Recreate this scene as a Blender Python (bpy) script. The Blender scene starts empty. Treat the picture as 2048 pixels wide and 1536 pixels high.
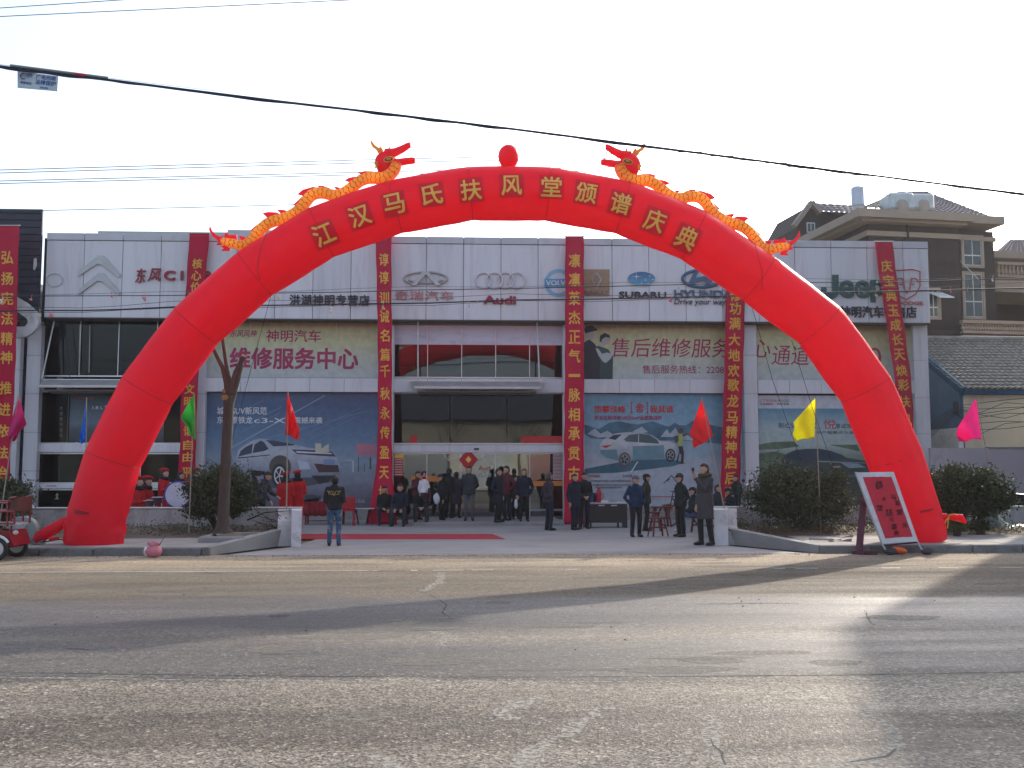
import bpy, bmesh, math, random
import numpy as np
from math import sin, cos, tan, pi, radians, sqrt, atan2
from mathutils import Vector, Matrix, noise

# ---------------------------------------------------------------- camera, sky, sun, exposure
sc = bpy.context.scene
COL = sc.collection
FPX = 2000.0
PSI, TH = radians(-2.5), radians(4.92)
CAM = Vector((0, 0, 1.6))
cd = bpy.data.cameras.new('camera'); cd.sensor_width = 36.0; cd.lens = 36.0 * FPX / 2048.0
cd.clip_start = 0.1; cd.clip_end = 3000
cam = bpy.data.objects.new('camera', cd); COL.objects.link(cam)
cam.location = CAM; cam.rotation_euler = (pi / 2 + TH, 0, PSI); sc.camera = cam

SUN = Vector((1.09, 1.5, 1.0)).normalized()          # towards the sun
EL = math.asin(SUN.z); AZ = atan2(SUN.x, SUN.y)
w = bpy.data.worlds.new('World'); sc.world = w; w.use_nodes = True
nt = w.node_tree; nt.nodes.clear()
sky = nt.nodes.new('ShaderNodeTexSky'); sky.sky_type = 'NISHITA'; sky.sun_disc = False
sky.sun_elevation = EL; sky.sun_rotation = AZ; sky.air_density = 1.0; sky.dust_density = 4.0; sky.ozone_density = 1.0
bg = nt.nodes.new('ShaderNodeBackground'); bg.inputs[1].default_value = 0.15
hs = nt.nodes.new('ShaderNodeHueSaturation'); hs.inputs['Saturation'].default_value = 0.62; hs.inputs['Value'].default_value = 1.06
wo = nt.nodes.new('ShaderNodeOutputWorld')
cl = nt.nodes.new('ShaderNodeMix'); cl.data_type = 'RGBA'; cl.blend_type = 'MULTIPLY'; cl.inputs[0].default_value = 1; cl.inputs[7].default_value = (.93, 1.0, 1.10, 1)
nt.links.new(sky.outputs[0], hs.inputs['Color']); nt.links.new(hs.outputs[0], cl.inputs[6]); nt.links.new(cl.outputs[2], bg.inputs[0]); nt.links.new(bg.outputs[0], wo.inputs[0])
sl = bpy.data.lights.new('sun', 'SUN'); sl.energy = 2.7; sl.angle = radians(0.8); sl.color = (1.0, 0.90, 0.76)
so = bpy.data.objects.new('sun', sl); COL.objects.link(so)
so.rotation_euler = SUN.to_track_quat('Z', 'Y').to_euler(); so.location = (30, 40, 40)
vs = sc.view_settings; vs.view_transform = 'Standard'; vs.look = 'None'; vs.gamma = 1; vs.use_curve_mapping = False
vs.exposure = 1.0
sc.cycles.use_denoising = True
sc.cycles.max_bounces = 8; sc.cycles.transparent_max_bounces = 12; sc.cycles.sample_clamp_indirect = 6.0
random.seed(7); rnd = random.random
def ru(a, b): return a + (b - a) * rnd()

# ---------------------------------------------------------------- pixel of the 2048x1536 photo -> point at a real depth
_f = Vector((-sin(PSI) * cos(TH), cos(PSI) * cos(TH), sin(TH)))
_r = Vector((cos(PSI), sin(PSI), 0)); _u = _r.cross(_f)
def ray(px, py): return _f + _r * ((px - 1024) / FPX) + _u * ((768 - py) / FPX)
def P(px, py, Y):
    d = ray(px, py); return CAM + d * (Y / d.y)
def G(px, py, z=0.0):
    d = ray(px, py); return CAM + d * ((z - CAM.z) / d.z)

# ---------------------------------------------------------------- objects
def tag(o, label=None, cat=None, group=None, kind=None):
    if label: o['label'] = label
    if cat: o['category'] = cat
    if group: o['group'] = group
    if kind: o['kind'] = kind
    return o
def thing(name, label, cat, loc=(0, 0, 0), rz=0.0, group=None):
    o = bpy.data.objects.new(name, None); COL.objects.link(o); o.location = loc; o.rotation_euler = (0, 0, rz)
    o.empty_display_size = 0.2
    return tag(o, label, cat, group)
def link(name, me, parent=None, world=False):
    o = bpy.data.objects.new(name, me); COL.objects.link(o)
    if parent is not None:
        o.parent = parent
        if world:
            off = Vector((0, 0, 0)); p = parent
            while p is not None: off += Vector(p.location); p = p.parent
            me.transform(Matrix.Translation(-off))
    return o
def copy_tree(o, parent=None):
    c = o.copy(); COL.objects.link(c); c.parent = parent
    for ch in list(o.children): copy_tree(ch, c)
    return c

class MB:
    def __init__(s): s.v = []; s.f = []; s.m = []; s.mi = 0; s.mats = []
    def use(s, m):
        if m not in s.mats: s.mats.append(m)
        s.mi = s.mats.index(m); return s
    def add(s, vs, fs):
        n = len(s.v); s.v.extend([tuple(v) for v in vs]); s.f.extend([tuple(i + n for i in f) for f in fs]); s.m.extend([s.mi] * len(fs)); return s
    def box(s, x0, x1, y0, y1, z0, z1):
        return s.add([(x0, y0, z0), (x1, y0, z0), (x1, y1, z0), (x0, y1, z0), (x0, y0, z1), (x1, y0, z1), (x1, y1, z1), (x0, y1, z1)],
                     [(0, 3, 2, 1), (4, 5, 6, 7), (0, 1, 5, 4), (1, 2, 6, 5), (2, 3, 7, 6), (3, 0, 4, 7)])
    def bbox(s, x0, x1, y0, y1, z0, z1, b=0.01):
        # box with a small chamfer on the vertical and horizontal front edges
        bm = bmesh.new(); bmesh.ops.create_cube(bm, size=1)
        for v in bm.verts: v.co = Vector(((x0 + x1) / 2 + v.co.x * (x1 - x0), (y0 + y1) / 2 + v.co.y * (y1 - y0), (z0 + z1) / 2 + v.co.z * (z1 - z0)))
        bmesh.ops.bevel(bm, geom=list(bm.edges), offset=b, segments=1, affect='EDGES')
        return s.bm(bm)
    def bm(s, bm):
        bm.verts.index_update(); s.add([v.co for v in bm.verts], [[v.index for v in f.verts] for f in bm.faces]); bm.free(); return s
    def beam(s, a, b, w, h, up=(0, 0, 1)):
        a, b = Vector(a), Vector(b); d = (b - a).normalized(); x = d.cross(Vector(up))
        if x.length < 1e-4: x = d.cross(Vector((0, 1, 0)))
        x.normalize(); y = x.cross(d).normalized(); x *= w / 2; y *= h / 2
        return s.add([a - x - y, a + x - y, a + x + y, a - x + y, b - x - y, b + x - y, b + x + y, b - x + y],
                     [(0, 1, 2, 3), (4, 7, 6, 5), (0, 4, 5, 1), (1, 5, 6, 2), (2, 6, 7, 3), (3, 7, 4, 0)])
    def tube(s, pts, r, n=8, cap=True, sx=1.0, up=None, ys=1.0):
        pts = [Vector(p) for p in pts]; k = len(pts)
        rs = list(r) if hasattr(r, '__len__') else [r] * k
        vs = []; x = None
        for i, p in enumerate(pts):
            d = (pts[min(i + 1, k - 1)] - pts[max(i - 1, 0)]).normalized()
            if x is None:
                x = Vector(up) if up else (Vector((0, 0, 1)) if abs(d.z) < .9 else Vector((1, 0, 0)))
            x = (x - d * x.dot(d)); x = x.normalized() if x.length > 1e-6 else d.orthogonal().normalized()
            y = d.cross(x)
            for j in range(n):
                a = 2 * pi * j / n; vs.append(p + x * (cos(a) * rs[i] * sx) + y * (sin(a) * rs[i] * ys))
        fs = [(i * n + j, i * n + (j + 1) % n, (i + 1) * n + (j + 1) % n, (i + 1) * n + j) for i in range(k - 1) for j in range(n)]
        if cap: fs += [tuple(range(n))[::-1], tuple((k - 1) * n + j for j in range(n))]
        return s.add(vs, fs)
    def loft(s, rings, n=16):
        # rings: (centre, xvec, yvec)
        vs = []
        for c, xv, yv in rings:
            c, xv, yv = Vector(c), Vector(xv), Vector(yv)
            for j in range(n): a = 2 * pi * j / n; vs.append(c + xv * cos(a) + yv * sin(a))
        k = len(rings)
        fs = [(i * n + j, i * n + (j + 1) % n, (i + 1) * n + (j + 1) % n, (i + 1) * n + j) for i in range(k - 1) for j in range(n)]
        fs += [tuple(range(n))[::-1], tuple((k - 1) * n + j for j in range(n))]
        return s.add(vs, fs)
    def ell(s, c, rx, ry, rz, n=14, m=9, rot=None):
        vs = []; c = Vector(c)
        for i in range(1, m):
            t = pi * i / m
            for j in range(n):
                a = 2 * pi * j / n; v = Vector((rx * sin(t) * cos(a), ry * sin(t) * sin(a), rz * cos(t)))
                vs.append(c + (rot @ v if rot else v))
        top, bot = len(vs), len(vs) + 1
        vs += [c + (rot @ Vector((0, 0, rz)) if rot else Vector((0, 0, rz))), c + (rot @ Vector((0, 0, -rz)) if rot else Vector((0, 0, -rz)))]
        fs = [(i * n + j, (i + 1) * n + j, (i + 1) * n + (j + 1) % n, i * n + (j + 1) % n) for i in range(m - 2) for j in range(n)]
        fs += [(top, j, (j + 1) % n) for j in range(n)] + [(bot, (m - 2) * n + (j + 1) % n, (m - 2) * n + j) for j in range(n)]
        return s.add(vs, fs)
    def lathe(s, prof, c=(0, 0, 0), n=20, axis='Z'):
        vs = []; c = Vector(c)
        for r, h in prof:
            for j in range(n):
                a = 2 * pi * j / n
                v = (r * cos(a), r * sin(a), h) if axis == 'Z' else ((r * cos(a), h, r * sin(a)) if axis == 'Y' else (h, r * cos(a), r * sin(a)))
                vs.append(c + Vector(v))
        k = len(prof)
        fs = [(i * n + j, i * n + (j + 1) % n, (i + 1) * n + (j + 1) % n, (i + 1) * n + j) for i in range(k - 1) for j in range(n)]
        fs += [tuple(range(n))[::-1], tuple((k - 1) * n + j for j in range(n))]
        return s.add(vs, fs)
    def prism(s, pts, d):
        # pts: planar loop of 3D points, d: extrusion vector
        pts = [Vector(p) for p in pts]; d = Vector(d); n = len(pts)
        return s.add(pts + [p + d for p in pts], [tuple(range(n)), tuple(range(2 * n - 1, n - 1, -1))] + [(i, i + n, (i + 1) % n + n, (i + 1) % n) for i in range(n)])
    def flat(s, pts): return s.add(pts, [tuple(range(len(pts)))])
    def mesh(s, name, mats=None):
        me = bpy.data.meshes.new(name); me.from_pydata(s.v, [], s.f)
        for m in (s.mats or (mats if isinstance(mats, (list, tuple)) else [mats])):
            if m: me.materials.append(m)
        if s.mats: me.polygons.foreach_set('material_index', s.m)
        return me
    def build(s, name, mat=None, parent=None, smooth=False, world=True):
        me = s.mesh(name, mat)
        bm = bmesh.new(); bm.from_mesh(me); bmesh.ops.recalc_face_normals(bm, faces=bm.faces); bm.to_mesh(me); bm.free()
        if smooth:
            me.polygons.foreach_set('use_smooth', [True] * len(me.polygons))
            try: me.set_sharp_from_angle(angle=radians(42))
            except Exception: pass
        me.update()
        return link(name, me, parent, world)

# ---------------------------------------------------------------- materials
_mc = {}
def mat(name, col, rough=.7, var=.12, scale=2.5, bump=.0, bscale=60, metal=0.0, trans=0.0, spec=.4, rnd_tint=.0, dirt=None, dirt_scale=1.2, dirt_amt=.5, coord='Object', stretch=(1, 1, 1), sheen=0.0, coat=0.0):
    if name in _mc: return _mc[name]
    m = bpy.data.materials.new(name); m.use_nodes = True; n = m.node_tree.nodes; L = m.node_tree.links
    b = n['Principled BSDF']; out = n['Material Output']
    b.inputs['Roughness'].default_value = rough; b.inputs['Metallic'].default_value = metal
    b.inputs['Specular IOR Level'].default_value = spec
    if coat: b.inputs['Coat Weight'].default_value = coat
    if sheen: b.inputs['Sheen Weight'].default_value = sheen
    tc = n.new('ShaderNodeTexCoord'); mp = n.new('ShaderNodeMapping'); mp.inputs['Scale'].default_value = stretch
    if coord == 'World':
        g = n.new('ShaderNodeNewGeometry'); L.new(g.outputs['Position'], mp.inputs[0])
    else: L.new(tc.outputs[coord], mp.inputs[0])
    nz = n.new('ShaderNodeTexNoise'); nz.inputs['Scale'].default_value = scale; nz.inputs['Detail'].default_value = 7; nz.inputs['Roughness'].default_value = .62
    L.new(mp.outputs[0], nz.inputs['Vector'])
    mr = n.new('ShaderNodeMapRange'); mr.inputs[1].default_value = .25; mr.inputs[2].default_value = .75
    mr.inputs[3].default_value = 1 - var; mr.inputs[4].default_value = 1 + var
    L.new(nz.outputs[0], mr.inputs[0])
    mul = n.new('ShaderNodeVectorMath'); mul.operation = 'SCALE'; mul.inputs[0].default_value = col[:3]
    L.new(mr.outputs[0], mul.inputs['Scale'])
    cur = mul.outputs[0]
    if rnd_tint:
        oi = n.new('ShaderNodeObjectInfo'); m2 = n.new('ShaderNodeMapRange'); m2.inputs[3].default_value = 1 - rnd_tint; m2.inputs[4].default_value = 1 + rnd_tint
        L.new(oi.outputs['Random'], m2.inputs[0]); s2 = n.new('ShaderNodeVectorMath'); s2.operation = 'SCALE'; L.new(cur, s2.inputs[0]); L.new(m2.outputs[0], s2.inputs['Scale']); cur = s2.outputs[0]
    if dirt:
        n2 = n.new('ShaderNodeTexNoise'); n2.inputs['Scale'].default_value = dirt_scale; n2.inputs['Detail'].default_value = 9; n2.inputs['Roughness'].default_value = .7; n2.inputs['Distortion'].default_value = .4
        L.new(mp.outputs[0], n2.inputs['Vector'])
        cr = n.new('ShaderNodeMapRange'); cr.inputs[1].default_value = .5; cr.inputs[2].default_value = .68; cr.inputs[4].default_value = dirt_amt
        L.new(n2.outputs[0], cr.inputs[0])
        mx = n.new('ShaderNodeMix'); mx.data_type = 'RGBA'; L.new(cr.outputs[0], mx.inputs[0]); L.new(cur, mx.inputs[6]); mx.inputs[7].default_value = (*dirt, 1); cur = mx.outputs[2]
    L.new(cur, b.inputs['Base Color'])
    if bump:
        nb = n.new('ShaderNodeTexNoise'); nb.inputs['Scale'].default_value = bscale; nb.inputs['Detail'].default_value = 4
        L.new(mp.outputs[0], nb.inputs['Vector'])
        bp = n.new('ShaderNodeBump'); bp.inputs['Strength'].default_value = bump; bp.inputs['Distance'].default_value = .02
        L.new(nb.outputs[0], bp.inputs['Height']); L.new(bp.outputs[0], b.inputs['Normal'])
    if trans:
        t = n.new('ShaderNodeBsdfTranslucent'); L.new(cur, t.inputs[0]); ms = n.new('ShaderNodeMixShader'); ms.inputs[0].default_value = trans
        L.new(b.outputs[0], ms.inputs[1]); L.new(t.outputs[0], ms.inputs[2]); L.new(ms.outputs[0], out.inputs[0])
    _mc[name] = m; return m
def grad_mat(name, zs, cols, rough=.25, nscale=1.5, namt=.06, stripe=0, spec=.4):
    """printed sheet: colour by height (world z)"""
    m = bpy.data.materials.new(name); m.use_nodes = True; n = m.node_tree.nodes; L = m.node_tree.links; b = n['Principled BSDF']
    b.inputs['Roughness'].default_value = rough; b.inputs['Specular IOR Level'].default_value = spec
    g = n.new('ShaderNodeNewGeometry'); sp = n.new('ShaderNodeSeparateXYZ'); L.new(g.outputs['Position'], sp.inputs[0])
    nz = n.new('ShaderNodeTexNoise'); nz.inputs['Scale'].default_value = nscale; nz.inputs['Detail'].default_value = 6
    mp = n.new('ShaderNodeMapping'); mp.inputs['Scale'].default_value = (1, 1, 1); L.new(g.outputs['Position'], mp.inputs[0]); L.new(mp.outputs[0], nz.inputs['Vector'])
    a = n.new('ShaderNodeMath'); a.operation = 'MULTIPLY_ADD'; L.new(nz.outputs[0], a.inputs[0]); a.inputs[1].default_value = (zs[1] - zs[0]) * namt * 4; a.inputs[2].default_value = -(zs[1] - zs[0]) * namt * 2
    ad = n.new('ShaderNodeMath'); L.new(a.outputs[0], ad.inputs[0]); L.new(sp.outputs[2], ad.inputs[1])
    mr = n.new('ShaderNodeMapRange'); mr.inputs[1].default_value = zs[0]; mr.inputs[2].default_value = zs[1]; L.new(ad.outputs[0], mr.inputs[0])
    cr = n.new('ShaderNodeValToRGB'); L.new(mr.outputs[0], cr.inputs[0])
    els = cr.color_ramp.elements
    for i, (p, c) in enumerate(cols):
        e = els[i] if i < 2 else els.new(p)
        e.position = p; e.color = (*c, 1)
    n2 = n.new('ShaderNodeTexNoise'); n2.inputs['Scale'].default_value = 5; n2.inputs['Detail'].default_value = 8; L.new(mp.outputs[0], n2.inputs['Vector'])
    m2 = n.new('ShaderNodeMapRange'); m2.inputs[1].default_value = .3; m2.inputs[2].default_value = .7; m2.inputs[3].default_value = .86; m2.inputs[4].default_value = 1.12; L.new(n2.outputs[0], m2.inputs[0])
    s = n.new('ShaderNodeVectorMath'); s.operation = 'SCALE'; L.new(cr.outputs[0], s.inputs[0]); L.new(m2.outputs[0], s.inputs['Scale']); L.new(s.outputs[0], b.inputs['Base Color'])
    return m
def glass_mat(name, tint=(.55, .6, .6), refl=.16, gcol=.9):
    m = bpy.data.materials.new(name); m.use_nodes = True; n = m.node_tree.nodes; L = m.node_tree.links; n.remove(n['Principled BSDF']); out = n['Material Output']
    t = n.new('ShaderNodeBsdfTransparent'); t.inputs[0].default_value = (*tint, 1)
    g = n.new('ShaderNodeBsdfGlossy'); g.inputs['Roughness'].default_value = .015; g.inputs[0].default_value = (gcol, gcol, gcol, 1)
    nz = n.new('ShaderNodeTexNoise'); nz.inputs['Scale'].default_value = .9; nz.inputs['Detail'].default_value = 1
    gg = n.new('ShaderNodeNewGeometry'); L.new(gg.outputs['Position'], nz.inputs['Vector'])
    bp = n.new('ShaderNodeBump'); bp.inputs['Strength'].default_value = .12; bp.inputs['Distance'].default_value = .02; L.new(nz.outputs[0], bp.inputs['Height']); L.new(bp.outputs[0], g.inputs['Normal'])
    lw = n.new('ShaderNodeFresnel'); lw.inputs[0].default_value = 1.5
    a = n.new('ShaderNodeMath'); a.inputs[1].default_value = refl; L.new(lw.outputs[0], a.inputs[0]); a.use_clamp = True
    ms = n.new('ShaderNodeMixShader'); L.new(a.outputs[0], ms.inputs[0]); L.new(t.outputs[0], ms.inputs[1]); L.new(g.outputs[0], ms.inputs[2]); L.new(ms.outputs[0], out.inputs[0])
    return m

PANEL = mat('white_panel', (.62, .625, .65), .35, .06, .6, dirt=(.36, .35, .34), dirt_scale=1.6, dirt_amt=.40, rnd_tint=.05, coord='World', stretch=(2.2, 1, .22), spec=.35)
PANELD = mat('capping_panel', (.50, .51, .54), .4, .10, .8, dirt=(.30, .28, .26), dirt_scale=1.5, dirt_amt=.5, rnd_tint=.05, coord='World', stretch=(1, 1, .4))
DARK = mat('dark_backing', (.03, .032, .035), .8)
STEEL = mat('painted_steel', (.42, .42, .40), .45, .1)
ALU = mat('aluminium', (.55, .56, .57), .35, .08, metal=.6)
CONC = mat('concrete', (.27, .265, .255), .9, .16, 1.3, .5, 30, dirt=(.22, .2, .18), dirt_scale=.9, coord='World')
WALLC = mat('low_wall_render', (.46, .45, .44), .9, .14, 1.0, .4, 25, dirt=(.17, .15, .13), dirt_scale=1.7, dirt_amt=.85, coord='World', stretch=(1, 1, .5))
WHITEW = mat('whitewash', (.60, .60, .60), .9, .12, 3, .3, 30, dirt=(.30, .27, .24), dirt_scale=2.5, dirt_amt=.8)
BLACK = mat('black_paint', (.012, .012, .014), .5)
RUB = mat('rubber', (.018, .018, .02), .75)
REDF = mat('arch_fabric', (.86, .013, .044), .46, .07, 1.2, .16, 4, trans=.48, spec=.32)
REDD = mat('arch_patch', (.70, .010, .036), .5, .08, 3, trans=.4)
GOLD = mat('gold_lettering', (.90, .52, .09), .5, .08, 4)
BANR = mat('banner_cloth', (.50, .012, .05), .75, .10, 1.2, .25, 6, trans=.12, coord='World', spec=.2)
BANG = mat('banner_lettering', (.74, .37, .05), .6, .1, 3)
SEAM = mat('seam_thread', (.30, .008, .02), .7)
GLASS = glass_mat('window_glass', (.62, .66, .64), .16, .8)
GLASSD = glass_mat('tinted_glass', (.20, .23, .24), .06, .6)
GLASSK = glass_mat('dark_tinted_glass', (.30, .33, .34), .0, .45)
FROST = mat('frosted_film', (.58, .57, .66), .4, .05, 2)
ROPE = mat('cable', (.02, .02, .03), .6)
WIRE = mat('thin_wire', (.04, .045, .06), .6)

# ---------------------------------------------------------------- text
_tc = {}
def text_data(s, bold=0.0, shear=0.0, space=1.0):
    k = (s, bold, shear, space)
    if k in _tc: return _tc[k]
    c = bpy.data.curves.new('t', 'FONT'); c.body = s; c.size = 1; c.resolution_u = 3; c.extrude = .05; c.shear = shear; c.space_character = space
    o = bpy.data.objects.new('t', c); COL.objects.link(o)
    dg = bpy.context.evaluated_depsgraph_get(); me = bpy.data.meshes.new_from_object(o.evaluated_get(dg))
    bpy.data.objects.remove(o); bpy.data.curves.remove(c)
    v = np.array([x.co[:] for x in me.vertices]); f = [tuple(p.vertices) for p in me.polygons]; bpy.data.meshes.remove(me)
    mn, mx = v.min(0), v.max(0); v[:, 0] = (v[:, 0] - mn[0]) / max(mx[0] - mn[0], 1e-6); v[:, 1] = (v[:, 1] - mn[1]) / max(mx[1] - mn[1], 1e-6); v[:, 2] = (v[:, 2] > 0)
    if bold > .003:
        asp = (mx[0] - mn[0]) / max(mx[1] - mn[1], 1e-6); bz = bold * .9; bx = bz / max(asp, 1e-6); n0 = len(v); V = []; F = []
        for q, (dx, dz) in enumerate(((-1, -1), (1, 1), (-1, 1), (1, -1))):
            w_ = v.copy(); w_[:, 0] = bx + w_[:, 0] * (1 - 2 * bx) + dx * bx; w_[:, 1] = bz + w_[:, 1] * (1 - 2 * bz) + dz * bz; w_[:, 2] = w_[:, 2] * (1 - .06 * q)
            V.append(w_); F += [tuple(i + q * n0 for i in ff) for ff in f]
        v = np.concatenate(V); f = F
    _tc[k] = (v, f); return _tc[k]
def text_mb(s, x0, x1, z0, z1, Y, depth=.004, bold=.01, shear=0, mb=None, rot=0.0, space=1.0):
    v, f = text_data(s, bold, shear, space)
    mb = mb or MB(); out = []; cx, cz = (x0 + x1) / 2, (z0 + z1) / 2
    for a, b, c in v:
        dx = (a - .5) * (x1 - x0); dz = (b - .5) * (z1 - z0)
        out.append((cx + dx * cos(rot) - dz * sin(rot), Y - depth * c, cz + dx * sin(rot) + dz * cos(rot)))
    mb.add(out, f); return mb
def text_px(name, s, px0, py0, px1, py1, Y, m, parent, depth=.004, bold=.01, shear=0, rot=0.0, space=1.0):
    a, b = P(px0, py1, Y), P(px1, py0, Y)
    return text_mb(s, a.x, b.x, a.z, b.z, Y, depth, bold, shear, rot=rot, space=space).build(name, m, parent)
def polyp(mb, pts, Y, m=None):
    if m: mb.use(m)
    mb.flat([P(x, y, Y) for x, y in pts]); return mb
def ringp(mb, cx, cy, rx, ry, Y, m, n=24, inner=0.0, a0=0, a1=2 * pi):
    mb.use(m)
    if inner <= 0: mb.flat([P(cx + rx * cos(t), cy + ry * sin(t), Y) for t in [2 * pi * i / n for i in range(n)]]); return mb
    vs = []
    for i in range(n + 1):
        t = a0 + (a1 - a0) * i / n; vs += [P(cx + rx * cos(t), cy + ry * sin(t), Y), P(cx + rx * inner * cos(t), cy + ry * inner * sin(t), Y)]
    mb.add(vs, [(2 * i, 2 * i + 2, 2 * i + 3, 2 * i + 1) for i in range(n)]); return mb
def zoomed(ox, oy, k): return lambda pts: [(ox + x / k, oy + y / k) for x, y in pts]
# ================================================================ GROUND
def asphalt():
    m = bpy.data.materials.new('asphalt'); m.use_nodes = True; n = m.node_tree.nodes; L = m.node_tree.links; b = n['Principled BSDF']
    g = n.new('ShaderNodeNewGeometry'); sp = n.new('ShaderNodeSeparateXYZ'); L.new(g.outputs['Position'], sp.inputs[0])
    def noise_(scale, detail=5, rough=.6, st=(1, 1, 1), dist=0):
        mp = n.new('ShaderNodeMapping'); mp.inputs['Scale'].default_value = st; L.new(g.outputs['Position'], mp.inputs[0])
        z = n.new('ShaderNodeTexNoise'); z.inputs['Scale'].default_value = scale; z.inputs['Detail'].default_value = detail; z.inputs['Roughness'].default_value = rough; z.inputs['Distortion'].default_value = dist
        L.new(mp.outputs[0], z.inputs[0]); return z.outputs[0]
    def mrange(src, a, c, lo=0.0, hi=1.0):
        r = n.new('ShaderNodeMapRange'); r.inputs[1].default_value = a; r.inputs[2].default_value = c; r.inputs[3].default_value = lo; r.inputs[4].default_value = hi; L.new(src, r.inputs[0]); return r.outputs[0]
    def mixc(f, a, c2):
        x = n.new('ShaderNodeMix'); x.data_type = 'RGBA'
        if isinstance(f, float): x.inputs[0].default_value = f
        else: L.new(f, x.inputs[0])
        for i, q in ((6, a), (7, c2)):
            if isinstance(q, tuple): x.inputs[i].default_value = (*q, 1)
            else: L.new(q, x.inputs[i])
        return x.outputs[2]
    def math_(op, a, c2):
        x = n.new('ShaderNodeMath'); x.operation = op
        for i, q in ((0, a), (1, c2)):
            if isinstance(q, (int, float)): x.inputs[i].default_value = q
            else: L.new(q, x.inputs[i])
        return x.outputs[0]
    # wavy y so that lane wear bands are not ruler straight
    wob = mrange(noise_(.18, 3), .3, .7, -.35, .35)
    wob2 = mrange(noise_(1.6, 4), .3, .7, -.10, .10)
    y = math_('ADD', math_('ADD', sp.outputs[1], wob), wob2)
    ramp = n.new('ShaderNodeValToRGB'); L.new(mrange(y, 4.0, 20.0), ramp.inputs[0])
    stops = [(4.0, (.100, .093, .085)), (5.7, (.100, .093, .084)), (6.0, (.058, .051, .044)), (6.75, (.062, .055, .048)), (7.0, (.108, .10, .088)), (7.75, (.112, .104, .091)),
             (7.95, (.046, .045, .045)), (9.2, (.062, .061, .062)), (9.9, (.108, .101, .091)), (10.7, (.060, .060, .063)), (12.6, (.060, .060, .063)), (12.9, (.074, .064, .051)),
             (15.4, (.092, .079, .062)), (16.8, (.15, .130, .103)), (18.3, (.25, .218, .17)), (20.0, (.25, .22, .175))]
    e = ramp.color_ramp.elements
    for i, (yy, c) in enumerate(stops):
        q = e[i] if i < 2 else e.new((yy - 4) / 16)
        q.position = (yy - 4) / 16; q.color = (*c, 1)
    base = ramp.outputs[0]
    # coarse stones in the near lane
    v = n.new('ShaderNodeTexVoronoi'); v.inputs['Scale'].default_value = 58; L.new(g.outputs['Position'], v.inputs[0])
    vs_ = n.new('ShaderNodeSeparateColor'); L.new(v.outputs['Color'], vs_.inputs[0])
    near = mrange(y, 8.3, 7.7, .55, 1.0)
    st = mrange(vs_.outputs[0], 0, 1, .25, 1.9)
    stm = math_('ADD', math_('MULTIPLY', math_('SUBTRACT', st, 1.0), near), 1.0)
    sc2 = n.new('ShaderNodeVectorMath'); sc2.operation = 'SCALE'; L.new(base, sc2.inputs[0]); L.new(stm, sc2.inputs['Scale'])
    c = sc2.outputs[0]
    pale = mrange(vs_.outputs[1], .94, .97); c = mixc(math_('MULTIPLY', pale, math_('MULTIPLY', near, .55)), c, (.36, .34, .31))
    spk = mrange(noise_(13, 11, .86), .40, .60, .6, 1.55)
    s4 = n.new('ShaderNodeVectorMath'); s4.operation = 'SCALE'; L.new(c, s4.inputs[0]); L.new(spk, s4.inputs['Scale']); c = s4.outputs[0]
    big = mrange(noise_(.5, 8, .65, (.35, 1.6, 1)), .35, .68, .74, 1.32)
    s3 = n.new('ShaderNodeVectorMath'); s3.operation = 'SCALE'; L.new(c, s3.inputs[0]); L.new(big, s3.inputs['Scale']); c = s3.outputs[0]
    dust = mrange(noise_(.9, 9, .7, (.3, 1.2, 1), .6), .54, .75, 0, .5)
    c = mixc(dust, c, (.125, .112, .094))
    streak = mrange(noise_(2.2, 6, .7, (.07, 2.6, 1)), .55, .72, 0, .35)
    c = mixc(streak, c, (.105, .097, .084))
    wm = n.new('ShaderNodeVectorMath'); wm.operation = 'MULTIPLY'; wm.inputs[1].default_value = (1.12, 1.03, .91); L.new(c, wm.inputs[0]); L.new(wm.outputs[0], b.inputs['Base Color'])
    # polished wheel tracks shine more
    rr = n.new('ShaderNodeValToRGB'); L.new(mrange(y, 4.0, 20.0), rr.inputs[0]); e = rr.color_ramp.elements
    for i, (yy, q) in enumerate([(4, .72), (7.9, .70), (8.2, .62), (9.3, .60), (10, .70), (10.7, .56), (12.6, .54), (13, .80), (16, .9), (20, .95)]):
        k = e[i] if i < 2 else e.new((yy - 4) / 16)
        k.position = (yy - 4) / 16; k.color = (q, q, q, 1)
    L.new(math_('ADD', rr.outputs[0], mrange(noise_(1.2, 5, .6, (.2, 1.5, 1)), .3, .7, -.08, .10)), b.inputs['Roughness'])
    b.inputs['Specular IOR Level'].default_value = .30
    bp = n.new('ShaderNodeBump'); bp.inputs['Strength'].default_value = .7; bp.inputs['Distance'].default_value = .005
    hgt = math_('MULTIPLY', v.outputs['Distance'], math_('MULTIPLY', near, 1.0)); L.new(hgt, bp.inputs['Height'])
    b2 = n.new('ShaderNodeBump'); b2.inputs['Strength'].default_value = .35; b2.inputs['Distance'].default_value = .01; L.new(noise_(130, 3), b2.inputs['Height']); L.new(bp.outputs[0], b2.inputs['Normal'])
    L.new(b2.outputs[0], b.inputs['Normal'])
    return m
ASPH = asphalt()
EARTH = mat('earth', (.13, .105, .075), .95, .3, 2, .8, 14, dirt=(.06, .05, .04), coord='World')
APR = mat('apron_concrete', (.30, .285, .27), .85, .1, .7, .25, 50, dirt=(.20, .18, .165), dirt_scale=.5, dirt_amt=.6, coord='World', stretch=(.6, 1.2, 1))
KERB = mat('kerb_concrete', (.17, .162, .155), .9, .2, 3, .6, 30, dirt=(.08, .072, .065), dirt_scale=2.2, dirt_amt=.8, coord='World', rnd_tint=.15)
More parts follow.
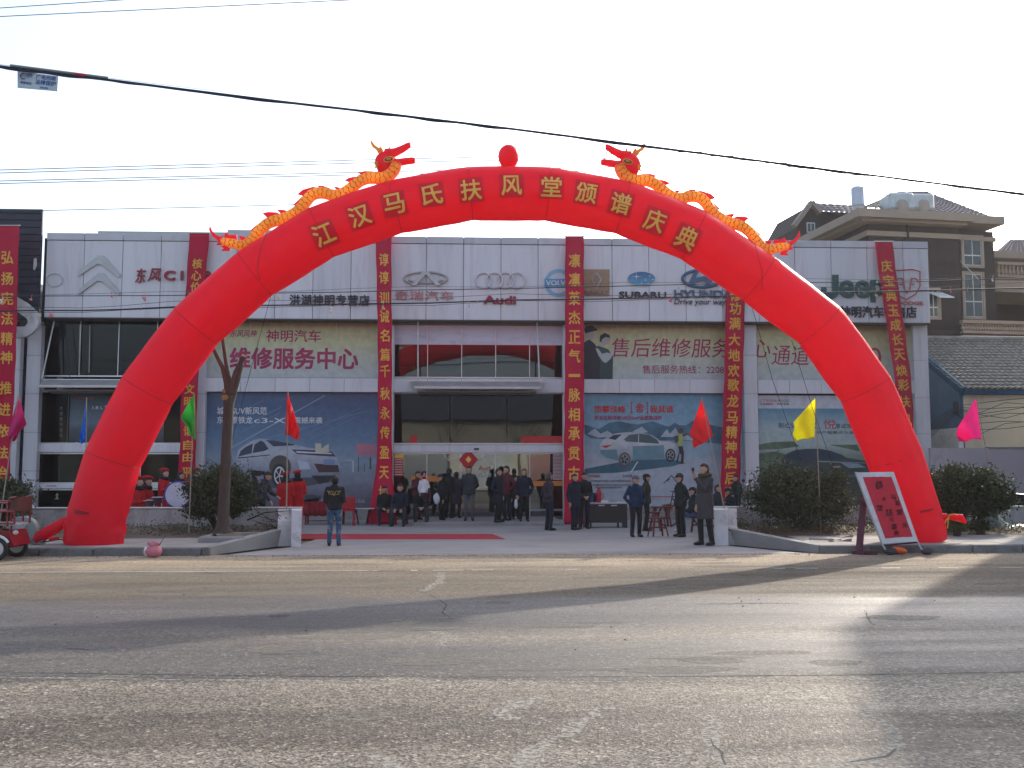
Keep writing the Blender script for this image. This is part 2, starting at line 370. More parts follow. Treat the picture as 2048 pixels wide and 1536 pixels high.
PAVE = mat('paving', (.30, .29, .265), .9, .14, 1.2, .35, 40, dirt=(.22, .2, .17), dirt_scale=1.1, coord='World', rnd_tint=.09)
PAINT = mat('road_paint', (.50, .49, .45), .8, .25, 6, coord='World')
CRACKM = mat('crack_filler', (.27, .25, .215), .95, .14, 4, coord='World')
def feather(m, top=.9):
    n = m.node_tree.nodes; L = m.node_tree.links; g = n.new('ShaderNodeNewGeometry'); z = n.new('ShaderNodeTexNoise'); z.inputs['Scale'].default_value = 26; z.inputs['Detail'].default_value = 6; L.new(g.outputs['Position'], z.inputs[0])
    r = n.new('ShaderNodeMapRange'); r.inputs[1].default_value = .34; r.inputs[2].default_value = .56; r.inputs[3].default_value = 0; r.inputs[4].default_value = top; L.new(z.outputs[0], r.inputs[0]); L.new(r.outputs[0], n['Principled BSDF'].inputs['Alpha'])
feather(CRACKM)
CRACKD = mat('crack_dark', (.03, .028, .027), .9)

def sheet(name, x0, x1, y0, y1, z, m, kind='structure', parent=None):
    o = MB().flat([(x0, y0, z), (x1, y0, z), (x1, y1, z), (x0, y1, z)]).build(name, m, parent)
    if kind and parent is None: o['kind'] = kind
    return o
sheet('ground', -400, 400, -150, 650, -.03, EARTH)
road = sheet('road', -120, 120, -7.5, 19.4, 0, ASPH)
KY = 19.2                                              # kerb line
xl, xr = G(598, 1100).x, G(1440, 1100).x               # opening between the two pavements
ap = MB().flat([(G(452, 1108).x, KY - .05, .004), (G(1610, 1106).x, KY - .05, .004), (xr + .4, 21.3, .004), (18, 25.2, .004), (18, 33, .004), (-16.5, 33, .004), (-16.5, 25.2, .004), (xl, 25.2, .004), (xl - .3, 21.2, .004)]).build('forecourt', APR)
ap['kind'] = 'structure'
# edge line of the carriageway: worn white paint in fragments, raised a few mm
ln = MB()
x = -16.0
while x < 12:
    L_ = ru(.25, 1.3) if x < -1 else ru(.1, .6)
    if rnd() < (.93 if x < -2 else (.55 if x < .5 else (.25 if x < 8 else .5))):
        yy = 16.25 + .006 * x; w_ = .055 * ru(.5, 1.0)
        pts = [(x, yy - w_ * ru(.6, 1), .004), (x + L_ * .5, yy - w_ * ru(.7, 1), .004), (x + L_, yy - w_ * ru(.6, 1), .004), (x + L_, yy + w_ * ru(.6, 1), .004), (x + L_ * .5, yy + w_ * ru(.7, 1), .004), (x, yy + w_ * ru(.6, 1), .004)]
        ln.flat(pts)
    x += L_ + (0.0 if x < -2 else ru(.05, .4))
ln.build('edge_line', PAINT, road)
# pale joint with a dark crack along the middle of the road
def strip(pts, w0, m, name, z=.0012, jit=.3, closed=False):
    mb = MB(); P_ = []
    for i in range(len(pts) - 1):
        a, b_ = Vector(pts[i]), Vector(pts[i + 1]); k = max(1, int((b_ - a).length / .12))
        for j in range(k): P_.append(a.lerp(b_, j / k))
    P_.append(Vector(pts[-1])); vsx = []
    for i, p in enumerate(P_):
        d = (P_[min(i + 1, len(P_) - 1)] - P_[max(i - 1, 0)]).normalized(); nrm = Vector((-d.y, d.x, 0))
        p = p + nrm * ru(-jit, jit) * w0; ww = w0 * ru(.45, 1.1) * (.5 + .8 * abs(noise.noise(p * 1.7)))
        vsx += [(p + nrm * ww)[:2] + (z,), (p - nrm * ww)[:2] + (z,)]
    mb.add(vsx, [(2 * i, 2 * i + 1, 2 * i + 3, 2 * i + 2) for i in range(len(P_) - 1)])
    return mb.build(name, m, road)
strip([G(x, 1344 + 10 * (1 - ((x - 1024) / 1024) ** 2)) for x in range(-300, 2400, 90)], .012, CRACKD, 'road_crack', .0018, .8)
strip([G(x, 1354 + 10 * (1 - ((x - 1024) / 1024) ** 2)) for x in range(-300, 2400, 90)], .035, CRACKM, 'sealed_crack', .0012, .5)
for pts, w_ in (([(880, 1145), (882, 1162), (848, 1182)], .07), ([(1095, 1392), (1055, 1400), (1005, 1422), (1015, 1440)], .06), ([(1238, 1414), (1195, 1420), (1150, 1452), (1090, 1490), (1055, 1500), (1038, 1545)], .055),
                ([(1418, 1432), (1432, 1450), (1420, 1478), (1436, 1500), (1465, 1545)], .05), ([(1712, 1405), (1745, 1440), (1788, 1455), (1790, 1492), (1755, 1520), (1640, 1530)], .045), ([(745, 1512), (768, 1530), (772, 1548)], .07),
                ([(870, 1262), (900, 1275), (888, 1292)], .05)):
    strip([G(*p) for p in pts], w_ * 2.0, CRACKM, 'sealed_crack', .0012, .35)
for pts in ([(850, 1184), (892, 1208), (886, 1226), (905, 1240)], [(1730, 1222), (1735, 1236), (1748, 1250)], [(1418, 1478), (1440, 1505), (1452, 1530)], [(1790, 1495), (1772, 1512), (1700, 1524)], [(520, 1310), (580, 1308), (640, 1305)], [(130, 1297), (180, 1300)]):
    strip([G(*p) for p in pts], .014, CRACKD, 'road_crack', .0018, .9)

for y_, m_ in ((1107.5, CRACKD), (1112, CRACKM)): strip([G(x, y_ + 1.2 * sin(x / 70)) for x in range(560, 1460, 40)], .02 if y_ < 1110 else .05, m_, 'road_crack', .0062 if y_ < 1110 else .0052, 1.2)
def blot(name, cx, cy, rx, ry, z, m, n=16):
    s_ = ru(0, 99); pts = [(cx + rx * cos(2 * pi * k / n) * (1 + .5 * noise.noise(Vector((cos(2 * pi * k / n) * 1.5, sin(2 * pi * k / n) * 1.5, s_)))), cy + ry * sin(2 * pi * k / n) * (1 + .6 * noise.noise(Vector((sin(2 * pi * k / n) * 1.5, cos(2 * pi * k / n) * 1.5, s_ + 7)))), z) for k in range(n)]
    MB().flat(pts).build(name, m, road)
DUSTM = mat('dust_patch', (.21, .19, .155), .95, .2, 3, coord='World'); feather(DUSTM, .5); OILM = mat('oil_stain', (.035, .033, .032), .6, .2, 3, coord='World'); feather(OILM, .5)
for _ in range(46): blot('dust_patch', ru(-9, 11), ru(13, 18.8), ru(.3, 1.5), ru(.06, .25), .0022 + .00002 * _, DUSTM)
for _ in range(22): blot('dust_patch', ru(-5, 6), ru(5.2, 12.5), ru(.15, .6), ru(.04, .20), .0034 + .00002 * _, DUSTM)
for _ in range(8): blot('oil_stain', ru(-6, 7), ru(6, 17), ru(.08, .2), ru(.04, .15), .0041 + .00002 * _, OILM)
gr = MB()
for _ in range(900):
    X = ru(-10, 12); s_ = ru(.005, .016); Y = KY - abs(random.gauss(0, .16)) - .03 if rnd() < .8 else ru(9, 19); gr.ell((X, Y, s_ * .3), s_, s_ * .8, s_ * .5, 5, 3)
gr.build('grit', mat('grit', (.17, .145, .115), .95, .4, 30)).__setitem__('kind', 'stuff')
# pavements: slabs and kerb stones as pieces of their own on a mortar bed
def pavement(xa, xb, y1, cut=None):
    root = thing('pavement', None, None, ((xa + xb) / 2, 20.5, 0)); root['kind'] = 'structure'
    MB().box(xa, xb, KY + .15, y1, -.02, .135).build('mortar_bed', EARTH, root)
    base = None; x = xa; i = 0
    while x < xb - .05:
        L_ = min(1.0, xb - x); mb = MB().bbox(x + .006, x + L_ - .006, KY, KY + .16, -.03, .15 + ru(-.004, .004), .022)
        mb.build('kerb_stone', KERB, root); x += L_
    y = KY + .17
    while y < y1 - .1:
        dy = min(.78, y1 - y); x = xa + (.3 if int(y * 2) % 2 else 0)
        while x < xb - .05:
            L_ = min(.95, xb - x); MB().bbox(x + .005, x + L_ - .005, y + .005, y + dy - .005, .08, .15 + ru(-.004, .006), .008).build('paving_slab', PAVE, root); x += L_
        y += dy
    return root
xl1, xr1 = G(452, 1100).x, G(1612, 1100).x
pavL = pavement(-17, xl1, 21.9); pavR = pavement(xr1, 19, 22.1)
# planting beds behind the pavements
def soil_bed(x0, x1, y0, y1, h):
    nx, ny = int((x1 - x0) / .25), 12; vs_ = []; fs = []
    for j in range(ny + 1):
        for i in range(nx + 1):
            X, Y = x0 + (x1 - x0) * i / nx, y0 + (y1 - y0) * j / ny; t = j / ny
            vs_.append((X, Y, .10 + h * sin(pi * min(1, t * 1.2) * .6) + .10 * noise.noise(Vector((X * 1.3, Y * 1.3, 2))) + .05 * noise.noise(Vector((X * 5, Y * 5, 2)))))
    for j in range(ny):
        for i in range(nx): a = j * (nx + 1) + i; fs.append((a, a + 1, a + nx + 2, a + nx + 1))
    o = MB().add(vs_, fs).build('soil_bed', EARTH, None, True); o['kind'] = 'structure'
soil_bed(-17, xl - .75, 21.6, 24.94, .14); soil_bed(xr + .75, 19, 21.9, 24.94, .14)

# low rendered walls with end piers curving down to a sloping kerb
def low_wall(sgn, label):
    xo = P(603, 1040, 25).x if sgn < 0 else P(1428, 1040, 25).x
    root = thing('low_wall', label, 'wall', (xo, 25, 0))
    zt = P(500, 1017, 25).z; far = -17 if sgn < 0 else 19
    a, b_ = sorted((far, xo)); MB().bbox(a, b_, 24.95, 25.13, 0, zt, .012).build('wall', WALLC, root)
    a, b_ = sorted((far, xo)); MB().bbox(a, b_, 24.92, 25.16, zt + .001, zt + .035, .008).build('coping', mat('coping', (.60, .58, .55), .9, .1, 3, coord='World'), root)
    # return towards the road, its front end facing the carriageway
    def skew(pf0, pf1, prof, nm, m):
        # prof: (Y, z) from back to front and down; side faces follow the same splay
        L0 = [(P(pf0, 1040, y).x, y, z) for y, z in prof]; L1 = [(P(pf1, 1040, y).x, y, z) for y, z in prof]; n = len(prof)
        MB().add(L0 + L1, [tuple(range(n)), tuple(range(2 * n - 1, n - 1, -1))] + [(i, i + n, (i + 1) % n + n, (i + 1) % n) for i in range(n)]).build(nm, m, root)
    zf = P(600, 1019, 21.4).z
    pa, pb = ((583, 603) if sgn < 0 else (1428, 1456)); pc, pd = ((556, 583) if sgn < 0 else (1456, 1474))
    skew(pa, pb, [(24.94, 0), (24.94, zt), (23.2, zt + .02), (21.5, zf), (21.40, zf - .02), (21.36, zf - .4), (21.28, 0)], 'end_pier', WHITEW)
    skew(pc + .3 * sgn, pd, [(24.93, 0), (24.93, zt - .01), (24.0, zt - .03), (23.0, .50), (22.2, .36), (21.55, .28), (21.4, 0)] if sgn > 0 else [(24.93, 0), (24.93, zt - .01), (24.0, zt - .03), (23.0, .56), (22.2, .50), (21.6, .45), (21.45, 0)], 'curved_buttress', WALLC)
    c0 = G(590 if sgn < 0 else 1450, 1088); c1 = Vector((xl1 if sgn < 0 else xr1, KY + .1, 0))
    pts = []; N = 12
    for i in range(N + 1):
        t = i / N; p = c0.lerp(c1, t); p.y -= .10 * sin(pi * t); pts.append((p, (.24 if sgn < 0 else .20) * (1 - t) ** 1.1 + .15))
    vs_ = []; fs = []
    for i, (p, h) in enumerate(pts):
        q = p + Vector((sgn * .14, .34, 0)); vs_ += [(p.x, p.y, 0), (p.x, p.y, h), (q.x, q.y, h + .01), (q.x, q.y, 0)]
    for i in range(N):
        for k in range(3): fs.append((4 * i + k, 4 * i + k + 1, 4 * i + 5 + k, 4 * i + 4 + k))
    fs += [(0, 1, 2, 3), (4 * N, 4 * N + 1, 4 * N + 2, 4 * N + 3)]
    MB().add(vs_, fs).build('sloping_kerb', CONC, root)
    return root
low_wall(-1, 'low rendered wall with a white end pier, left of the forecourt opening')
low_wall(1, 'low rendered wall with a white end pier, right of the forecourt opening')
# broken slab pieces where the right kerb has collapsed
bs = thing('rubble_heap', 'broken concrete slab pieces at the collapsed kerb left of the red notice board', 'rubble', G(1600, 1095))
for k in range(9):
    p = G(ru(1560, 1690), ru(1086, 1100), .0); a = ru(0, 6.28); s = ru(.12, .45)
    pts = [(p.x + s * cos(a + t) * ru(.7, 1.1), p.y + .5 * s * sin(a + t) * ru(.7, 1.1), .06 + .16 * rnd() + ru(-.03, .03)) for t in (0, 1.2, 2.5, 3.8, 5)]
    MB().prism(pts, (0, 0, -.07)).build('slab_piece', PAVE, bs)
# tree pit border in the left pavement
tp = thing('tree_pit', 'raised concrete kerb ring around the pruned tree', 'tree pit', G(455, 1080, .15))
a, b_, y0, y1 = G(398, 1080, .2).x, G(492, 1080, .2).x, 20.45, 22.0
for s in ((a, b_, y0, y0 + .16), (a, b_, y1 - .12, y1), (a, a + .14, y0 + .165, y1 - .125)):
    MB().bbox(s[0], s[1], s[2], s[3], .12, .27, .03).build('border_block', CONC, tp)
MB().prism([(b_ - .14, y0 + .165, .12), (b_ + .02, y0 + .165, .12), (b_ + .02, y0 + .165, .25), (b_ - .14, y0 + .165, .25)], (.12, 1.35, 0)).build('border_block', mat('mossy_block', (.50, .50, .44), .9, .15, 3, dirt=(.35, .36, .12)), tp)
MB().ell(((a + b_) / 2, 21.2, .13), (b_ - a) / 2 - .1, .62, .17, 20, 8).build('soil', EARTH, tp, True)
# entrance step
MB().bbox(P(826, 1045, 29.2).x, P(1127, 1045, 29.2).x, 28.9, 32.7, -.02, .10, .01).build('entrance_step', CONC)['kind'] = 'structure'

# thin haze added to lift the shadows: one closed box round the camera and everything built
hz = MB().box(-410, 410, -160, 660, -1.1, 19.5).build('haze'); hz['kind'] = 'stuff'
hm = bpy.data.materials.new('haze_air'); hm.use_nodes = True; hn = hm.node_tree.nodes; hn.remove(hn['Principled BSDF'])
pv = hn.new('ShaderNodeVolumePrincipled'); pv.inputs['Color'].default_value = (.93, .95, 1, 1); pv.inputs['Density'].default_value = .0004; pv.inputs['Anisotropy'].default_value = .35
hm.node_tree.links.new(pv.outputs[0], hn['Material Output'].inputs['Volume']); hz.data.materials.append(hm)
# ================================================================ SHOWROOM
YF, YP, YG = 32.0, 32.45, 32.65          # fascia front, pillar front, glass
z_of = lambda py, Y=YF: P(1004, py, Y).z
ZT, ZC, ZB = z_of(475), z_of(489), z_of(640)
XA = P(167, 550, YF).x; DX = (P(1807, 550, YF).x - XA) / 22
XL, XR = P(91, 550, YF).x, P(1858, 560, YF).x
bld = thing('showroom', 'long two storey car showroom clad in white panels with brand signs', 'building', (0, 32.5, 0))
seams = [XL] + [XA + i * DX for i in range(0, 23)] + [XR]
for i in range(len(seams) - 1):
    a, b_ = seams[i], seams[i + 1]
    yj = ru(-.006, .006)
    MB().bbox(a + .008, b_ - .008, YF + yj, YF + .05, ZB, ZC - .009, .006).build('fascia_panel', PANEL, bld)
    yj = ru(-.006, .006)
    MB().bbox(a + .008, b_ - .008, YF - .02 + yj, YF + .05, ZC + .009, ZT, .006).build('capping_panel', PANELD, bld)
MB().box(XL + .02, XR - .02, YF + .06, YF + .5, ZB + .01, ZT - .02).build('fascia_core', DARK, bld)
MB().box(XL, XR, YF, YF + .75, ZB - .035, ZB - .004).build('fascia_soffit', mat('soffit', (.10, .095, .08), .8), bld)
# roof and body
MB().box(XL + .1, XR - .1, YF + .51, 48, ZT - .6, ZT - .25).build('roof_slab', CONC, bld)
MB().box(XL + .1, XL + .3, YG + .3, 48, 0, ZT - .61).build('side_wall', WALLC, bld)
MB().box(XR - .3, XR - .1, YG + .3, 48, 0, ZT - .61).build('side_wall', WALLC, bld)
MB().box(XL + .3, XR - .3, 47.8, 48, 0, ZT - .61).build('rear_wall', WALLC, bld)
# thin roof sheets showing above the parapet on the left
MB().box(P(196, 466, 34.5).x, P(455, 466, 34.5).x, 34.5, 34.56, ZT - .3, P(300, 463, 34.5).z).build('roof_sheet', mat('roof_sheet', (.45, .5, .46), .6), bld)
MB().box(P(455, 466, 34.5).x, P(700, 466, 34.5).x, 34.5, 34.56, ZT - .3, P(500, 460, 34.5).z).build('roof_sheet', mat('roof_sheet2', (.5, .5, .5), .6), bld)
# beams between the storeys
ZB1, ZB0 = z_of(757.5, YP), z_of(785, YP)
def xs_(px, Y=YP): return P(px, 770, Y).x
def beam_panels(p0, p1, npan, z0, z1, Y=YP, name='beam_panel'):
    a, b_ = xs_(p0, Y), xs_(p1, Y)
    for i in range(npan):
        MB().bbox(a + (b_ - a) * i / npan + .005, a + (b_ - a) * (i + 1) / npan - .005, Y + ru(0, .01), Y + .06, z0, z1, .005).build(name, PANEL, bld)
    MB().box(a, b_, Y + .06, Y + .2, z0 + .01, z1 - .01).build('beam_core', DARK, bld)
beam_panels(411, 757, 5, ZB0, ZB1); beam_panels(786, 1127, 5, ZB0, ZB1); beam_panels(1168, 1450, 4, ZB0, ZB1); beam_panels(1516, 1831, 5, ZB0, ZB1)
# pillars clad in stacked panels
def pillar(p0, p1, root, py_top=650, Y=YP, joints=(711, 788, 865, 942, 1017), dep=.35):
    a, b_ = P(p0, 850, Y).x, P(p1, 850, Y).x; zs = [P((p0 + p1) / 2, py_top, Y).z] + [P((p0 + p1) / 2, q, Y).z for q in joints] + [0]
    for i in range(len(zs) - 1):
        if zs[i] - zs[i + 1] < .05: continue
        MB().bbox(a, b_, Y - .05 + ru(0, .008), Y + dep, zs[i + 1] + .007, zs[i] - .002, .006).build('column_panel', PANEL, root)
    MB().box(a + .02, b_ - .02, Y, Y + dep - .05, 0, zs[0] - .01).build('column_core', DARK, root)
for p0, p1 in ((49, 77), (388, 410), (757, 786), (1127, 1168), (1489, 1516)): pillar(p0, p1, bld)
pillar(1831, 1860, bld, 650, YP, (721, 795, 868, 942, 1010))
# upper windows behind the printed films and dark glass
def window(p0, p1, y0, y1, npane, m, Y=YG, fr=.045, fm=None, name='window', root=None, mull=True):
    root = root or bld
    a, b_ = P(p0, 800, Y).x, P(p1, 800, Y).x; z1, z0 = z_of(y0, Y), z_of(y1, Y)
    fm = fm or ALU
    mb = MB()
    mb.box(a, b_, Y - .03, Y + .04, z1 - fr, z1); mb.box(a, b_, Y - .03, Y + .04, z0, z0 + fr)
    for i in range(npane + 1):
        x = a + (b_ - a) * i / npane
        if (0 < i < npane) and not mull: continue
        if 0 < i < npane: mb.box(x - .012, x + .012, Y - .028, Y + .035, z0 + fr + .001, z1 - fr - .001)
        else:
            xx = x if i == 0 else x - fr
            mb.box(xx, xx + fr, Y - .028, Y + .035, z0 + fr + .001, z1 - fr - .001)
    w_ = mb.build(name, fm, root)
    for i in range(npane):
        x, x2 = a + (b_ - a) * i / npane, a + (b_ - a) * (i + 1) / npane
        MB().box(x + .013, x2 - .013, Y, Y + .012, z0 + fr, z1 - fr).build('pane', m, w_)
    return w_
DGL = mat('dark_window', (.012, .016, .016), .08, .1, 1, spec=.35)
window(79, 388, 641, 757, 4, GLASSK)
window(79, 388, 785, 889, 4, GLASSK); window(79, 388, 906, 967, 3, GLASSK); window(79, 388, 977, 1042, 3, GLASSK)
for y0, y1 in ((889, 905), (967, 976)):
    a, b_ = P(79, 800, YG).x, P(388, 800, YG).x
    MB().bbox(a, b_, YG - .08, YG + .04, z_of(y1, YG), z_of(y0, YG), .006).build('transom_panel', PANEL, bld)
# entrance bay
window(786, 1127, 652, 757, 5, GLASSD)
for i in range(5):
    a, b_ = P(786, 800, YG).x, P(1127, 800, YG).x; x, x2 = a + (b_ - a) * i / 5, a + (b_ - a) * (i + 1) / 5
    MB().box(x + .02, x2 - .02, YG - .012, YG - .006, z_of(690, YG), z_of(652, YG)).build('frosted_film', mat('film_peeling', (.60, .58, .68), .45, .05, 2, dirt=(.30, .28, .36), dirt_scale=3, dirt_amt=.45, coord='World', stretch=(.6, 1, 1.6)), bld)
MB().box(P(786, 800, YG).x, P(1127, 800, YG).x, YG - .06, YG + .05, z_of(652, YG), z_of(641, YG)).build('head_panel', mat('head_panel', (.20, .20, .19), .6), bld)
window(786, 1127, 785, 889, 3, GLASSD, mull=False)
a, b_ = P(786, 800, YG).x, P(1127, 800, YG).x
for i in range(3): MB().bbox(a + (b_ - a) * i / 3 + .004, a + (b_ - a) * (i + 1) / 3 - .004, YG - .10, YG + .05, z_of(905, YG), z_of(890, YG), .006).build('transom_panel', PANEL, bld)
MB().box(P(948, 897, YG).x, P(958, 897, YG).x, YG - .125, YG - .101, z_of(900, YG), z_of(896.5, YG)).build('door_sensor', BLACK, bld)
window(786, 1127, 905, 1043, 5, GLASS, name='glass_door')
# lower sill right of entrance
window(1060, 1127, 1018, 1022, 1, GLASSD)
# canopies on rods
def canopy(p0, p1, Y0, label=None):
    c = MB(); a, b_ = P(p0, 770, Y0).x, P(p1, 770, Y0).x; zt, zm, zb = z_of(758, Y0), z_of(775, Y0), z_of(784, Y0)
    o = MB().bbox(a, b_, Y0, Y0 + .03, zm - .05, zm + .03, .01).build('canopy', mat('canopy_edge', (.58, .52, .50), .5), bld)
    MB().prism([(a - .15, YP - .06, zt), (a, Y0 + .03, zm + .03), (a, Y0 + .03, zm - .02), (a - .15, YP - .06, zt - .05)], (b_ - a + .15, 0, 0)).build('canopy_plate', mat('canopy_top', (.36, .35, .33), .6, .2, dirt=(.2, .17, .14)), o)
    MB().box(a - .2, b_ + .2, YP - .1, YP - .061, zt - .04, zt + .015).build('canopy_rail', ALU, o)
    MB().prism([(a + .1, YP - .061, zb), (a + .1, Y0 + .2, zm - .1), (a + .1, Y0 + .2, zm - .13), (a + .1, YP - .061, zb - .04)], (b_ - a - .2, 0, 0)).build('canopy_underside', mat('canopy_under', (.25, .22, .2), .7), o)
    return o
canopy(828, 1080, 31.6); canopy(77, 330, 31.6)
for pa, pb in (((836, 643), (836, 760)), ((1074, 643), (1079, 760)), ((108, 643), (84, 758))):
    MB().tube([P(*pa, 32.3), P(*pb, 31.8)], .022, 8).build('stay_rod', mat('rod', (.62, .60, .58), .5, .2, 5, dirt=(.3, .2, .14)), bld)
MB().tube([P(128, 643, 32.3), P(140, 757, 32.3)], .012, 6).build('stay_rod', ROPE, bld)
for px in (180, 160): MB().tube([P(px, 650, 32.56), P(px - 2, 745, 32.56)], .014, 6).build('stay_rod', STEEL, bld)

# rooms behind the glass
room = mat('interior_wall', (.16, .155, .15), .8, .1, coord='World'); floor_m = mat('interior_floor', (.18, .17, .16), .3)
MB().box(XL + .31, XR - .31, 32.9, 47.7, .02, .09).build('interior_floor', floor_m, bld)
zc = z_of(700, YG)
MB().box(XL + .31, XR - .31, 32.9, 47.7, zc + 1.0, zc + 1.1).build('ceiling', room, bld)
MB().box(P(400, 800, 37.5).x, P(1450, 800, 37.5).x, 37.5, 37.6, .1, zc + .99).build('partition', mat('display_wall', (.40, .42, .40), .7, .1, coord='World'), bld)
MB().box(P(60, 800, 35).x, P(410, 800, 34.6).x, 35.0, 35.1, .1, zc + .99).build('partition', mat('dark_curtain', (.05, .05, .052), .8, .5, 3, coord='World', stretch=(6, 1, .2)), bld)
MB().box(P(412, 800, 33).x, P(417, 800, 33).x, 33, 47, .1, zc + .99).build('partition', room, bld)
MB().box(P(1450, 800, 33).x, P(1455, 800, 33).x, 33, 37.4, .1, zc + .99).build('partition', room, bld)
# emblem wall inside: rings, name and a line of characters
YI = YG - .012
for i in range(4):
    MB().tube([P(905 + i * 25 + 15 * cos(t), 909 + 13 * sin(t), YI) for t in [pi * k / 14 for k in range(-1, 16)]], .016, 4).build('door_emblem_ring', mat('decal_white', (.55, .56, .58), .5), bld)
text_px('lettering', 'Audi', 957, 932, 983, 940, YI, mat('red_sign', (.35, .02, .04), .5), bld, .003, .012)
for s_, q in (('突破', (902, 945, 920, 955)), ('科技', (922, 945, 934, 955)), ('启迪', (950, 945, 964, 955)), ('未来', (966, 945, 983, 955))): text_px('lettering', s_, *q, YI, mat('decal_grey', (.30, .30, .33), .5), bld, .003, .02)
MB().box(P(885, 800, 35).x, P(1000, 800, 35).x, 35.6, 36.2, .1, P(950, 975, 36).z).build('reception_counter', mat('counter', (.09, .09, .10), .4), bld)
kn = thing('paper_ornament', 'red diamond shaped festive ornament hanging inside the glass entrance door', 'ornament', P(937, 915, YG - .03))
MB().use(mat('knot_red', (.45, .015, .03), .6)).prism([P(x, y, YG - .07) for x, y in ((937, 898), (956, 919), (943, 936), (937, 941), (930, 936), (918, 919))], (0, .03, 0)).build('diamond', None, kn)
MB().use(GOLD).prism([P(x, y, YG - .08) for x, y in ((937, 912), (943, 919), (937, 926), (931, 919))], (0, .01, 0)).build('centre_piece', None, kn)
# red and white stickers, strips and orange band behind the door glass
stk = mat('red_print', (.50, .03, .03), .6); ork = mat('orange_print', (.60, .20, .04), .5)
for px0, py0, px1, py1, m in ((789, 908, 806, 916, GOLD), (789, 916, 806, 952, stk), (822, 952, 880, 963, ork), (1062, 962, 1125, 972, ork), (1042, 872, 1126, 889, stk), (820, 871, 834, 888, stk), (1106, 906, 1125, 960, mat('notice', (.32, .30, .30), .6)), (1062, 905, 1105, 908, stk)):
    a, b_ = P(px0, py1, YG - .02), P(px1, py0, YG - .02); MB().box(a.x, b_.x, YG - .02, YG - .015, a.z, b_.z).build('window_sticker', m, bld)
for k in range(7):
    a, b_ = P(789, 920 + k * 5, YG - .024), P(805, 918 + k * 5, YG - .024); MB().box(a.x, b_.x, YG - .026, YG - .0221, a.z, b_.z).build('sticker_line', mat('pale_print', (.5, .45, .4), .6), bld)
    a, b_ = P(1108, 914 + k * 7, YG - .024), P(1123, 911 + k * 7, YG - .024); MB().box(a.x, b_.x, YG - .026, YG - .0221, a.z, b_.z).build('sticker_line', mat('pink_print', (.42, .16, .16), .6), bld)
# wall base below posters
for p0, p1 in ((411, 757), (1168, 1489), (1516, 1831)):
    MB().box(P(p0, 800, YG).x, P(p1, 800, YG).x, YG - .02, YG + .2, 0, z_of(1016, YG)).build('wall_base', mat('base_render', (.27, .255, .235), .9, .12, 2, coord='World', dirt=(.12, .11, .1)), bld)
    MB().box(P(p0, 800, YG).x, P(p1, 800, YG).x, YG + .03, YG + .2, z_of(1016, YG) + .01, zc + .9).build('wall', DARK, bld)

# ---------------------------------------------------------------- printed films
YS = YG - .03
def poster(label, px0, py0, px1, py1, m, pyb=None):
    a, b_ = P(px0, 800, YS).x, P(px1, 800, YS).x; z1, z0 = z_of(py0, YS), z_of(py1, YS)
    t = thing('poster', label, 'poster', ((a + b_) / 2, YS, z0))
    MB().box(a, b_, YS, YS + .02, z0, z1).build('printed_sheet', m, t); return t, z0, z1
def upper_mat(nm, z0, z1): return grad_mat(nm, (z0, z1), [(0, (.45, .50, .50)), (.3, (.47, .51, .42)), (.62, (.51, .51, .28)), (.84, (.47, .43, .22)), (.90, (.37, .27, .14)), (1, (.27, .20, .12))], .4, 1.0, .015)  # brown towards the top, yellow green below, pale blue grey at the bottom
CRIM = mat('crimson_print', (.34, .02, .09), .5, .1, 3)
z0, z1 = z_of(757, YS), z_of(641, YS)
t, *_ = poster('pale green repair centre poster above the blue car poster', 411, 641, 757, 757, upper_mat('film_a', z0, z1))
YL = YS - .004
text_px('lettering', '神明汽车', 532, 660, 642, 684, YL, CRIM, t, bold=.012)
text_px('lettering', '维修服务中心', 459, 696, 717, 738, YL, CRIM, t, bold=.03)
text_px('lettering', '东风风神', 460, 660, 514, 674, YL, CRIM, t, bold=.01, shear=.2)
JP = mat('joint_pale', (.52, .53, .42), .5)
for jx in (500, 672): MB().box(P(jx, 700, YL).x, P(jx + .8, 700, YL).x, YL - .002, YL, z_of(756, YL), z_of(643, YL)).build('sheet_joint', JP, t)
t, *_ = poster('pale green after sales poster with two printed people, right of the entrance', 1168, 643, 1489, 759, upper_mat('film_b', z0, z1))
for jx in (1235, 1282, 1340, 1398): MB().box(P(jx, 700, YL).x, P(jx + .7, 700, YL).x, YL - .002, YL, z_of(756, YL), z_of(643, YL)).build('sheet_joint', JP, t)
text_px('lettering', '售后维修服务中心', 1224, 678, 1540 - 0, 714, YL, CRIM, t, bold=.004, shear=.12)
text_px('lettering', '售后服务热线：2208520', 1285, 731, 1475, 747, YL, CRIM, t, bold=.004)
Zp = zoomed(1024, 400, 4)
mb = MB(); NAVY = mat('print_navy', (.02, .022, .035), .5); SKINP = mat('print_skin', (.42, .40, .38), .5); TEAL = mat('print_teal', (.03, .07, .07), .5); PALEP = mat('print_pale', (.45, .48, .48), .5)
polyp(mb, Zp([(575, 1140), (620, 1115), (660, 1150), (690, 1190), (715, 1240), (705, 1435), (575, 1435)]), YL, NAVY)
polyp(mb, Zp([(590, 1050), (650, 1055), (660, 1080), (650, 1110), (630, 1125), (595, 1100)]), YL - .003, SKINP)
polyp(mb, Zp([(575, 1040), (590, 1010), (640, 1003), (685, 1035), (680, 1045), (650, 1050), (590, 1065)]), YL - .006, NAVY)
mb.build('printed_man', None, t)
mb = MB(); polyp(mb, Zp([(665, 1185), (690, 1165), (770, 1195), (808, 1250), (805, 1435), (700, 1435), (705, 1300), (690, 1240)]), YL - .009, TEAL)
polyp(mb, Zp([(705, 1095), (770, 1095), (785, 1120), (770, 1150), (730, 1165), (710, 1140)]), YL - .012, SKINP)
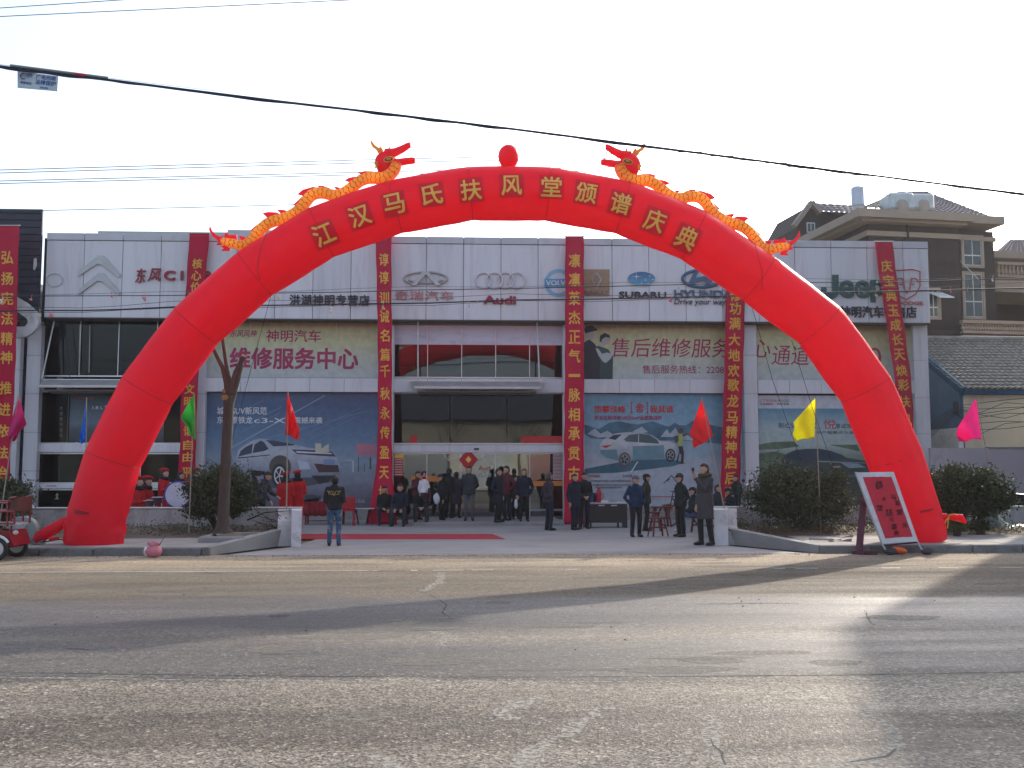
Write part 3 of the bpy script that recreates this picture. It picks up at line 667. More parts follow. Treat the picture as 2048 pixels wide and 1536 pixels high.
polyp(mb, Zp([(700, 1130), (705, 1085), (740, 1062), (780, 1080), (785, 1105), (750, 1095), (720, 1115), (715, 1140)]), YL - .015, NAVY)
polyp(mb, Zp([(668, 1185), (690, 1190), (720, 1230), (760, 1220), (808, 1230), (790, 1270), (750, 1305), (725, 1290), (690, 1240)]), YL - .018, PALEP)
mb.build('printed_woman', None, t)
t, *_ = poster('pale green poster with red characters at the right end of the showroom', 1516, 645, 1831, 761, upper_mat('film_c', z0, z1))
text_px('lettering', '通道', 1543, 690, 1620, 730, YL, CRIM, t, bold=.0, shear=.15)
text_px('lettering', '0', 1738, 695, 1762, 732, YL, CRIM, t, bold=.0)

# blue poster with a silver car
z0, z1 = z_of(1015, YS), z_of(786, YS)
m1 = grad_mat('film_blue', (z0, z1), [(0, (.10, .095, .125)), (.12, (.13, .13, .17)), (.22, (.18, .20, .26)), (.42, (.20, .29, .37)), (.62, (.09, .18, .29)), (.85, (.05, .10, .20)), (1, (.055, .085, .17))], .35, .7, .07)
t, *_ = poster('blue poster with a silver off road car, left of the entrance', 411, 786, 757, 1015, m1)
Z = zoomed(410, 780, 5.851)
SIL = grad_mat('print_silver', (P(550, 955, YL).z, P(550, 878, YL).z), [(0, (.16, .19, .24)), (.35, (.30, .34, .40)), (.62, (.40, .44, .50)), (1, (.30, .36, .44))], .25, 1.4, .10); PD = mat('print_black', (.02, .022, .028), .4); PDB = mat('print_darkblue', (.03, .045, .08), .4, .3, 2, coord='World'); PBR = mat('print_brown', (.07, .065, .055), .5); PW = mat('print_white', (.62, .64, .66), .45)
mb = MB(); polyp(mb, Z([(250, 700), (1400, 60), (1410, 66), (300, 690)]), YL, mat('print_streak', (.22, .32, .42), .4)); polyp(mb, Z([(500, 620), (1900, 240), (1900, 246), (560, 615)]), YL, mat('print_streak2', (.14, .22, .33), .4)); mb.build('light_streak', None, t)
for k_ in range(16):
    x_, y_, l_, w_ = ru(0, 1500), ru(60, 640), ru(200, 700), ru(2, 9); mb = MB(); polyp(mb, Z([(x_, y_ + l_ * .5), (min(2000, x_ + l_), y_), (min(2000, x_ + l_), y_ + w_), (x_, y_ + l_ * .5 + w_)]), YL + .001 - k_ * .0001, mat('print_streak3', (.13, .21, .32), .3)); mb.build('light_streak', None, t)
mb = MB(); polyp(mb, Z([(640, 1040), (1300, 1020), (1560, 990), (1560, 1060), (1100, 1140), (700, 1150)]), YL, mat('print_road', (.07, .07, .09), .5)); mb.build('printed_road', None, t)
mb = MB()
polyp(mb, Z([(370, 790), (390, 700), (470, 640), (560, 590), (640, 565), (740, 580), (1050, 640), (1180, 670), (1500, 720), (1540, 790), (1560, 860), (1580, 970), (1540, 1000), (1300, 1000), (1200, 970), (1100, 950), (1040, 960), (720, 960), (500, 940), (380, 880)]), YL - .003, SIL)
polyp(mb, Z([(390, 780), (415, 715), (470, 670), (560, 625), (545, 740)]), YL - .006, PDB); polyp(mb, Z([(556, 738), (580, 640), (650, 592), (690, 610), (745, 690), (700, 712)]), YL - .006, PDB)
polyp(mb, Z([(712, 585), (790, 590), (1045, 635), (1040, 648), (800, 660)]), YL - .006, PDB)
polyp(mb, Z([(380, 790), (760, 755), (760, 765), (385, 803)]), YL - .006, PD)
polyp(mb, Z([(1010, 695), (1280, 705), (1490, 720), (1530, 780), (1340, 770), (1080, 750)]), YL - .006, PDB); polyp(mb, Z([(1060, 715), (1480, 738), (1490, 750), (1080, 735)]), YL - .009, PW)
polyp(mb, Z([(1275, 860), (1560, 880), (1570, 960), (1330, 965)]), YL - .006, mat('print_maroon', (.06, .03, .04), .4)); polyp(mb, Z([(1385, 812), (1520, 815), (1520, 880), (1388, 875)]), YL - .009, mat('print_plate', (.16, .24, .40), .4))
polyp(mb, Z([(1080, 820), (1210, 850), (1235, 925), (1110, 930)]), YL - .006, mat('print_lamp', (.40, .48, .56), .4)); polyp(mb, Z([(1240, 1000), (1500, 1000), (1440, 1080), (1340, 1100)]), YL - .002, PD)
polyp(mb, Z([(1290, 625), (1360, 625), (1362, 690), (1400, 660), (1450, 625), (1450, 730), (1290, 730)]), YL - .009, mat('print_cream', (.50, .48, .38), .5))
c = Z([(880, 900)])[0]; ringp(mb, c[0], c[1], 22, 23.5, YL - .009, PBR); c = Z([(872, 1000)])[0]; ringp(mb, c[0], c[1], 16, 24, YL - .012, PD); ringp(mb, c[0], c[1], 11, 18, YL - .015, PW, inner=.8)
for k in range(5):
    t_ = 2 * pi * k / 5; polyp(mb, [(c[0] + 11 * cos(t_), c[1] + 18 * sin(t_)), (c[0] + 11 * cos(t_ + .22), c[1] + 18 * sin(t_ + .22)), (c[0], c[1] + 2), (c[0] - 1.5, c[1])], YL - .015, PW)
mb.build('printed_car', None, t)
mb = MB(); polyp(mb, Z([(1770, 625), (2000, 630), (2000, 770), (1775, 770)]), YL, mat('print_pink', (.42, .16, .22), .5)); mb.build('printed_signboard', None, t)
for a_, b__, c_, d_ in ((1790, 780, 1800, 960), (1860, 860, 1868, 960), (1925, 790, 1945, 930), (1640, 820, 1730, 826), (1725, 826, 1740, 960), (1560, 860, 1570, 960)):
    mb = MB(); polyp(mb, Z([(a_, b__), (c_, b__), (c_, d_), (a_, d_)]), YL - .003, PBR if a_ > 1780 else PALEP); mb.build('printed_post', None, t)
for s, q in (('城市SUV新风范', (434, 814, 534, 829)), ('东风雪铁龙', (434, 833, 505, 847)), ('c3-XR', (508, 836, 590, 846)), ('震撼来袭', (588, 834, 645, 847)), ('4008 2218566', (640, 998, 730, 1006))):
    text_px('lettering', s, *q, YL, PW if q[1] < 990 else mat('print_grey', (.3, .3, .34), .5), t, bold=.012)

# pale poster with a white estate car
m2 = grad_mat('film_pale', (z0, z1), [(0, (.36, .40, .46)), (.28, (.38, .43, .49)), (.4, (.36, .42, .47)), (.5, (.25, .36, .43)), (.7, (.20, .36, .46)), (.85, (.16, .32, .42)), (1, (.12, .27, .38))], .35, .9, .07)
t, *_ = poster('pale blue poster with a white hatchback and a hiker, right of the entrance', 1168, 787, 1489, 1015, m2)
Z = zoomed(1165, 780, 6.4)
MT = mat('print_mountain', (.06, .14, .20), .5, .5, 2.2, coord='World', stretch=(1, 1, 1.5)); MT2 = mat('print_snow', (.34, .40, .45), .5, .3, 2, coord='World')
mb = MB(); polyp(mb, Z([(25, 560), (25, 440), (120, 470), (210, 500), (340, 420), (470, 400), (620, 430), (720, 440), (900, 400), (1010, 440), (1100, 470), (1180, 420), (1240, 450), (1330, 450), (1420, 390), (1790, 480), (1790, 690), (1300, 650), (600, 640), (100, 620)]), YL, MT)
for q in ([(60, 560), (160, 490), (230, 560), (320, 520), (420, 590), (200, 610)], [(1000, 600), (1080, 500), (1120, 560), (1190, 480), (1250, 600)], [(640, 530), (760, 470), (840, 540), (700, 560)], [(1260, 640), (1330, 560), (1400, 620), (1520, 560), (1600, 660)]): polyp(mb, Z(q), YL - .003, MT2)
mb.build('printed_mountains', None, t)
mb = MB(); polyp(mb, Z([(25, 1010), (440, 930), (700, 895), (1050, 885), (1220, 900), (1290, 930), (1160, 975), (780, 1020), (400, 1060), (25, 1070)]), YL - .004, mat('print_shadow_teal', (.035, .12, .17), .5, .3, 2, coord='World')); polyp(mb, Z([(610, 1055), (700, 915), (715, 915), (628, 1055)]), YL - .007, PW); mb.build('printed_ground', None, t)
WH = grad_mat('print_carwhite', (P(1270, 925, YL).z, P(1270, 865, YL).z), [(0, (.22, .30, .34)), (.4, (.36, .42, .45)), (.65, (.50, .54, .56)), (1, (.38, .44, .48))], .25, 1.4, .10); TL = mat('print_carlow', (.12, .25, .30), .4, .3, 2, coord='World')
mb = MB(); polyp(mb, Z([(220, 700), (260, 640), (330, 590), (400, 560), (500, 545), (600, 538), (760, 546), (880, 575), (960, 625), (1000, 665), (1100, 655), (1180, 690), (1212, 760), (1195, 850), (1060, 875), (640, 895), (600, 935), (460, 905), (300, 860), (230, 800)]), YL - .008, WH)
polyp(mb, Z([(640, 720), (1040, 705), (1050, 870), (650, 890)]), YL - .011, TL); polyp(mb, Z([(225, 770), (440, 760), (460, 905), (300, 860), (230, 810)]), YL - .011, TL)
polyp(mb, Z([(530, 630), (600, 572), (740, 558), (860, 575), (960, 640), (985, 688), (700, 668), (560, 660)]), YL - .011, mat('print_window', (.05, .11, .12), .3)); polyp(mb, Z([(330, 620), (400, 575), (505, 568), (420, 640)]), YL - .011, PDB); polyp(mb, Z([(232, 715), (390, 700), (300, 745)]), YL - .011, stk)
polyp(mb, Z([(715, 562), (724, 562), (722, 668), (712, 668)]), YL - .014, WH)
for cx, cy, rx, ry in ((540, 890, 75, 92), (1125, 835, 64, 84)):
    c = Z([(cx, cy)])[0]; ringp(mb, c[0], c[1], rx / 6.4, ry / 6.4, YL - .014, PD if cx > 1000 else mat('print_arch_brown', (.12, .07, .06), .5)); ringp(mb, c[0], c[1], rx * .72 / 6.4, ry * .72 / 6.4, YL - .017, WH); ringp(mb, c[0], c[1], rx * .62 / 6.4, ry * .62 / 6.4, YL - .020, PD)
    for k in range(5):
        a_ = 2 * pi * k / 5 + .3; polyp(mb, [(c[0] + rx * .66 / 6.4 * cos(a_), c[1] + ry * .66 / 6.4 * sin(a_)), (c[0] + rx * .66 / 6.4 * cos(a_ + .3), c[1] + ry * .66 / 6.4 * sin(a_ + .3)), (c[0], c[1] + 1), (c[0] - 1, c[1])], YL - .023, WH)
mb.build('printed_car', None, t)
mb = MB(); VY = mat('print_vest', (.34, .40, .12), .5)
polyp(mb, Z([(1225, 720), (1280, 715), (1298, 800), (1292, 930), (1325, 935), (1255, 948), (1268, 830), (1240, 800), (1222, 925), (1200, 925), (1215, 860), (1240, 780)]), YL - .026, PD); polyp(mb, Z([(1215, 560), (1285, 560), (1290, 600), (1275, 720), (1225, 720)]), YL - .029, VY)
polyp(mb, Z([(1175, 590), (1225, 580), (1230, 650), (1190, 680)]), YL - .032, PBR); c = Z([(1262, 520)])[0]; ringp(mb, c[0], c[1], 4.2, 5.5, YL - .032, PBR); polyp(mb, Z([(1280, 570), (1355, 555), (1355, 570), (1285, 595)]), YL - .032, PBR)
mb.build('printed_hiker', None, t)
for s, q, m in (('质攀珠峰', (1188, 811, 1251, 826), stk), ('舍', (1271, 806, 1288, 825), stk), ('[', (1262, 804, 1265, 827), stk), (']', (1293, 804, 1296, 827), stk), ('我其谁', (1300, 811, 1347, 826), stk), ('安全征程突破100万km*品质挑战杯', (1189, 831, 1324, 840), CRIM),
               ('活动规则', (1177, 949, 1200, 955), stk), ('东风风神', (1245, 949, 1264, 955), PBR), ('活动期间购车即享礼遇活动期间购车即享', (1180, 960, 1262, 964), PBR), ('凡活动期间到店均可参与抽奖以及试驾体验', (1180, 968, 1262, 972), PBR), ('详情请咨询当地经销商或拨打热线', (1190, 973, 1243, 977), PBR)):
    text_px('lettering', s, *q, YL - .004, m, t, bold=.0 if q[3] - q[1] < 8 else .02)
mb = MB(); c = Z([(1110, 1160)])[0]
for a_, b__ in (((1327, 967), (1343, 951)), ((1343, 951), (1356, 968)), ((1334, 962), (1339, 958))):
    d = Vector((b__[0] - a_[0], b__[1] - a_[1])).normalized(); nx, ny = -d.y * .9, d.x * .9
    polyp(mb, [(a_[0] + nx, a_[1] + ny), (b__[0] + nx, b__[1] + ny), (b__[0] - nx, b__[1] - ny), (a_[0] - nx, a_[1] - ny)], YL, PD)
mb.build('printed_logo', None, t)
MB().box(P(1300, 800, YL).x, P(1350, 800, YL).x, YL - .003, YL, z_of(994.5, YL), z_of(993, YL)).build('printed_line', stk, t)

# pale green poster with a dark saloon
m3 = grad_mat('film_green', (z0, z1), [(0, (.06, .10, .08)), (.3, (.10, .16, .11)), (.45, (.20, .27, .22)), (.55, (.36, .44, .42)), (.7, (.34, .44, .46)), (.86, (.11, .27, .37)), (.868, (.11, .27, .37)), (.874, (.52, .53, .58)), (1, (.52, .53, .58))], .35, .9, .0)
t, *_ = poster('pale green poster with a dark saloon car behind the right bush', 1516, 789, 1831, 1018, m3)
Z = zoomed(1510, 780, 5.851)
for q in ([(35, 640), (200, 610), (450, 600), (520, 660), (300, 690), (35, 700)], [(860, 640), (1200, 640), (1230, 720), (1100, 690)], [(35, 740), (250, 720), (380, 760), (200, 900), (35, 920)]): polyp(MB(), Z(q), YL, mat('print_meadow', (.10, .15, .09), .5, .5, 4, coord='World')).build('printed_meadow', None, t)
mb = MB(); DK = mat('print_darkcar', (.045, .06, .06), .35, .4, 1.5, coord='World', stretch=(1, 1, 3))
polyp(mb, Z([(310, 800), (380, 740), (480, 700), (600, 688), (760, 688), (880, 710), (1000, 750), (1070, 792), (1300, 830), (1400, 900), (1420, 1300), (300, 1300), (280, 900)]), YL - .003, DK)
polyp(mb, Z([(325, 805), (390, 750), (480, 712), (600, 702), (660, 715), (715, 790), (760, 825), (540, 825)]), YL - .006, PDB); polyp(mb, Z([(690, 700), (860, 712), (1060, 792), (770, 812)]), YL - .006, PDB)
polyp(mb, Z([(1000, 850), (1200, 860), (1300, 905), (1100, 915)]), YL - .006, mat('print_headlamp', (.22, .30, .36), .4)); polyp(mb, Z([(740, 830), (1300, 850), (1300, 858), (745, 842)]), YL - .006, WH)
polyp(mb, Z([(905, 895), (985, 885), (1010, 900), (940, 918)]), YL - .006, mat('print_beige', (.3, .27, .2), .4))
polyp(mb, Z([(1060, 1000), (1330, 1010), (1330, 1016), (1060, 1006)]), YL - .006, WH); polyp(mb, Z([(1070, 1085), (1130, 1085), (1130, 1092), (1070, 1092)]), YL - .006, WH)
mb.build('printed_car', None, t)
for s, q, m in (('CITROEN', (1520, 799, 1552, 804), stk), ('MOOG', (1556, 799, 1578, 804), PBR), ('东风雪铁龙', (1520, 806, 1546, 810), PD), ('神明专营', (1554, 806, 1578, 810), PD), ('新C5', (1557, 845, 1586, 857), PD), ('东风', (1600, 845, 1636, 858), PD), ('悦', (1647, 839, 1671, 858), stk), ('享试驾', (1671, 847, 1703, 857), PD), ('新产智尊进入豪', (1632, 862, 1708, 868), PBR)):
    text_px('lettering', s, *q, YL, m, t, bold=.0)
# dealership display behind the left glass
YW = YG - .02
mb = MB(); t = thing('window_display', 'dark blue car poster and screen inside the left showroom window', 'poster', P(180, 890, YW - .02))
a, b_ = P(138, 884, YW), P(330, 787, YW)
MB().box(a.x, b_.x, YW - .02, YW - .005, a.z, b_.z).build('printed_sheet', grad_mat('film_night', (a.z, b_.z), [(0, (.02, .03, .04)), (.25, (.05, .07, .09)), (.4, (.10, .15, .20)), (.8, (.02, .05, .09)), (1, (.012, .02, .03))], .3, 1, .04), t)
text_px('lettering', '1.8 L 智能', 185, 811, 232, 819, YW - .022, PW, t)
text_px('lettering', '东风雪铁龙', 147, 794, 187, 800, YW - .022, mat('dim_red', (.25, .04, .04), .5), t)
for q in ((134.5, 785, 138, 885), ):
    a, b_ = P(q[0], q[3], YW), P(q[2], q[1], YW); MB().box(a.x, b_.x, YW - .03, YW, a.z, b_.z).build('display_frame', STEEL, t)
for k, ch in enumerate('大宗合作价来'): text_px('lettering', ch, 119, 812 + k * 11, 126, 820 + k * 11, YW - .015, mat('dim_grey', (.16, .17, .18), .5), t)
text_px('lettering', 'CHANA', 92, 970, 113, 973.5, YG - .085, mat('dim_red', (.25, .04, .04), .5), bld)
mb = MB(); s_ = P(114, 993, YG - .02)
MB().lathe([(0, -.09), (.08, -.085), (.03, -.045), (.03, .02), (.05, .05), (.02, .09), (0, .10)], s_, 10).build('window_decal', mat('gold_decal', (.35, .28, .14), .5), bld)

# ---------------------------------------------------------------- signs on the fascia
YN = YF - .03
def sign(label, px, py): return thing('sign', label, 'sign', P(px, py, YN))
SILV = mat('sign_silver', (.40, .40, .40), .35, .1, 4, metal=.3, dirt=(.2, .18, .15), dirt_amt=.4); REDS = mat('sign_red', (.30, .012, .035), .45, .1); NVY = mat('sign_navy', (.015, .018, .035), .45); HY = mat('sign_blue', (.05, .12, .22), .4)
def tubep(mb, pts, r, Y, n=8, ys=1.0): mb.tube([P(x, y, Y) for x, y in pts], r, n, sx=1, ys=ys); return mb
def ell_pts(cx, cy, rx, ry, a0=0, a1=360, n=30): return [(cx + rx * cos(radians(a0 + (a1 - a0) * i / n)), cy + ry * sin(radians(a0 + (a1 - a0) * i / n))) for i in range(n + 1)]
s = sign('large silver double chevron emblem at the left end of the fascia', 199, 560)
for dy in (0, 38):
    mb = MB().use(SILV); z = zoomed(0, 400, 4)
    d_ = dy * 4
    mb.prism([P(x, y, YN) for x, y in z([(625, 612 + d_ * .97), (640, 560 + d_), (790, 445 + d_ * .92), (830, 447 + d_ * .92), (965, 600 + d_ * .95), (955, 625 + d_ * .9), (820, 520 + d_ * .88), (780, 512 + d_ * .9)])], (0, -.04, 0)).build('chevron', None, s)
mb = MB(); tubep(mb, ell_pts(109, 560, 16, 13), .014, YN + .005).build('old_outline', PANELD, s)
s = sign('dark red brand lettering with two brush characters left of the arch', 300, 552)
text_px('lettering', '东', 271, 537, 293, 566, YN, REDS, s, .05, .01, .2); text_px('lettering', '风', 296, 537, 322, 563, YN, REDS, s, .05, .01, .2)
text_px('lettering', 'CITROEN', 328, 543, 520, 561, YN, REDS, s, .05, .05, space=1.5)
s = sign('navy dealer lettering under the arch, left of the second banner', 659, 600)
text_px('lettering', '洪湖神明专营店', 579, 590, 739, 611, YN, NVY, s, .04, .02, space=1.1)
s = sign('silver winged oval emblem with faded red characters, right of the tree banner', 851, 570)
for q in (ell_pts(851, 557, 43, 13, 125, 262), ell_pts(851, 557, 43, 13, 278, 415), ell_pts(851, 556, 36, 10, 20, 160)): tubep(MB(), q, .035, YN - .02).build('oval', SILV, s)
MB().use(SILV).prism([P(x, y, YN - .03) for x, y in ((822, 571), (845, 544), (858, 544), (882, 571), (872, 571), (852, 549), (832, 571))], (0, -.06, 0)).build('peak', None, s)
text_px('lettering', '奇瑞汽车', 790, 582, 907, 601, YN, mat('faded_red', (.50, .22, .22), .7, .5, 5), s, .01, .015, space=1.1)
s = sign('four interlocked white rings above a dark red four letter name', 1001, 575)
for i in range(4): tubep(MB(), ell_pts(967 + i * 22, 561, 16.5, 15.5), .032, YN - .015 * (1 + i % 2)).build('ring', mat('ring_white', (.58, .57, .60), .4, .1, dirt=(.4, .3, .33)), s)
text_px('lettering', 'Audi', 967, 592, 1032, 608, YN, REDS, s, .05, .05)
s = sign('round pale blue car brand emblem beside the fourth banner', 1116, 566)
mb = MB(); ringp(mb, 1117, 566, 28, 28, YN, mat('sign_cyan', (.20, .42, .58), .35)); ringp(mb, 1117, 566, 21, 20, YN - .02, mat('sign_pale', (.58, .58, .62), .35)); mb.build('disc', None, s)
MB().use(mat('sign_azure', (.08, .30, .52), .35)).prism([P(x, y, YN - .025) for x, y in ((1089, 558), (1146, 558), (1146, 574), (1089, 574))], (0, -.03, 0)).build('bar', None, s)
text_px('lettering', 'VOLVO', 1092, 561, 1143, 571, YN - .06, PW, s, .01, .03)
s = sign('square brown stone look emblem plate with a diamond', 1194, 566)
MB().use(mat('sign_stone', (.34, .22, .13), .6, .2, 6, dirt=(.2, .12, .07))).prism([P(x, y, YN) for x, y in ((1167, 539), (1219, 539), (1219, 592), (1167, 592))], (0, -.03, 0)).build('plate', None, s)
MB().tube([P(x, y, YN - .05) for x, y in ((1193, 546), (1202, 560), (1193, 577), (1184, 560), (1193, 546), (1202, 560))], .035, 6).build('diamond', SILV, s)
text_px('lettering', 'RENAULT', 1169, 582, 1216, 590, YN - .033, mat('sign_brown', (.10, .06, .04), .5), s, .01, .01)
s = sign('blue oval emblem with white stars above black lettering', 1283, 575)
SBL = grad_mat('sign_oval', (z_of(574, YN), z_of(541, YN)), [(0, (.12, .38, .55)), (1, (.02, .10, .26))], .3)
mb = MB(); ringp(mb, 1283, 557.5, 30, 16, YN, PW); ringp(mb, 1283, 557.5, 27.5, 14, YN - .02, SBL); mb.build('oval', None, s)
for cx, cy, r_ in ((1273, 553, 8), (1300, 552, 4), (1291, 560, 4), (1306, 559, 4), (1283, 567, 4), (1296, 567, 4)):
    mb = MB(); polyp(mb, [(cx + (r_ if k % 2 == 0 else r_ * .16) * cos(k * pi / 4) * (1.3 if k % 4 == 0 else 1), cy + (r_ if k % 2 == 0 else r_ * .16) * sin(k * pi / 4)) for k in range(8)], YN - .03, PW); mb.build('star', None, s)
text_px('lettering', 'SUBARU', 1238, 584, 1332, 596, YN, NVY, s, .05, .03)
s = sign('dark blue oval emblem and lettering with a slogan, partly behind the arch', 1410, 575)
tubep(MB(), ell_pts(1405, 557, 40, 17), .05, YN - .03).build('oval', HY, s)
mb = MB().use(HY); mb.prism([P(x, y, YN - .02) for x, y in ((1375, 569), (1388, 545), (1398, 541), (1391, 556), (1412, 552), (1420, 541), (1432, 543), (1420, 570), (1408, 572), (1414, 560), (1392, 564), (1388, 572))], (0, -.06, 0)).build('slanted_letter', None, s)
text_px('lettering', 'HYUNDAI', 1348, 581, 1470, 596, YN, HY, s, .05, .04); text_px('lettering', 'Drive your way', 1348, 598, 1452, 612, YN, NVY, s, .03, .0, .2)
s = sign('big dark green lettering right of the arch', 1705, 580)
JM = mat('sign_green', (.008, .075, .07), .4, .1)
MB().prism([P(x, y, YN) for x, y in ((1664, 550), (1676, 550), (1676, 585), (1674, 592), (1668, 597), (1658, 598), (1648, 595), (1642, 588), (1642, 575), (1652, 575), (1652, 583), (1655, 587), (1660, 587), (1664, 583))], (0, -.06, 0)).build('lettering', JM, s)
for ch_, q in (('e', (1679, 561, 1707, 596)), ('e', (1710, 561, 1738, 596)), ('p', (1741, 561, 1769, 605))): text_px('lettering', ch_, *q, YN, JM, s, .06, .045)
s = sign('navy dealer lettering below the green name', 1755, 625)
text_px('lettering', '洪湖神明汽车销售店', 1636, 613, 1832, 635, YN, NVY, s, .04, .02)
s = sign('red outlined shield emblem with a ram head at the right end', 1814, 570)
MB().tube([P(x, y, YN - .02) for x, y in ((1789, 541), (1826, 539), (1840, 543), (1840, 572), (1832, 588), (1812, 599), (1795, 590), (1788, 572), (1789, 541))], .02, 6).build('shield', mat('sign_dodge', (.42, .03, .04), .5), s)
for sx_ in (-1, 1):
    c = (1814 + sx_ * 13, 565); MB().tube([P(c[0] + (11 - k * .5) * cos(k * .32 + (0 if sx_ > 0 else pi)) * .85, c[1] - (11 - k * .5) * sin(k * .32) * (1), YN - .02) for k in range(18)], .022, 5).build('horn', mat('sign_dodge2', (.45, .14, .14), .5), s)
MB().tube([P(x, y, YN - .02) for x, y in ((1806, 556), (1810, 580), (1814, 586), (1819, 580), (1823, 556))], .03, 5).build('muzzle', mat('sign_dodge2', (.45, .14, .14), .5), s)
text_px('lettering', 'DODGE', 1794, 603, 1846, 610, YN, mat('sign_dodge3', (.50, .12, .10), .5), s, .02, .04)

# ---------------------------------------------------------------- hanging banners
def banner(label, pts, w_px, chars, Yt, Yb, chw=26, chh=28):
    # pts: [(px_centre, py)] top to bottom; each w in w_px
    n = 60; m_ = 6; t = thing('hanging_banner', label, 'banner', P(pts[0][0], pts[0][1], Yt))
    ys = [p[1] for p in pts]
    def at(py):
        return float(np.interp(py, ys, [p[0] for p in pts])), float(np.interp(py, ys, w_px))
    def Yat(py, u):
        k = (py - ys[0]) / (ys[-1] - ys[0]); return Yt + (Yb - Yt) * k + .05 * sin(k * 17 + pts[0][0]) * (k * (1 - k) * 3 + .1) + .035 * sin(u * 5 + k * 9 + pts[0][0] * .1) * min(1, k * 4)
    vs_ = []; fs = []
    for i in range(n + 1):
        py = ys[0] + (ys[-1] - ys[0]) * i / n; cx, w_ = at(py)
        for j in range(m_ + 1):
            u = j / m_ - .5; vs_.append(P(cx + u * w_ + .6 * sin(i * .7 + j), py, Yat(py, u)))
    for i in range(n):
        for j in range(m_): a = i * (m_ + 1) + j; fs.append((a, a + 1, a + m_ + 2, a + m_ + 1))
    o = MB().add(vs_, fs).build('cloth', BANR, t, True)
    sm = o.modifiers.new('thick', 'SOLIDIFY'); sm.thickness = .006
    for ch, py, *rest in chars:
        cx, w_ = at(py); hw, hh = chw / 2 * (rest[0] if rest else 1), chh / 2
        v, f = text_data(ch, .022)
        out = []; sl_ = (at(py + 10)[0] - at(py - 10)[0]) / 20
        ar = 1.0
        if ch == '一': hh_ = 3
        else: hh_ = hh
        for a, b, c in v:
            qx, qy = cx + (a - .5) * 2 * hw + (.5 - b) * 2 * hh_ * sl_, py + (.5 - b) * 2 * hh_
            out.append(P(qx, qy, Yat(qy, (qx - cx) / w_) - .028 - .004 * c))
        MB().add(out, f).build('lettering', BANG, t)
    MB().tube([P(pts[0][0] - w_px[0] / 2 - 2, pts[0][1] - 1, Yt), P(pts[0][0] + w_px[0] / 2 + 2, pts[0][1] - 1, Yt)], .02, 6).build('top_rod', STEEL, t)
    return t
B = lambda s, y0, dy: [(c, y0 + i * dy) for i, c in enumerate(s)]
banner('faded red slogan banner on the dark building at the far left', [(15, 452), (14, 640), (12, 760), (6, 880), (0, 985)], [46, 40, 36, 34, 36], list(zip('弘扬宪法精神', (515, 557, 597, 637, 677, 715))) + list(zip('推进依法治国', (776, 819, 862, 905, 945, 980))), 31.1, 30.9, 24, 26)
banner('red slogan banner behind the left leg of the arch', [(399, 467), (386, 640), (378, 800), (376, 900), (371, 985)], [40, 36, 33, 32, 38], [('核', 527), ('心', 551), ('价', 574), ('值', 598), ('观', 622), ('富', 655), ('强', 680), ('民', 710), ('主', 738)] + list(zip('文明和谐自由平等', (778, 804, 832, 862, 890, 914, 945, 972))), 31.72, 32.1, 20, 20)
banner('narrow red banner left of the entrance, reading down to a seated man', [(767, 440), (768, 560), (770, 690), (770, 860), (768, 950), (764, 1048)], [32, 30, 28, 28, 34, 62], list(zip('谆谆训诫名篇千秋永传盈天地', (519, 555, 596, 633, 671, 709, 742, 787, 826, 865, 905, 945, 984))), 31.72, 29.8, 19, 25)
banner('broad red banner right of the entrance with its foot on the ground', [(1149, 474), (1149, 700), (1148, 900), (1147, 1049)], [37, 38, 40, 38], list(zip('凛凛英杰正气一脉相承贯古今', (521, 559, 596, 635, 674, 712, 751, 790, 829, 867, 907, 946, 986))), 31.72, 29.6, 23, 27)
banner('red banner behind the right half of the arch, left of a white pillar', [(1474, 480), (1471, 600), (1467, 760), (1462, 900), (1460, 1045)], [38, 38, 38, 38, 40], list(zip('修功满大地欢歌龙马精神启后昆', (590, 617, 647, 679, 710, 741, 770, 802, 835, 864, 894, 925, 956, 987))), 31.72, 32.1, 23, 25)
banner('slanting red banner at the right end of the showroom', [(1767, 484), (1773, 532), (1791, 650), (1806, 760), (1813, 850), (1815, 1000)], [35, 35, 34, 33, 30, 30], list(zip('庆宝典玉成长天焕彩扶风', (532, 561, 591, 621, 650, 679, 709, 741, 770, 803, 840))), 31.72, 32.0, 22, 23)

# ---------------------------------------------------------------- dark building on the far left
lb = thing('dark_clad_building', 'navy building with ribbed cladding beside the left end of the showroom', 'building', (-16, 31, 0))
CLAD = mat('navy_cladding', (.012, .015, .032), .5, .15)
YD = 31.8; x0, x1 = -24, P(82, 500, YD).x; zt = P(60, 418, YD).z; zm = P(60, 472, YD).z
MB().box(x0, x1 - .02, YD + .05, YD + .14, P(60, 640, YD).z, zt - .02).build('core_wall', CLAD, lb); MB().box(x0, P(37, 700, 33).x, 33, 44, 0, ZT - 1.2).build('rear_wing', CLAD, lb)
x = x0
k = 0
z = P(60, 640, YD).z
while z < zt - .02:
    MB().bbox(x0, x1, YD, YD + .045, z + .006, min(z + .22, zt), .01).build('cladding_board', CLAD, lb); z += .228
MB().box(x1 - .015, P(92, 550, YD + .3).x, YD + .28, YD + .6, P(60, 640, YD).z, zm).build('shaded_fascia_side', CLAD, lb)  # showroom fascia side in shadow, the shade painted in as dark navy
pillar(13, 36, lb, 655, YP - .2, (740, 808, 886, 960, 1017))
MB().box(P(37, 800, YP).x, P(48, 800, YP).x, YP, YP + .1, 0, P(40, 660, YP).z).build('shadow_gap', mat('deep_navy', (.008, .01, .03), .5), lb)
z = zoomed(0, 400, 4)
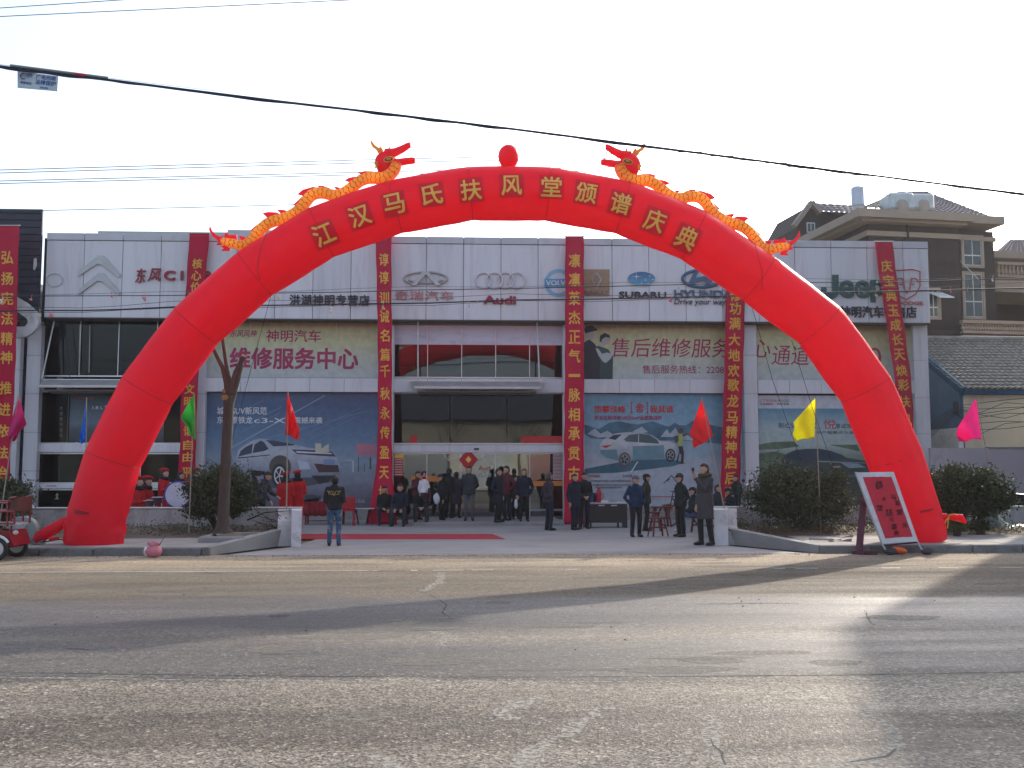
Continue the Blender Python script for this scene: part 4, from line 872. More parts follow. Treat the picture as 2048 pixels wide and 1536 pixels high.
MB().use(WHITEW).prism([P(x, y, YD - .25) for x, y in zoomed(0, 580, 10.97)([(270, 110), (320, 130), (560, 270), (790, 470), (830, 580), (845, 700), (800, 830), (700, 940), (560, 1020), (410, 1045), (260, 1045), (265, 805), (540, 800), (600, 740), (610, 680), (570, 610), (480, 550), (400, 490), (280, 400)])], (0, .2, 0)).build('curved_canopy_end', None, lb)
for nm, q, m in (('torn_sticker', [(270, 470), (292, 462), (296, 520), (275, 565), (265, 550)], PALEP),):
    MB().use(m).prism([P(x, y, YD - .01) for x, y in z(q)], (0, .008, 0)).build(nm, None, lb)
# ================================================================ INFLATABLE ARCH
YA, RA = 20.3, .555
cpx = [(188, 1078), (194, 1030), (226, 918), (295, 781), (392, 652), (510, 548), (643, 465), (790, 414), (940, 387.5), (1095, 387.5), (1244, 415), (1386, 470), (1516, 557), (1638, 650), (1731, 778), (1790, 918), (1826, 1030), (1836, 1078)]
CL = [P(x, y, YA) for x, y in cpx]
for q in (0, -1): CL[q].z = .18
ARCH = thing('inflatable_arch', 'huge red inflatable arch with gold characters standing over the forecourt', 'inflatable arch', P(1017, 1080, YA) * 1.0)
ARCH.location = (CL[8].x, YA, .15)
def mitre(i):
    a = (CL[i] - CL[i - 1]).normalized() if i else (CL[1] - CL[0]).normalized(); b_ = (CL[i + 1] - CL[i]).normalized() if i < len(CL) - 1 else a
    t_ = (a + b_).normalized(); nrm = Vector((-t_.z, 0, t_.x)); return nrm, 1 / max(.6, nrm.dot(Vector((-a.z, 0, a.x))))
NR = 48; rings = []; K = 9
for i in range(len(CL) - 1):
    n0, s0 = mitre(i); n1, s1 = mitre(i + 1)
    for k in range(K):
        t_ = k / K; c = CL[i].lerp(CL[i + 1], t_); nv = n0.lerp(n1, t_).normalized(); s_ = s0 + (s1 - s0) * t_
        pinch = 1 - .022 * math.exp(-(min(t_, 1 - t_) * 14) ** 1.0) if 1 < i < len(CL) - 3 or k else 1
        rings.append((c, nv, RA * s_ * pinch, RA * pinch))
n1, s1 = mitre(len(CL) - 1); rings.append((CL[-1], n1, RA, RA))
def end_caps(rg, first):
    c, nv, a, b_ = rg; out = []
    for t_, k in ((.35, .97), (.62, .82), (.78, .5), (.82, .2)):
        out.append((c + Vector((0, 0, -.14 * t_)), nv, a * k, b_ * k))
    return out[::-1] if first else out
allr = end_caps(rings[0], True) + rings + end_caps(rings[-1], False)
vs_ = []
for i, (c, nv, a, b_) in enumerate(allr):
    for j in range(NR):
        th = 2 * pi * j / NR; p = c + nv * (a * cos(th)) + Vector((0, 1, 0)) * (b_ * sin(th))
        d = (p - c).normalized(); pk = math.exp(-(((i - 4) % K) if ((i - 4) % K) < K / 2 else K - ((i - 4) % K)) ** 2 * .9); w_ = .012 * noise.noise(p * 2.2) + .004 * noise.noise(p * 6) + .007 * pk * sin(th * 15 + i) * (1 if 8 < i < len(allr) - 8 else 0)
        if p.z < 1.0: w_ += (.035 * noise.noise(Vector((p.x * 5, p.y * 5, p.z * 7))) + .014 * noise.noise(Vector((p.x * 14, p.y * 14, p.z * 5)))) * min(1, (1.0 - p.z) * 2.2)
        vs_.append(p + d * w_)
fs = [(i * NR + j, i * NR + (j + 1) % NR, (i + 1) * NR + (j + 1) % NR, (i + 1) * NR + j) for i in range(len(allr) - 1) for j in range(NR)]
fs += [tuple(range(NR))[::-1], tuple((len(allr) - 1) * NR + j for j in range(NR))]
tube_o = MB().add(vs_, fs).build('tube', REDF, ARCH, True)
for i in range(1, len(CL) - 1):
    if i in (1, len(CL) - 2): continue
    nv, s_ = mitre(i); r_ = RA * .98 + .005
    MB().tube([CL[i] + nv * (r_ * s_ * cos(t_)) + Vector((0, r_ * sin(t_), 0)) for t_ in [2 * pi * k / 44 for k in range(45)]], .006, 4, cap=False).build('seam', SEAM, ARCH, True)
def wrap_y(p, off):
    best = 9
    for i in range(len(CL) - 1):
        a, b_ = CL[i], CL[i + 1]; ab = b_ - a; t_ = max(0, min(1, ((p.x - a.x) * ab.x + (p.z - a.z) * ab.z) / (ab.x ** 2 + ab.z ** 2)))
        d = sqrt((p.x - a.x - ab.x * t_) ** 2 + (p.z - a.z - ab.z * t_) ** 2); best = min(best, d)
    return YA - sqrt(max(.01, (RA + .008) ** 2 - best ** 2)) - off
def wrapped(mb, name, m, parent, off):
    bm = bmesh.new(); me = mb.mesh('t', m); bm.from_mesh(me)
    xs = [v.co.x for v in bm.verts]; zs = [v.co.z for v in bm.verts]
    for ax, lo, hi in ((0, min(xs), max(xs)), (2, min(zs), max(zs))):
        q = lo + .05
        while q < hi:
            co = Vector((0, 0, 0)); co[ax] = q; no = Vector((0, 0, 0)); no[ax] = 1
            bmesh.ops.bisect_plane(bm, geom=bm.verts[:] + bm.edges[:] + bm.faces[:], plane_co=co, plane_no=no); q += .06
    for v in bm.verts: v.co.y = wrap_y(v.co, off)
    bm.to_mesh(me); bm.free(); return link(name, me, parent, True)
YC = YA - RA
chars = [('江', 647, 467, 24), ('汉', 719, 431, 20), ('马', 788, 407, 14), ('氏', 864, 388, 9), ('扶', 942, 379, 6), ('风', 1023, 370, 2), ('堂', 1103, 373, -2), ('颁', 1173, 385, -9), ('谱', 1242, 406, -14), ('庆', 1311, 440, -20), ('典', 1375, 474, -24)]
for ch, px, py, an in chars:
    c = P(px, py, YC); h = .215; an = radians(an)
    g_ = [[(c.x + (u * cos(an) - v * sin(an)) * h * 1.16, YC, c.z + (u * sin(an) + v * cos(an)) * h * 1.16) for u in (-1, 1)] for v in (-1, 1)]
    wrapped(MB().flat([g_[0][0], g_[0][1], g_[1][1], g_[1][0]]), 'fabric_patch', REDD, ARCH, .004)
    v, f = text_data(ch, .016); keep = [ff for ff in f if all(v[i][2] > .5 for i in ff)]
    out = [(c.x + ((a - .5) * 2 * cos(an) - (b - .5) * 2 * sin(an)) * h * .96, YC, c.z + ((a - .5) * 2 * sin(an) + (b - .5) * 2 * cos(an)) * h * .96) for a, b, _ in v]
    wrapped(MB().add(out, keep), 'lettering', GOLD, ARCH, .013)
# dark stitched labels near the feet, white blow-off hook
for a_, b__ in (((172, 1022), (178, 1030)), ):
    p0, p1 = P(147, 1019, YC), P(178, 1028, YC)
    wrapped(MB().flat([(p0.x, YC, p1.z), (p1.x, YC, p1.z - .02), (p1.x, YC, p1.z + .03), (p0.x, YC, p0.z)]), 'stitched_label', SEAM, ARCH, .006)
p0, p1 = P(1839, 1017, YC), P(1868, 1026, YC)
wrapped(MB().flat([(p0.x, YC, p1.z), (p1.x, YC, p1.z + .06), (p1.x, YC, p0.z), (p0.x, YC, p0.z - .05)]), 'stitched_label', SEAM, ARCH, .006)
# inflation duct to the blower, and the tied-off spare duct at the right foot
MB().tube([P(150, 1038, YA), P(128, 1045, YA), P(110, 1056, YA - .05), P(90, 1068, YA - .1), P(72, 1079, YA - .1)], [.10, .105, .115, .12, .115], 16).build('inflation_duct', REDF, ARCH, True)
MB().tube([P(1866, 1042, YA), P(1880, 1037, YA - .1), P(1893, 1034, YA - .1), P(1899, 1035, YA - .1), P(1908, 1034, YA - .1), P(1922, 1036, YA - .15), P(1932, 1046, YA - .2)], [.09, .105, .08, .035, .075, .085, .03], 14).build('spare_duct', REDF, ARCH, True)
MB().use(mat('yellow_cord', (.75, .38, .03), .6)).tube([P(1897, 1030, YA - .2), P(1908, 1028, YA - .25), P(1915, 1030, YA - .2)], .012, 6).tube([P(1898, 1034, YA - .2), P(1891, 1042, YA - .25), P(1890, 1054, YA - .25)], .01, 6).tube([P(1897, 1034, YA - .2), P(1896, 1046, YA - .25), P(1895, 1057, YA - .25)], .01, 6).build('yellow_cord', None, ARCH, True)
# egg-shaped ball at the crown
c = P(1017, 312, YA); r_ = .22
bl = MB().lathe([(0, -.25), (.10, -.24), (.16, -.19), (.205, -.09), (.215, .0), (.20, .09), (.16, .16), (.10, .21), (.05, .228), (0, .23)], c, 28).build('crown_ball', REDF, ARCH, True)
for k in range(6):
    a_ = pi * k / 6 + .2; MB().tube([c + Vector((r * cos(a_) * 1.005, r * sin(a_) * 1.005, h)) for r, h in [(.16, -.19), (.205, -.09), (.217, .0), (.202, .09), (.162, .16), (.10, .212), (.02, .232)]], .004, 4).build('seam', SEAM, bl, True)
# guy ropes
def rope(label, pts, r=.006, nm='guy_rope', m=None, grp='guy ropes of the arch'):
    o = MB().tube(pts, r, 5).build(nm, m or ROPE); return tag(o, label, 'rope', grp)
rope('guy rope from the left shoulder of the arch down to the low wall', [P(543, 588, YA + .3), P(500, 745, YA + 1.6), P(430, 1010, 24.9)])
rope('thin guy rope dropping from the left dragon over the arch face', [P(535, 462, YA - .35), P(520, 498, YA - .6), P(514, 540, YA - .58), P(520, 560, YA - .5)], .005)
rope('guy rope dropping from the right dragon over the arch face', [P(1484, 462, YA - .3), P(1510, 490, YA - .6), P(1524, 540, YA - .58), P(1524, 580, YA - .5)], .005)
rope('upper guy rope from the right side of the arch to the bush', [P(1500, 600, YA + .3), P(1545, 760, YA + 1.5), P(1605, 930, 23.5)])
rope('lower guy rope from the right side of the arch to the bush', [P(1583, 680, YA + .3), P(1626, 820, YA + 1.5), P(1665, 930, 23.3)])

# ================================================================ DRAGONS
SKY_ = None
def scale_mat():
    m = bpy.data.materials.new('dragon_scales'); m.use_nodes = True; n = m.node_tree.nodes; L = m.node_tree.links; b = n['Principled BSDF']; b.inputs['Roughness'].default_value = .5
    a = n.new('ShaderNodeAttribute'); a.attribute_name = 'Print'; L.new(a.outputs['Color'], b.inputs['Base Color'])
    t = n.new('ShaderNodeBsdfTranslucent'); L.new(a.outputs['Color'], t.inputs[0]); ms = n.new('ShaderNodeMixShader'); ms.inputs[0].default_value = .5
    L.new(b.outputs[0], ms.inputs[1]); L.new(t.outputs[0], ms.inputs[2]); L.new(ms.outputs[0], n['Material Output'].inputs[0]); return m
SCALE = scale_mat(); FIN = mat('dragon_red', (.88, .02, .045), .55, .08, 3, trans=.42); HORN = mat('dragon_yellow', (.90, .45, .06), .5, .1, 8, trans=.4)
dpx = [(440, 482), (452, 484), (466, 487), (480, 491), (492, 490), (503, 481), (512, 470), (524, 456), (537, 446), (552, 441), (566, 438), (580, 432), (594, 424), (604, 414), (613, 402), (622, 391), (634, 386), (648, 386), (662, 390), (675, 391), (688, 386), (700, 378), (711, 369), (722, 361), (736, 356), (750, 356), (763, 357), (774, 354), (783, 346), (789, 336), (790, 326)]
def dragon_body(parent, org):
    pts = [P(x, y, YA) for x, y in dpx]; S = [0]
    for i in range(1, len(pts)): S.append(S[-1] + (pts[i] - pts[i - 1]).length)
    Ltot = S[-1]; N, M_ = 300, 66
    X = np.interp(np.linspace(0, Ltot, N), S, [p.x for p in pts]); Zz = np.interp(np.linspace(0, Ltot, N), S, [p.z for p in pts])
    k = np.ones(9) / 9
    X = np.convolve(np.pad(X, 4, mode='edge'), k, 'valid'); Zz = np.convolve(np.pad(Zz, 4, mode='edge'), k, 'valid')
    tx, tz = np.gradient(X), np.gradient(Zz); l = np.sqrt(tx ** 2 + tz ** 2); tx /= l; tz /= l
    u = np.linspace(0, 1, N); rad = np.interp(u, [0, .03, .10, .3, .8, .93, 1], [.05, .085, .105, .118, .118, .13, .15])
    th = 2 * np.pi * np.arange(M_) / M_
    V = np.zeros((N, M_, 3)); C_ = np.zeros((N, M_, 4)); C_[..., 3] = 1
    V[..., 0] = X[:, None] + (-tz * rad)[:, None] * np.cos(th); V[..., 2] = Zz[:, None] + (tx * rad)[:, None] * np.cos(th); V[..., 1] = YA + rad[:, None] * np.sin(th)
    s = (u * Ltot)[:, None] + 0 * th; v = (th / (2 * np.pi) * 6)[None, :] + 0 * s; vv = v * .125
    row = .092; R_ = .082
    col = np.zeros((N, M_)) - 1; edge = np.zeros((N, M_), bool); done = np.zeros((N, M_), bool)
    base = np.floor(s / row)
    for o in (2, 1, 0, -1, -2):
        i_ = base + o; cs = i_ * row
        off = .5 * (np.mod(i_, 2)); dv = (v - off) - np.round(v - off); d = np.sqrt((s - cs) ** 2 + (dv * .125) ** 2)
        ins = (d < R_) & ~done; edge |= ins & (d > R_ - .015); done |= ins
    yel = np.array([.98, .58, .08]); dk = np.array([.55, .07, .01]); pale = np.array([.98, .45, .22])
    C_[..., :3] = yel * (1 + .10 * np.sin(s * 9)[..., None]); C_[..., :3][edge | ~done] = dk
    belly = np.abs(((th - pi + pi) % (2 * pi)) - pi) < .62
    C_[:, belly, :3] = pale
    me = bpy.data.meshes.new('body'); F = [(i * M_ + j, i * M_ + (j + 1) % M_, (i + 1) * M_ + (j + 1) % M_, (i + 1) * M_ + j) for i in range(N - 1) for j in range(M_)] + [tuple(range(M_))[::-1], tuple((N - 1) * M_ + j for j in range(M_))]
    me.from_pydata(V.reshape(-1, 3).tolist(), [], F); at = me.color_attributes.new('Print', 'FLOAT_COLOR', 'POINT'); at.data.foreach_set('color', C_.reshape(-1).astype('f'))
    me.materials.append(SCALE); me.polygons.foreach_set('use_smooth', [True] * len(me.polygons)); link('body', me, parent, True)
    # spiky fins along the back
    for uu, hh, ll in ((.10, .10, .22), (.20, .04, .2), (.28, .13, .26), (.345, .10, .16), (.44, .05, .3), (.50, .12, .30), (.57, .05, .22), (.655, .07, .12), (.74, .10, .2), (.80, .06, .3), (.87, .12, .26)):
        i0 = int(uu * N); i1 = min(N - 1, int((uu + ll / Ltot) * N)); b0 = []; 
        for q in range(5):
            i_ = int(i0 + (i1 - i0) * q / 4); b0.append(Vector((X[i_] - tz[i_] * rad[i_] * .93, YA, Zz[i_] + tx[i_] * rad[i_] * .93)))
        n_ = Vector((-tz[i0], 0, tx[i0])); t0 = Vector((tx[i0], 0, tz[i0])); tip = b0[0] + n_ * hh - t0 * .05
        prof = b0 + [b0[3] + n_ * hh * .42, b0[1] + n_ * hh * .85, tip]
        MB().prism([p + Vector((0, -.012, 0)) for p in prof], (0, .024, 0)).build('fin', FIN, parent, False)
    z = zoomed(400, 270, 4)
    for q in ([(185, 800), (160, 840), (175, 880), (130, 878), (150, 850), (100, 810), (72, 760), (78, 722), (95, 765), (130, 800), (165, 815)], [(200, 880), (240, 905), (235, 925), (170, 925), (190, 905), (165, 890)], [(190, 815), (205, 778), (235, 800), (290, 800), (298, 830), (230, 825)], [(330, 840), (380, 828), (440, 790), (410, 830)]):
        MB().prism([P(x, y, YA - .02) for x, y in z(q)], (0, .04, 0)).build('tail_fin', FIN, parent, False)
def remesh(mb, m, name, parent, voxel=.02, smooth_it=2, world=True, matfn=None, noise_amp=0.0, noise_f=8.0):
    me = mb.mesh('tmp', m); o = bpy.data.objects.new('tmp', me); COL.objects.link(o)
    r = o.modifiers.new('r', 'REMESH'); r.mode = 'VOXEL'; r.voxel_size = voxel
    if smooth_it: s_ = o.modifiers.new('s', 'SMOOTH'); s_.iterations = smooth_it; s_.factor = .5
    dg = bpy.context.evaluated_depsgraph_get(); me2 = bpy.data.meshes.new_from_object(o.evaluated_get(dg)); bpy.data.objects.remove(o); bpy.data.meshes.remove(me)
    me2.materials.clear()
    ms = m if isinstance(m, (list, tuple)) else [m]
    for q in ms: me2.materials.append(q)
    if noise_amp:
        for v in me2.vertices:
            p = v.co; q = noise.noise(Vector((p.x * noise_f, p.y * noise_f, p.z * noise_f * .6))) + .5 * noise.noise(Vector((p.x * noise_f * 2.3, p.y * noise_f * 2.3, p.z * noise_f * 2)))
            v.co = p + v.normal * (q * noise_amp)
    if matfn is not None: me2.polygons.foreach_set('material_index', matfn(me2))
    me2.polygons.foreach_set('use_smooth', [True] * len(me2.polygons)); me2.name = name
    return link(name, me2, parent, world)
DR = thing('dragon_figure', 'left inflatable dragon facing right along the top of the red arch', 'dragon', (CL[8].x, YA, .15), group='dragons on the arch')
dragon_body(DR, None)
# head
z = zoomed(400, 270, 4); zp = lambda x, y, dy=0: P(400 + x / 4, 270 + y / 4, YA + dy)
mb = MB(); mb.ell(zp(1485, 215), .225, .17, .215, 20, 14)
mb.tube([zp(1480, 150), zp(1560, 140), zp(1620, 112), zp(1665, 85), zp(1685, 82)], [.10, .085, .072, .062, .05], 14, sx=1, ys=1.6, up=(0, 0, 1))
mb.tube([zp(1500, 230), zp(1580, 222), zp(1650, 210), zp(1705, 205), zp(1722, 206)], [.09, .075, .07, .065, .055], 14, ys=1.6, up=(0, 0, 1))
mb.ell(zp(1675, 70), .04, .07, .03)
remesh(mb, FIN, 'head', DR, .016, 2)
for s_ in (-1, 1):
    c = zp(1510, 195, s_ * .165); rx = Matrix.Rotation(radians(-12), 3, 'Y')
    e_ = MB().ell(c, .115, .02, .062, 18, 8, rx).build('eye', HORN, DR, True)
    MB().ell(c + Vector((0, s_ * .016, 0)), .085, .012, .04, 16, 6, rx).build('iris', mat('dragon_dark', (.10, .02, .02), .5), e_, True)
    MB().ell(c + Vector((.0, s_ * .026, .0)), .055, .008, .024, 12, 6, rx).build('pupil', HORN, e_, True)
    MB().tube([zp(1440, 135, s_ * .08), zp(1420, 110, s_ * .10), zp(1390, 90, s_ * .11), zp(1375, 65, s_ * .12), zp(1368, 48, s_ * .12)], [.05, .036, .033, .03, .016], 8).build('horn', HORN, DR, True)
    MB().tube([zp(1450, 130, s_ * .08), zp(1445, 105, s_ * .10), zp(1440, 86, s_ * .11)], [.045, .03, .006], 8).build('horn', HORN, DR, True)
    MB().tube([zp(1515, 118, s_ * .06), zp(1515, 92, s_ * .06)], [.02, .016], 8).build('nose_spike', STEEL, DR, True)
    for a_, b__ in (((1668, 108), (1690, 150)), ((1692, 182), (1692, 155)), ((1575, 188), (1582, 196))):
        MB().tube([zp(*a_, s_ * .07), zp(*b__, s_ * .07)], [.012, .003], 6).build('tooth', PW, DR, True)
    MB().tube([zp(1410, 220, s_ * .1), zp(1415, 250, s_ * .1), zp(1395, 268, s_ * .1)], [.05, .03, .005], 8).build('cheek_spike', HORN, DR, True)
D2 = copy_tree(DR); D2.location = (2 * P(1017, 340, YA).x - DR.location.x * 1.0, YA, .15); D2.scale = (-1, 1, 1)
D2['label'] = 'right inflatable dragon facing left along the top of the red arch'
# fit the mirrored one: mirrored about the crown
D2.location.x = 2 * P(1017, 340, YA).x - DR.location.x
D2.location.z += .02

# blower at the left foot
bw = thing('air_blower', 'grey green air blower feeding the left foot of the arch', 'blower', P(48, 1084, YA - .15))
c = P(46, 1061, YA - .1); GG = mat('blower_grey', (.22, .25, .24), .45, .1)
MB().lathe([(0, -.10), (.27, -.10), (.285, -.085), (.285, .085), (.27, .10), (0, .10)], c, 36, 'Y').build('housing', GG, bw, True)
MB().lathe([(.05, -.13), (.115, -.13), (.12, -.10), (.05, -.10)], c, 24, 'Y').build('air_intake', mat('blower_pale', (.33, .37, .36), .4), bw, True)
MB().lathe([(0, -.20), (.05, -.20), (.06, -.12), (0, -.12)], c, 16, 'Y').build('motor', GG, bw, True)
MB().box(c.x + .05, c.x + .42, c.y - .08, c.y + .08, c.z - .26, c.z - .12).build('outlet', GG, bw)
for dx in (-.17, .15): MB().box(c.x + dx, c.x + dx + .04, c.y - .12, c.y + .14, .152, c.z - .18).build('foot', STEEL, bw)
MB().tube([c + Vector((.0, -.12, .03)), c + Vector((.06, -.15, .06)), c + Vector((.1, -.13, .12))], .014, 6).build('handle', STEEL, bw, True)
c = MB().use(BLACK).tube([P(80, 1084, 19.9), P(100, 1082, 20), P(118, 1079, 20.1), P(130, 1080, 20.1), P(146, 1078, 20.2)], .012, 6).build('power_cable', None); tag(c, 'black power cable lying on the pavement beside the arch foot', 'cable')
c = MB().prism([P(100, 1079, 20.2) + Vector((0, 0, .0)), P(118, 1076, 20.2), P(119, 1080, 20.1), P(97, 1082, 20.1)], (0, 0, .03)).build('red_rag', FIN); tag(c, 'small red rag on the pavement behind the blower duct', 'rag')

# ================================================================ FLAGS
def flag(label, pole0, pole1, cloth, colr, Y, trans=.5, seed=1):
    if pole1[1] != 1019:
        k_ = (1066 - pole0[1]) / (pole1[1] - pole0[1]); pole1 = (pole0[0] + (pole1[0] - pole0[0]) * k_, 1066)
    t = thing('flag', label, 'flag', P(*pole1, Y), group='coloured flags on thin poles')
    MB().tube([P(*pole0, Y), P(*pole1, Y)], [.010, .014], 7).build('pole', mat('bamboo', (.30, .27, .22), .6), t, True)
    # cloth: quad grid between pole side and free side
    a0, a1, b1, b0 = cloth; n, m_ = 16, 12; vs_ = []; fs = []
    for i in range(n + 1):
        v = i / n
        for j in range(m_ + 1):
            u = j / m_
            x = (a0[0] * (1 - v) + a1[0] * v) * (1 - u) + (b0[0] * (1 - v) + b1[0] * v) * u; y = (a0[1] * (1 - v) + a1[1] * v) * (1 - u) + (b0[1] * (1 - v) + b1[1] * v) * u
            x += 2.2 * sin(v * 8 + seed) * u * (1 - v * .3); y += 1.5 * sin(u * 9 + seed * 2) * v; vs_.append(P(x, y, Y + .20 * u * sin(seed + u * 6 + v * 2.5) + .06 * sin(v * 8 + u * 9 + seed) * u))
    for i in range(n):
        for j in range(m_): q = i * (m_ + 1) + j; fs.append((q, q + 1, q + m_ + 2, q + m_ + 1))
    o = MB().add(vs_, fs).build('cloth', mat('flag_' + label.split()[0], colr, .6, .08, 5, .3, 9, trans=trans), t, True)
    s_ = o.modifiers.new('thick', 'SOLIDIFY'); s_.thickness = .004
    return t
PK = (.85, .03, .32); FY = 22.6
flag('magenta flag at the far left in front of the white columns', (37, 789), (8, 985), [(37, 791), (14, 873), (28, 885), (51, 848)], (.62, .015, .20), FY, .45)
flag('blue flag left of the arch, almost edge on', (173, 795), (172, 1010), [(173, 797), (172, 878), (160, 893), (160, 872)], (.02, .22, .75), FY, .45, 2)
flag('green flag between the arch and the pruned tree', (388, 785), (380, 1000), [(389, 787), (391, 880), (380, 868), (362, 832)], (.06, .60, .10), FY, .5, 3)
flag('red flag standing on the left end pier', (576, 783), (573, 1019), [(575, 785), (570, 868), (601, 881), (594, 840)], (.85, .02, .03), 22.0, .5, 4)
flag('bright red flag on a leaning pole, beside the phone man', (1403, 794), (1440, 975), [(1404, 797), (1426, 874), (1389, 896), (1381, 868)], (.88, .03, .04), 22.4, .5, 5)
flag('yellow flag between the right bush and the arch', (1631, 792), (1637, 945), [(1631, 796), (1629, 875), (1588, 882), (1587, 845)], (1.0, .95, .04), 22.8, .68, 6)
flag('hot pink flag above the bush at the right end', (1952, 793), (1980, 945), [(1952, 796), (1963, 877), (1916, 884), (1912, 858)], (.90, .06, .38), 22.8, .5, 7)
# ================================================================ PEOPLE
SKN = mat('skin', (.44, .25, .17), .55, .1, 8); SKN2 = mat('skin_pale', (.52, .32, .24), .55, .1, 8); HAIRM = mat('hair_black', (.012, .011, .011), .6, .2, 20); HAIRG = mat('hair_grey', (.06, .058, .055), .7, .3, 20)
def cloth(name, c, r=.85): return mat('cloth_' + name, c, r, .18, 9, .25, 60, spec=.25)
CK = dict(black=(.016, .016, .018), navy=(.014, .017, .032), blue=(.014, .03, .07), char=(.03, .031, .036), brown=(.045, .033, .028), olive=(.030, .034, .022), purple=(.040, .028, .040), red=(.42, .012, .016), maroon=(.09, .015, .025), grey=(.10, .10, .11), jean=(.05, .09, .17), white=(.6, .6, .62), dgreen=(.014, .022, .021), slate=(.030, .036, .046), coat=(.055, .050, .055))
CL_ = lambda k: cloth(k, CK[k])
SHOE = mat('shoe', (.015, .014, .014), .4); SHOEW = mat('shoe_white', (.6, .6, .6), .6)

def person(label, px, feet, top, face=0, pose='stand', arms=('down', 'down'), jk='black', tr='black', hem=.82, hat=None, hatc='black', hair=HAIRM, z0=0.0, lean=0.0, skin=None, shoe=None, collar=None, child=False, bulk=1.08, turn=0, stance=.0, headpitch=0, group=None, extra=None):
    skin = skin or SKN; shoe = shoe or SHOE
    base = G(px, feet, z0); Y = base.y; zt = P(px, top, Y).z - z0
    H = 1.70 if pose == 'stand' else 1.29
    if hat: H += .02
    s = zt / H; s = max(.55, min(1.12, s))
    root = thing('person', label, 'person', (base.x, base.y, z0), radians(face), group)
    root.scale = (s, s, s)
    drop = 0 if pose == 'stand' else .43
    pz = .93 - drop; ln = radians(lean); V3 = Vector
    def up(p):   # upper body transform (lean forward about the pelvis)
        x, y, z = p; dz = z - drop - pz; return V3((x, y * cos(ln) - dz * sin(ln), pz + dz * cos(ln) + y * sin(ln)))
    tu = Matrix.Rotation(radians(turn), 3, 'Z')
    # ---- body
    caps = []          # (a, b, r, material index): 0 skin 1 trousers 2 shoes
    mb = MB()
    def limb(pts, rs, mi, **k):
        mb.tube(pts, rs, 12, **k)
        for i in range(len(pts) - 1): caps.append((V3(pts[i]), V3(pts[i + 1]), (rs[i] + rs[i + 1]) / 2, mi))
        for q in (0, -1): mb.ell(pts[q], rs[q], rs[q], rs[q], 10, 6)
    for sgn in (-1, 1):
        if pose == 'stand':
            fy = stance * sgn; hip = V3((.09 * sgn, 0, .92)); kn = V3((.105 * sgn, -.03 + fy * .5, .50)); an = V3((.11 * sgn, .02 + fy, .085))
        else:
            sp = .10 + .07 * (sgn if False else 1) * (1 if not child else .5); hip = V3((.09 * sgn, .02, pz)); kn = V3((sp * sgn * 1.15, -.42, .50)); an = V3((sp * sgn, -.36 - .06 * sgn * stance * 3, .085))
        limb([hip, hip.lerp(kn, .5), kn, kn.lerp(an, .5), an], [.098 * bulk, .086, .067, .062, .056], 1)
        tz = .045
        limb([V3((an.x, an.y + .03, tz)), V3((an.x + .01 * sgn, an.y - .08, tz)), V3((an.x + .02 * sgn, an.y - .165, tz * .8))], [.045, .046, .032], 2)
    mb.loft([((0, 0, .80 - drop if pose == 'stand' else pz - .10), (.12, 0, 0), (0, .09, 0)), ((0, 0, pz), (.165 * bulk, 0, 0), (0, .115 * bulk, 0)), (up((0, 0, 1.06)), (.15 * bulk, 0, 0), (0, .11, 0)), (up((0, 0, 1.25)), (.165, 0, 0), (0, .11, 0)), (up((0, 0, 1.38)), (.14, 0, 0), (0, .08, 0)), (up((0, .005, 1.45)), (.06, 0, 0), (0, .055, 0))], 16)
    caps.append((V3((0, 0, pz)), up((0, 0, 1.1)), .15, 1)); caps.append((up((0, 0, 1.1)), up((0, 0, 1.40)), .14, 3))
    hc = up((0, -.02, 1.585)); hp = Matrix.Rotation(ln * .6 + radians(headpitch), 3, 'X'); R_ = tu @ hp
    limb([up((0, .005, 1.40)), hc + V3((0, .01, -.05))], [.056, .052], 0)
    he = lambda x, y, z: hc + R_ @ V3((x, y, z))
    mb.ell(hc, .083, .103, .120, 18, 12, R_); mb.ell(he(0, -.038, -.058), .061, .063, .066, 14, 8, R_); mb.ell(he(0, -.102, -.018), .016, .024, .024, 8, 6, R_); mb.ell(he(0, -.088, .022), .05, .015, .014, 8, 6, R_); mb.ell(he(0, -.088, -.062), .026, .012, .011, 8, 6, R_)
    for sgn in (-1, 1): mb.ell(he(.086 * sgn, .005, -.01), .012, .022, .032, 8, 6, R_)
    caps.append((hc, he(0, -.04, -.05), .09, 0))
    # ---- arms
    AR = {'down': ((.07, .03, -.29), (.06, -.05, -.54)), 'pocket': ((.13, .06, -.27), (.03, -.09, -.45)), 'front': ((.06, .02, -.28), (-.12, -.20, -.40)), 'back': ((.10, .09, -.27), (-.09, .15, -.44)),
          'reach': ((.05, -.10, -.26), (-.02, -.30, -.34)), 'low': ((.04, -.12, -.26), (.0, -.26, -.46)), 'phone': ((.03, -.22, -.20), (.0, -.44, .05)), 'lap': ((.05, -.03, -.28), (-.11, -.25, -.38)), 'knee': ((.07, -.10, -.27), (-.04, -.32, -.42)), 'chest': ((.08, -.04, -.26), (-.10, -.24, -.14)), 'drum': ((.07, -.08, -.26), (.0, -.32, -.22)), 'fold': ((.08, -.05, -.25), (-.20, -.18, -.18))}
    hands = MB(); jm = MB()
    hl = hem - drop if pose == 'stand' else pz - .07
    if pose == 'sit' and hem < .7: hl = pz - .07
    def jr(z, rx, ry, cy=0): jm_r.append((up((0, cy, z)) if z > .93 else V3((0, cy, z - drop)), (rx * bulk, 0, 0), (0, ry * bulk, 0)))
    jm_r = []
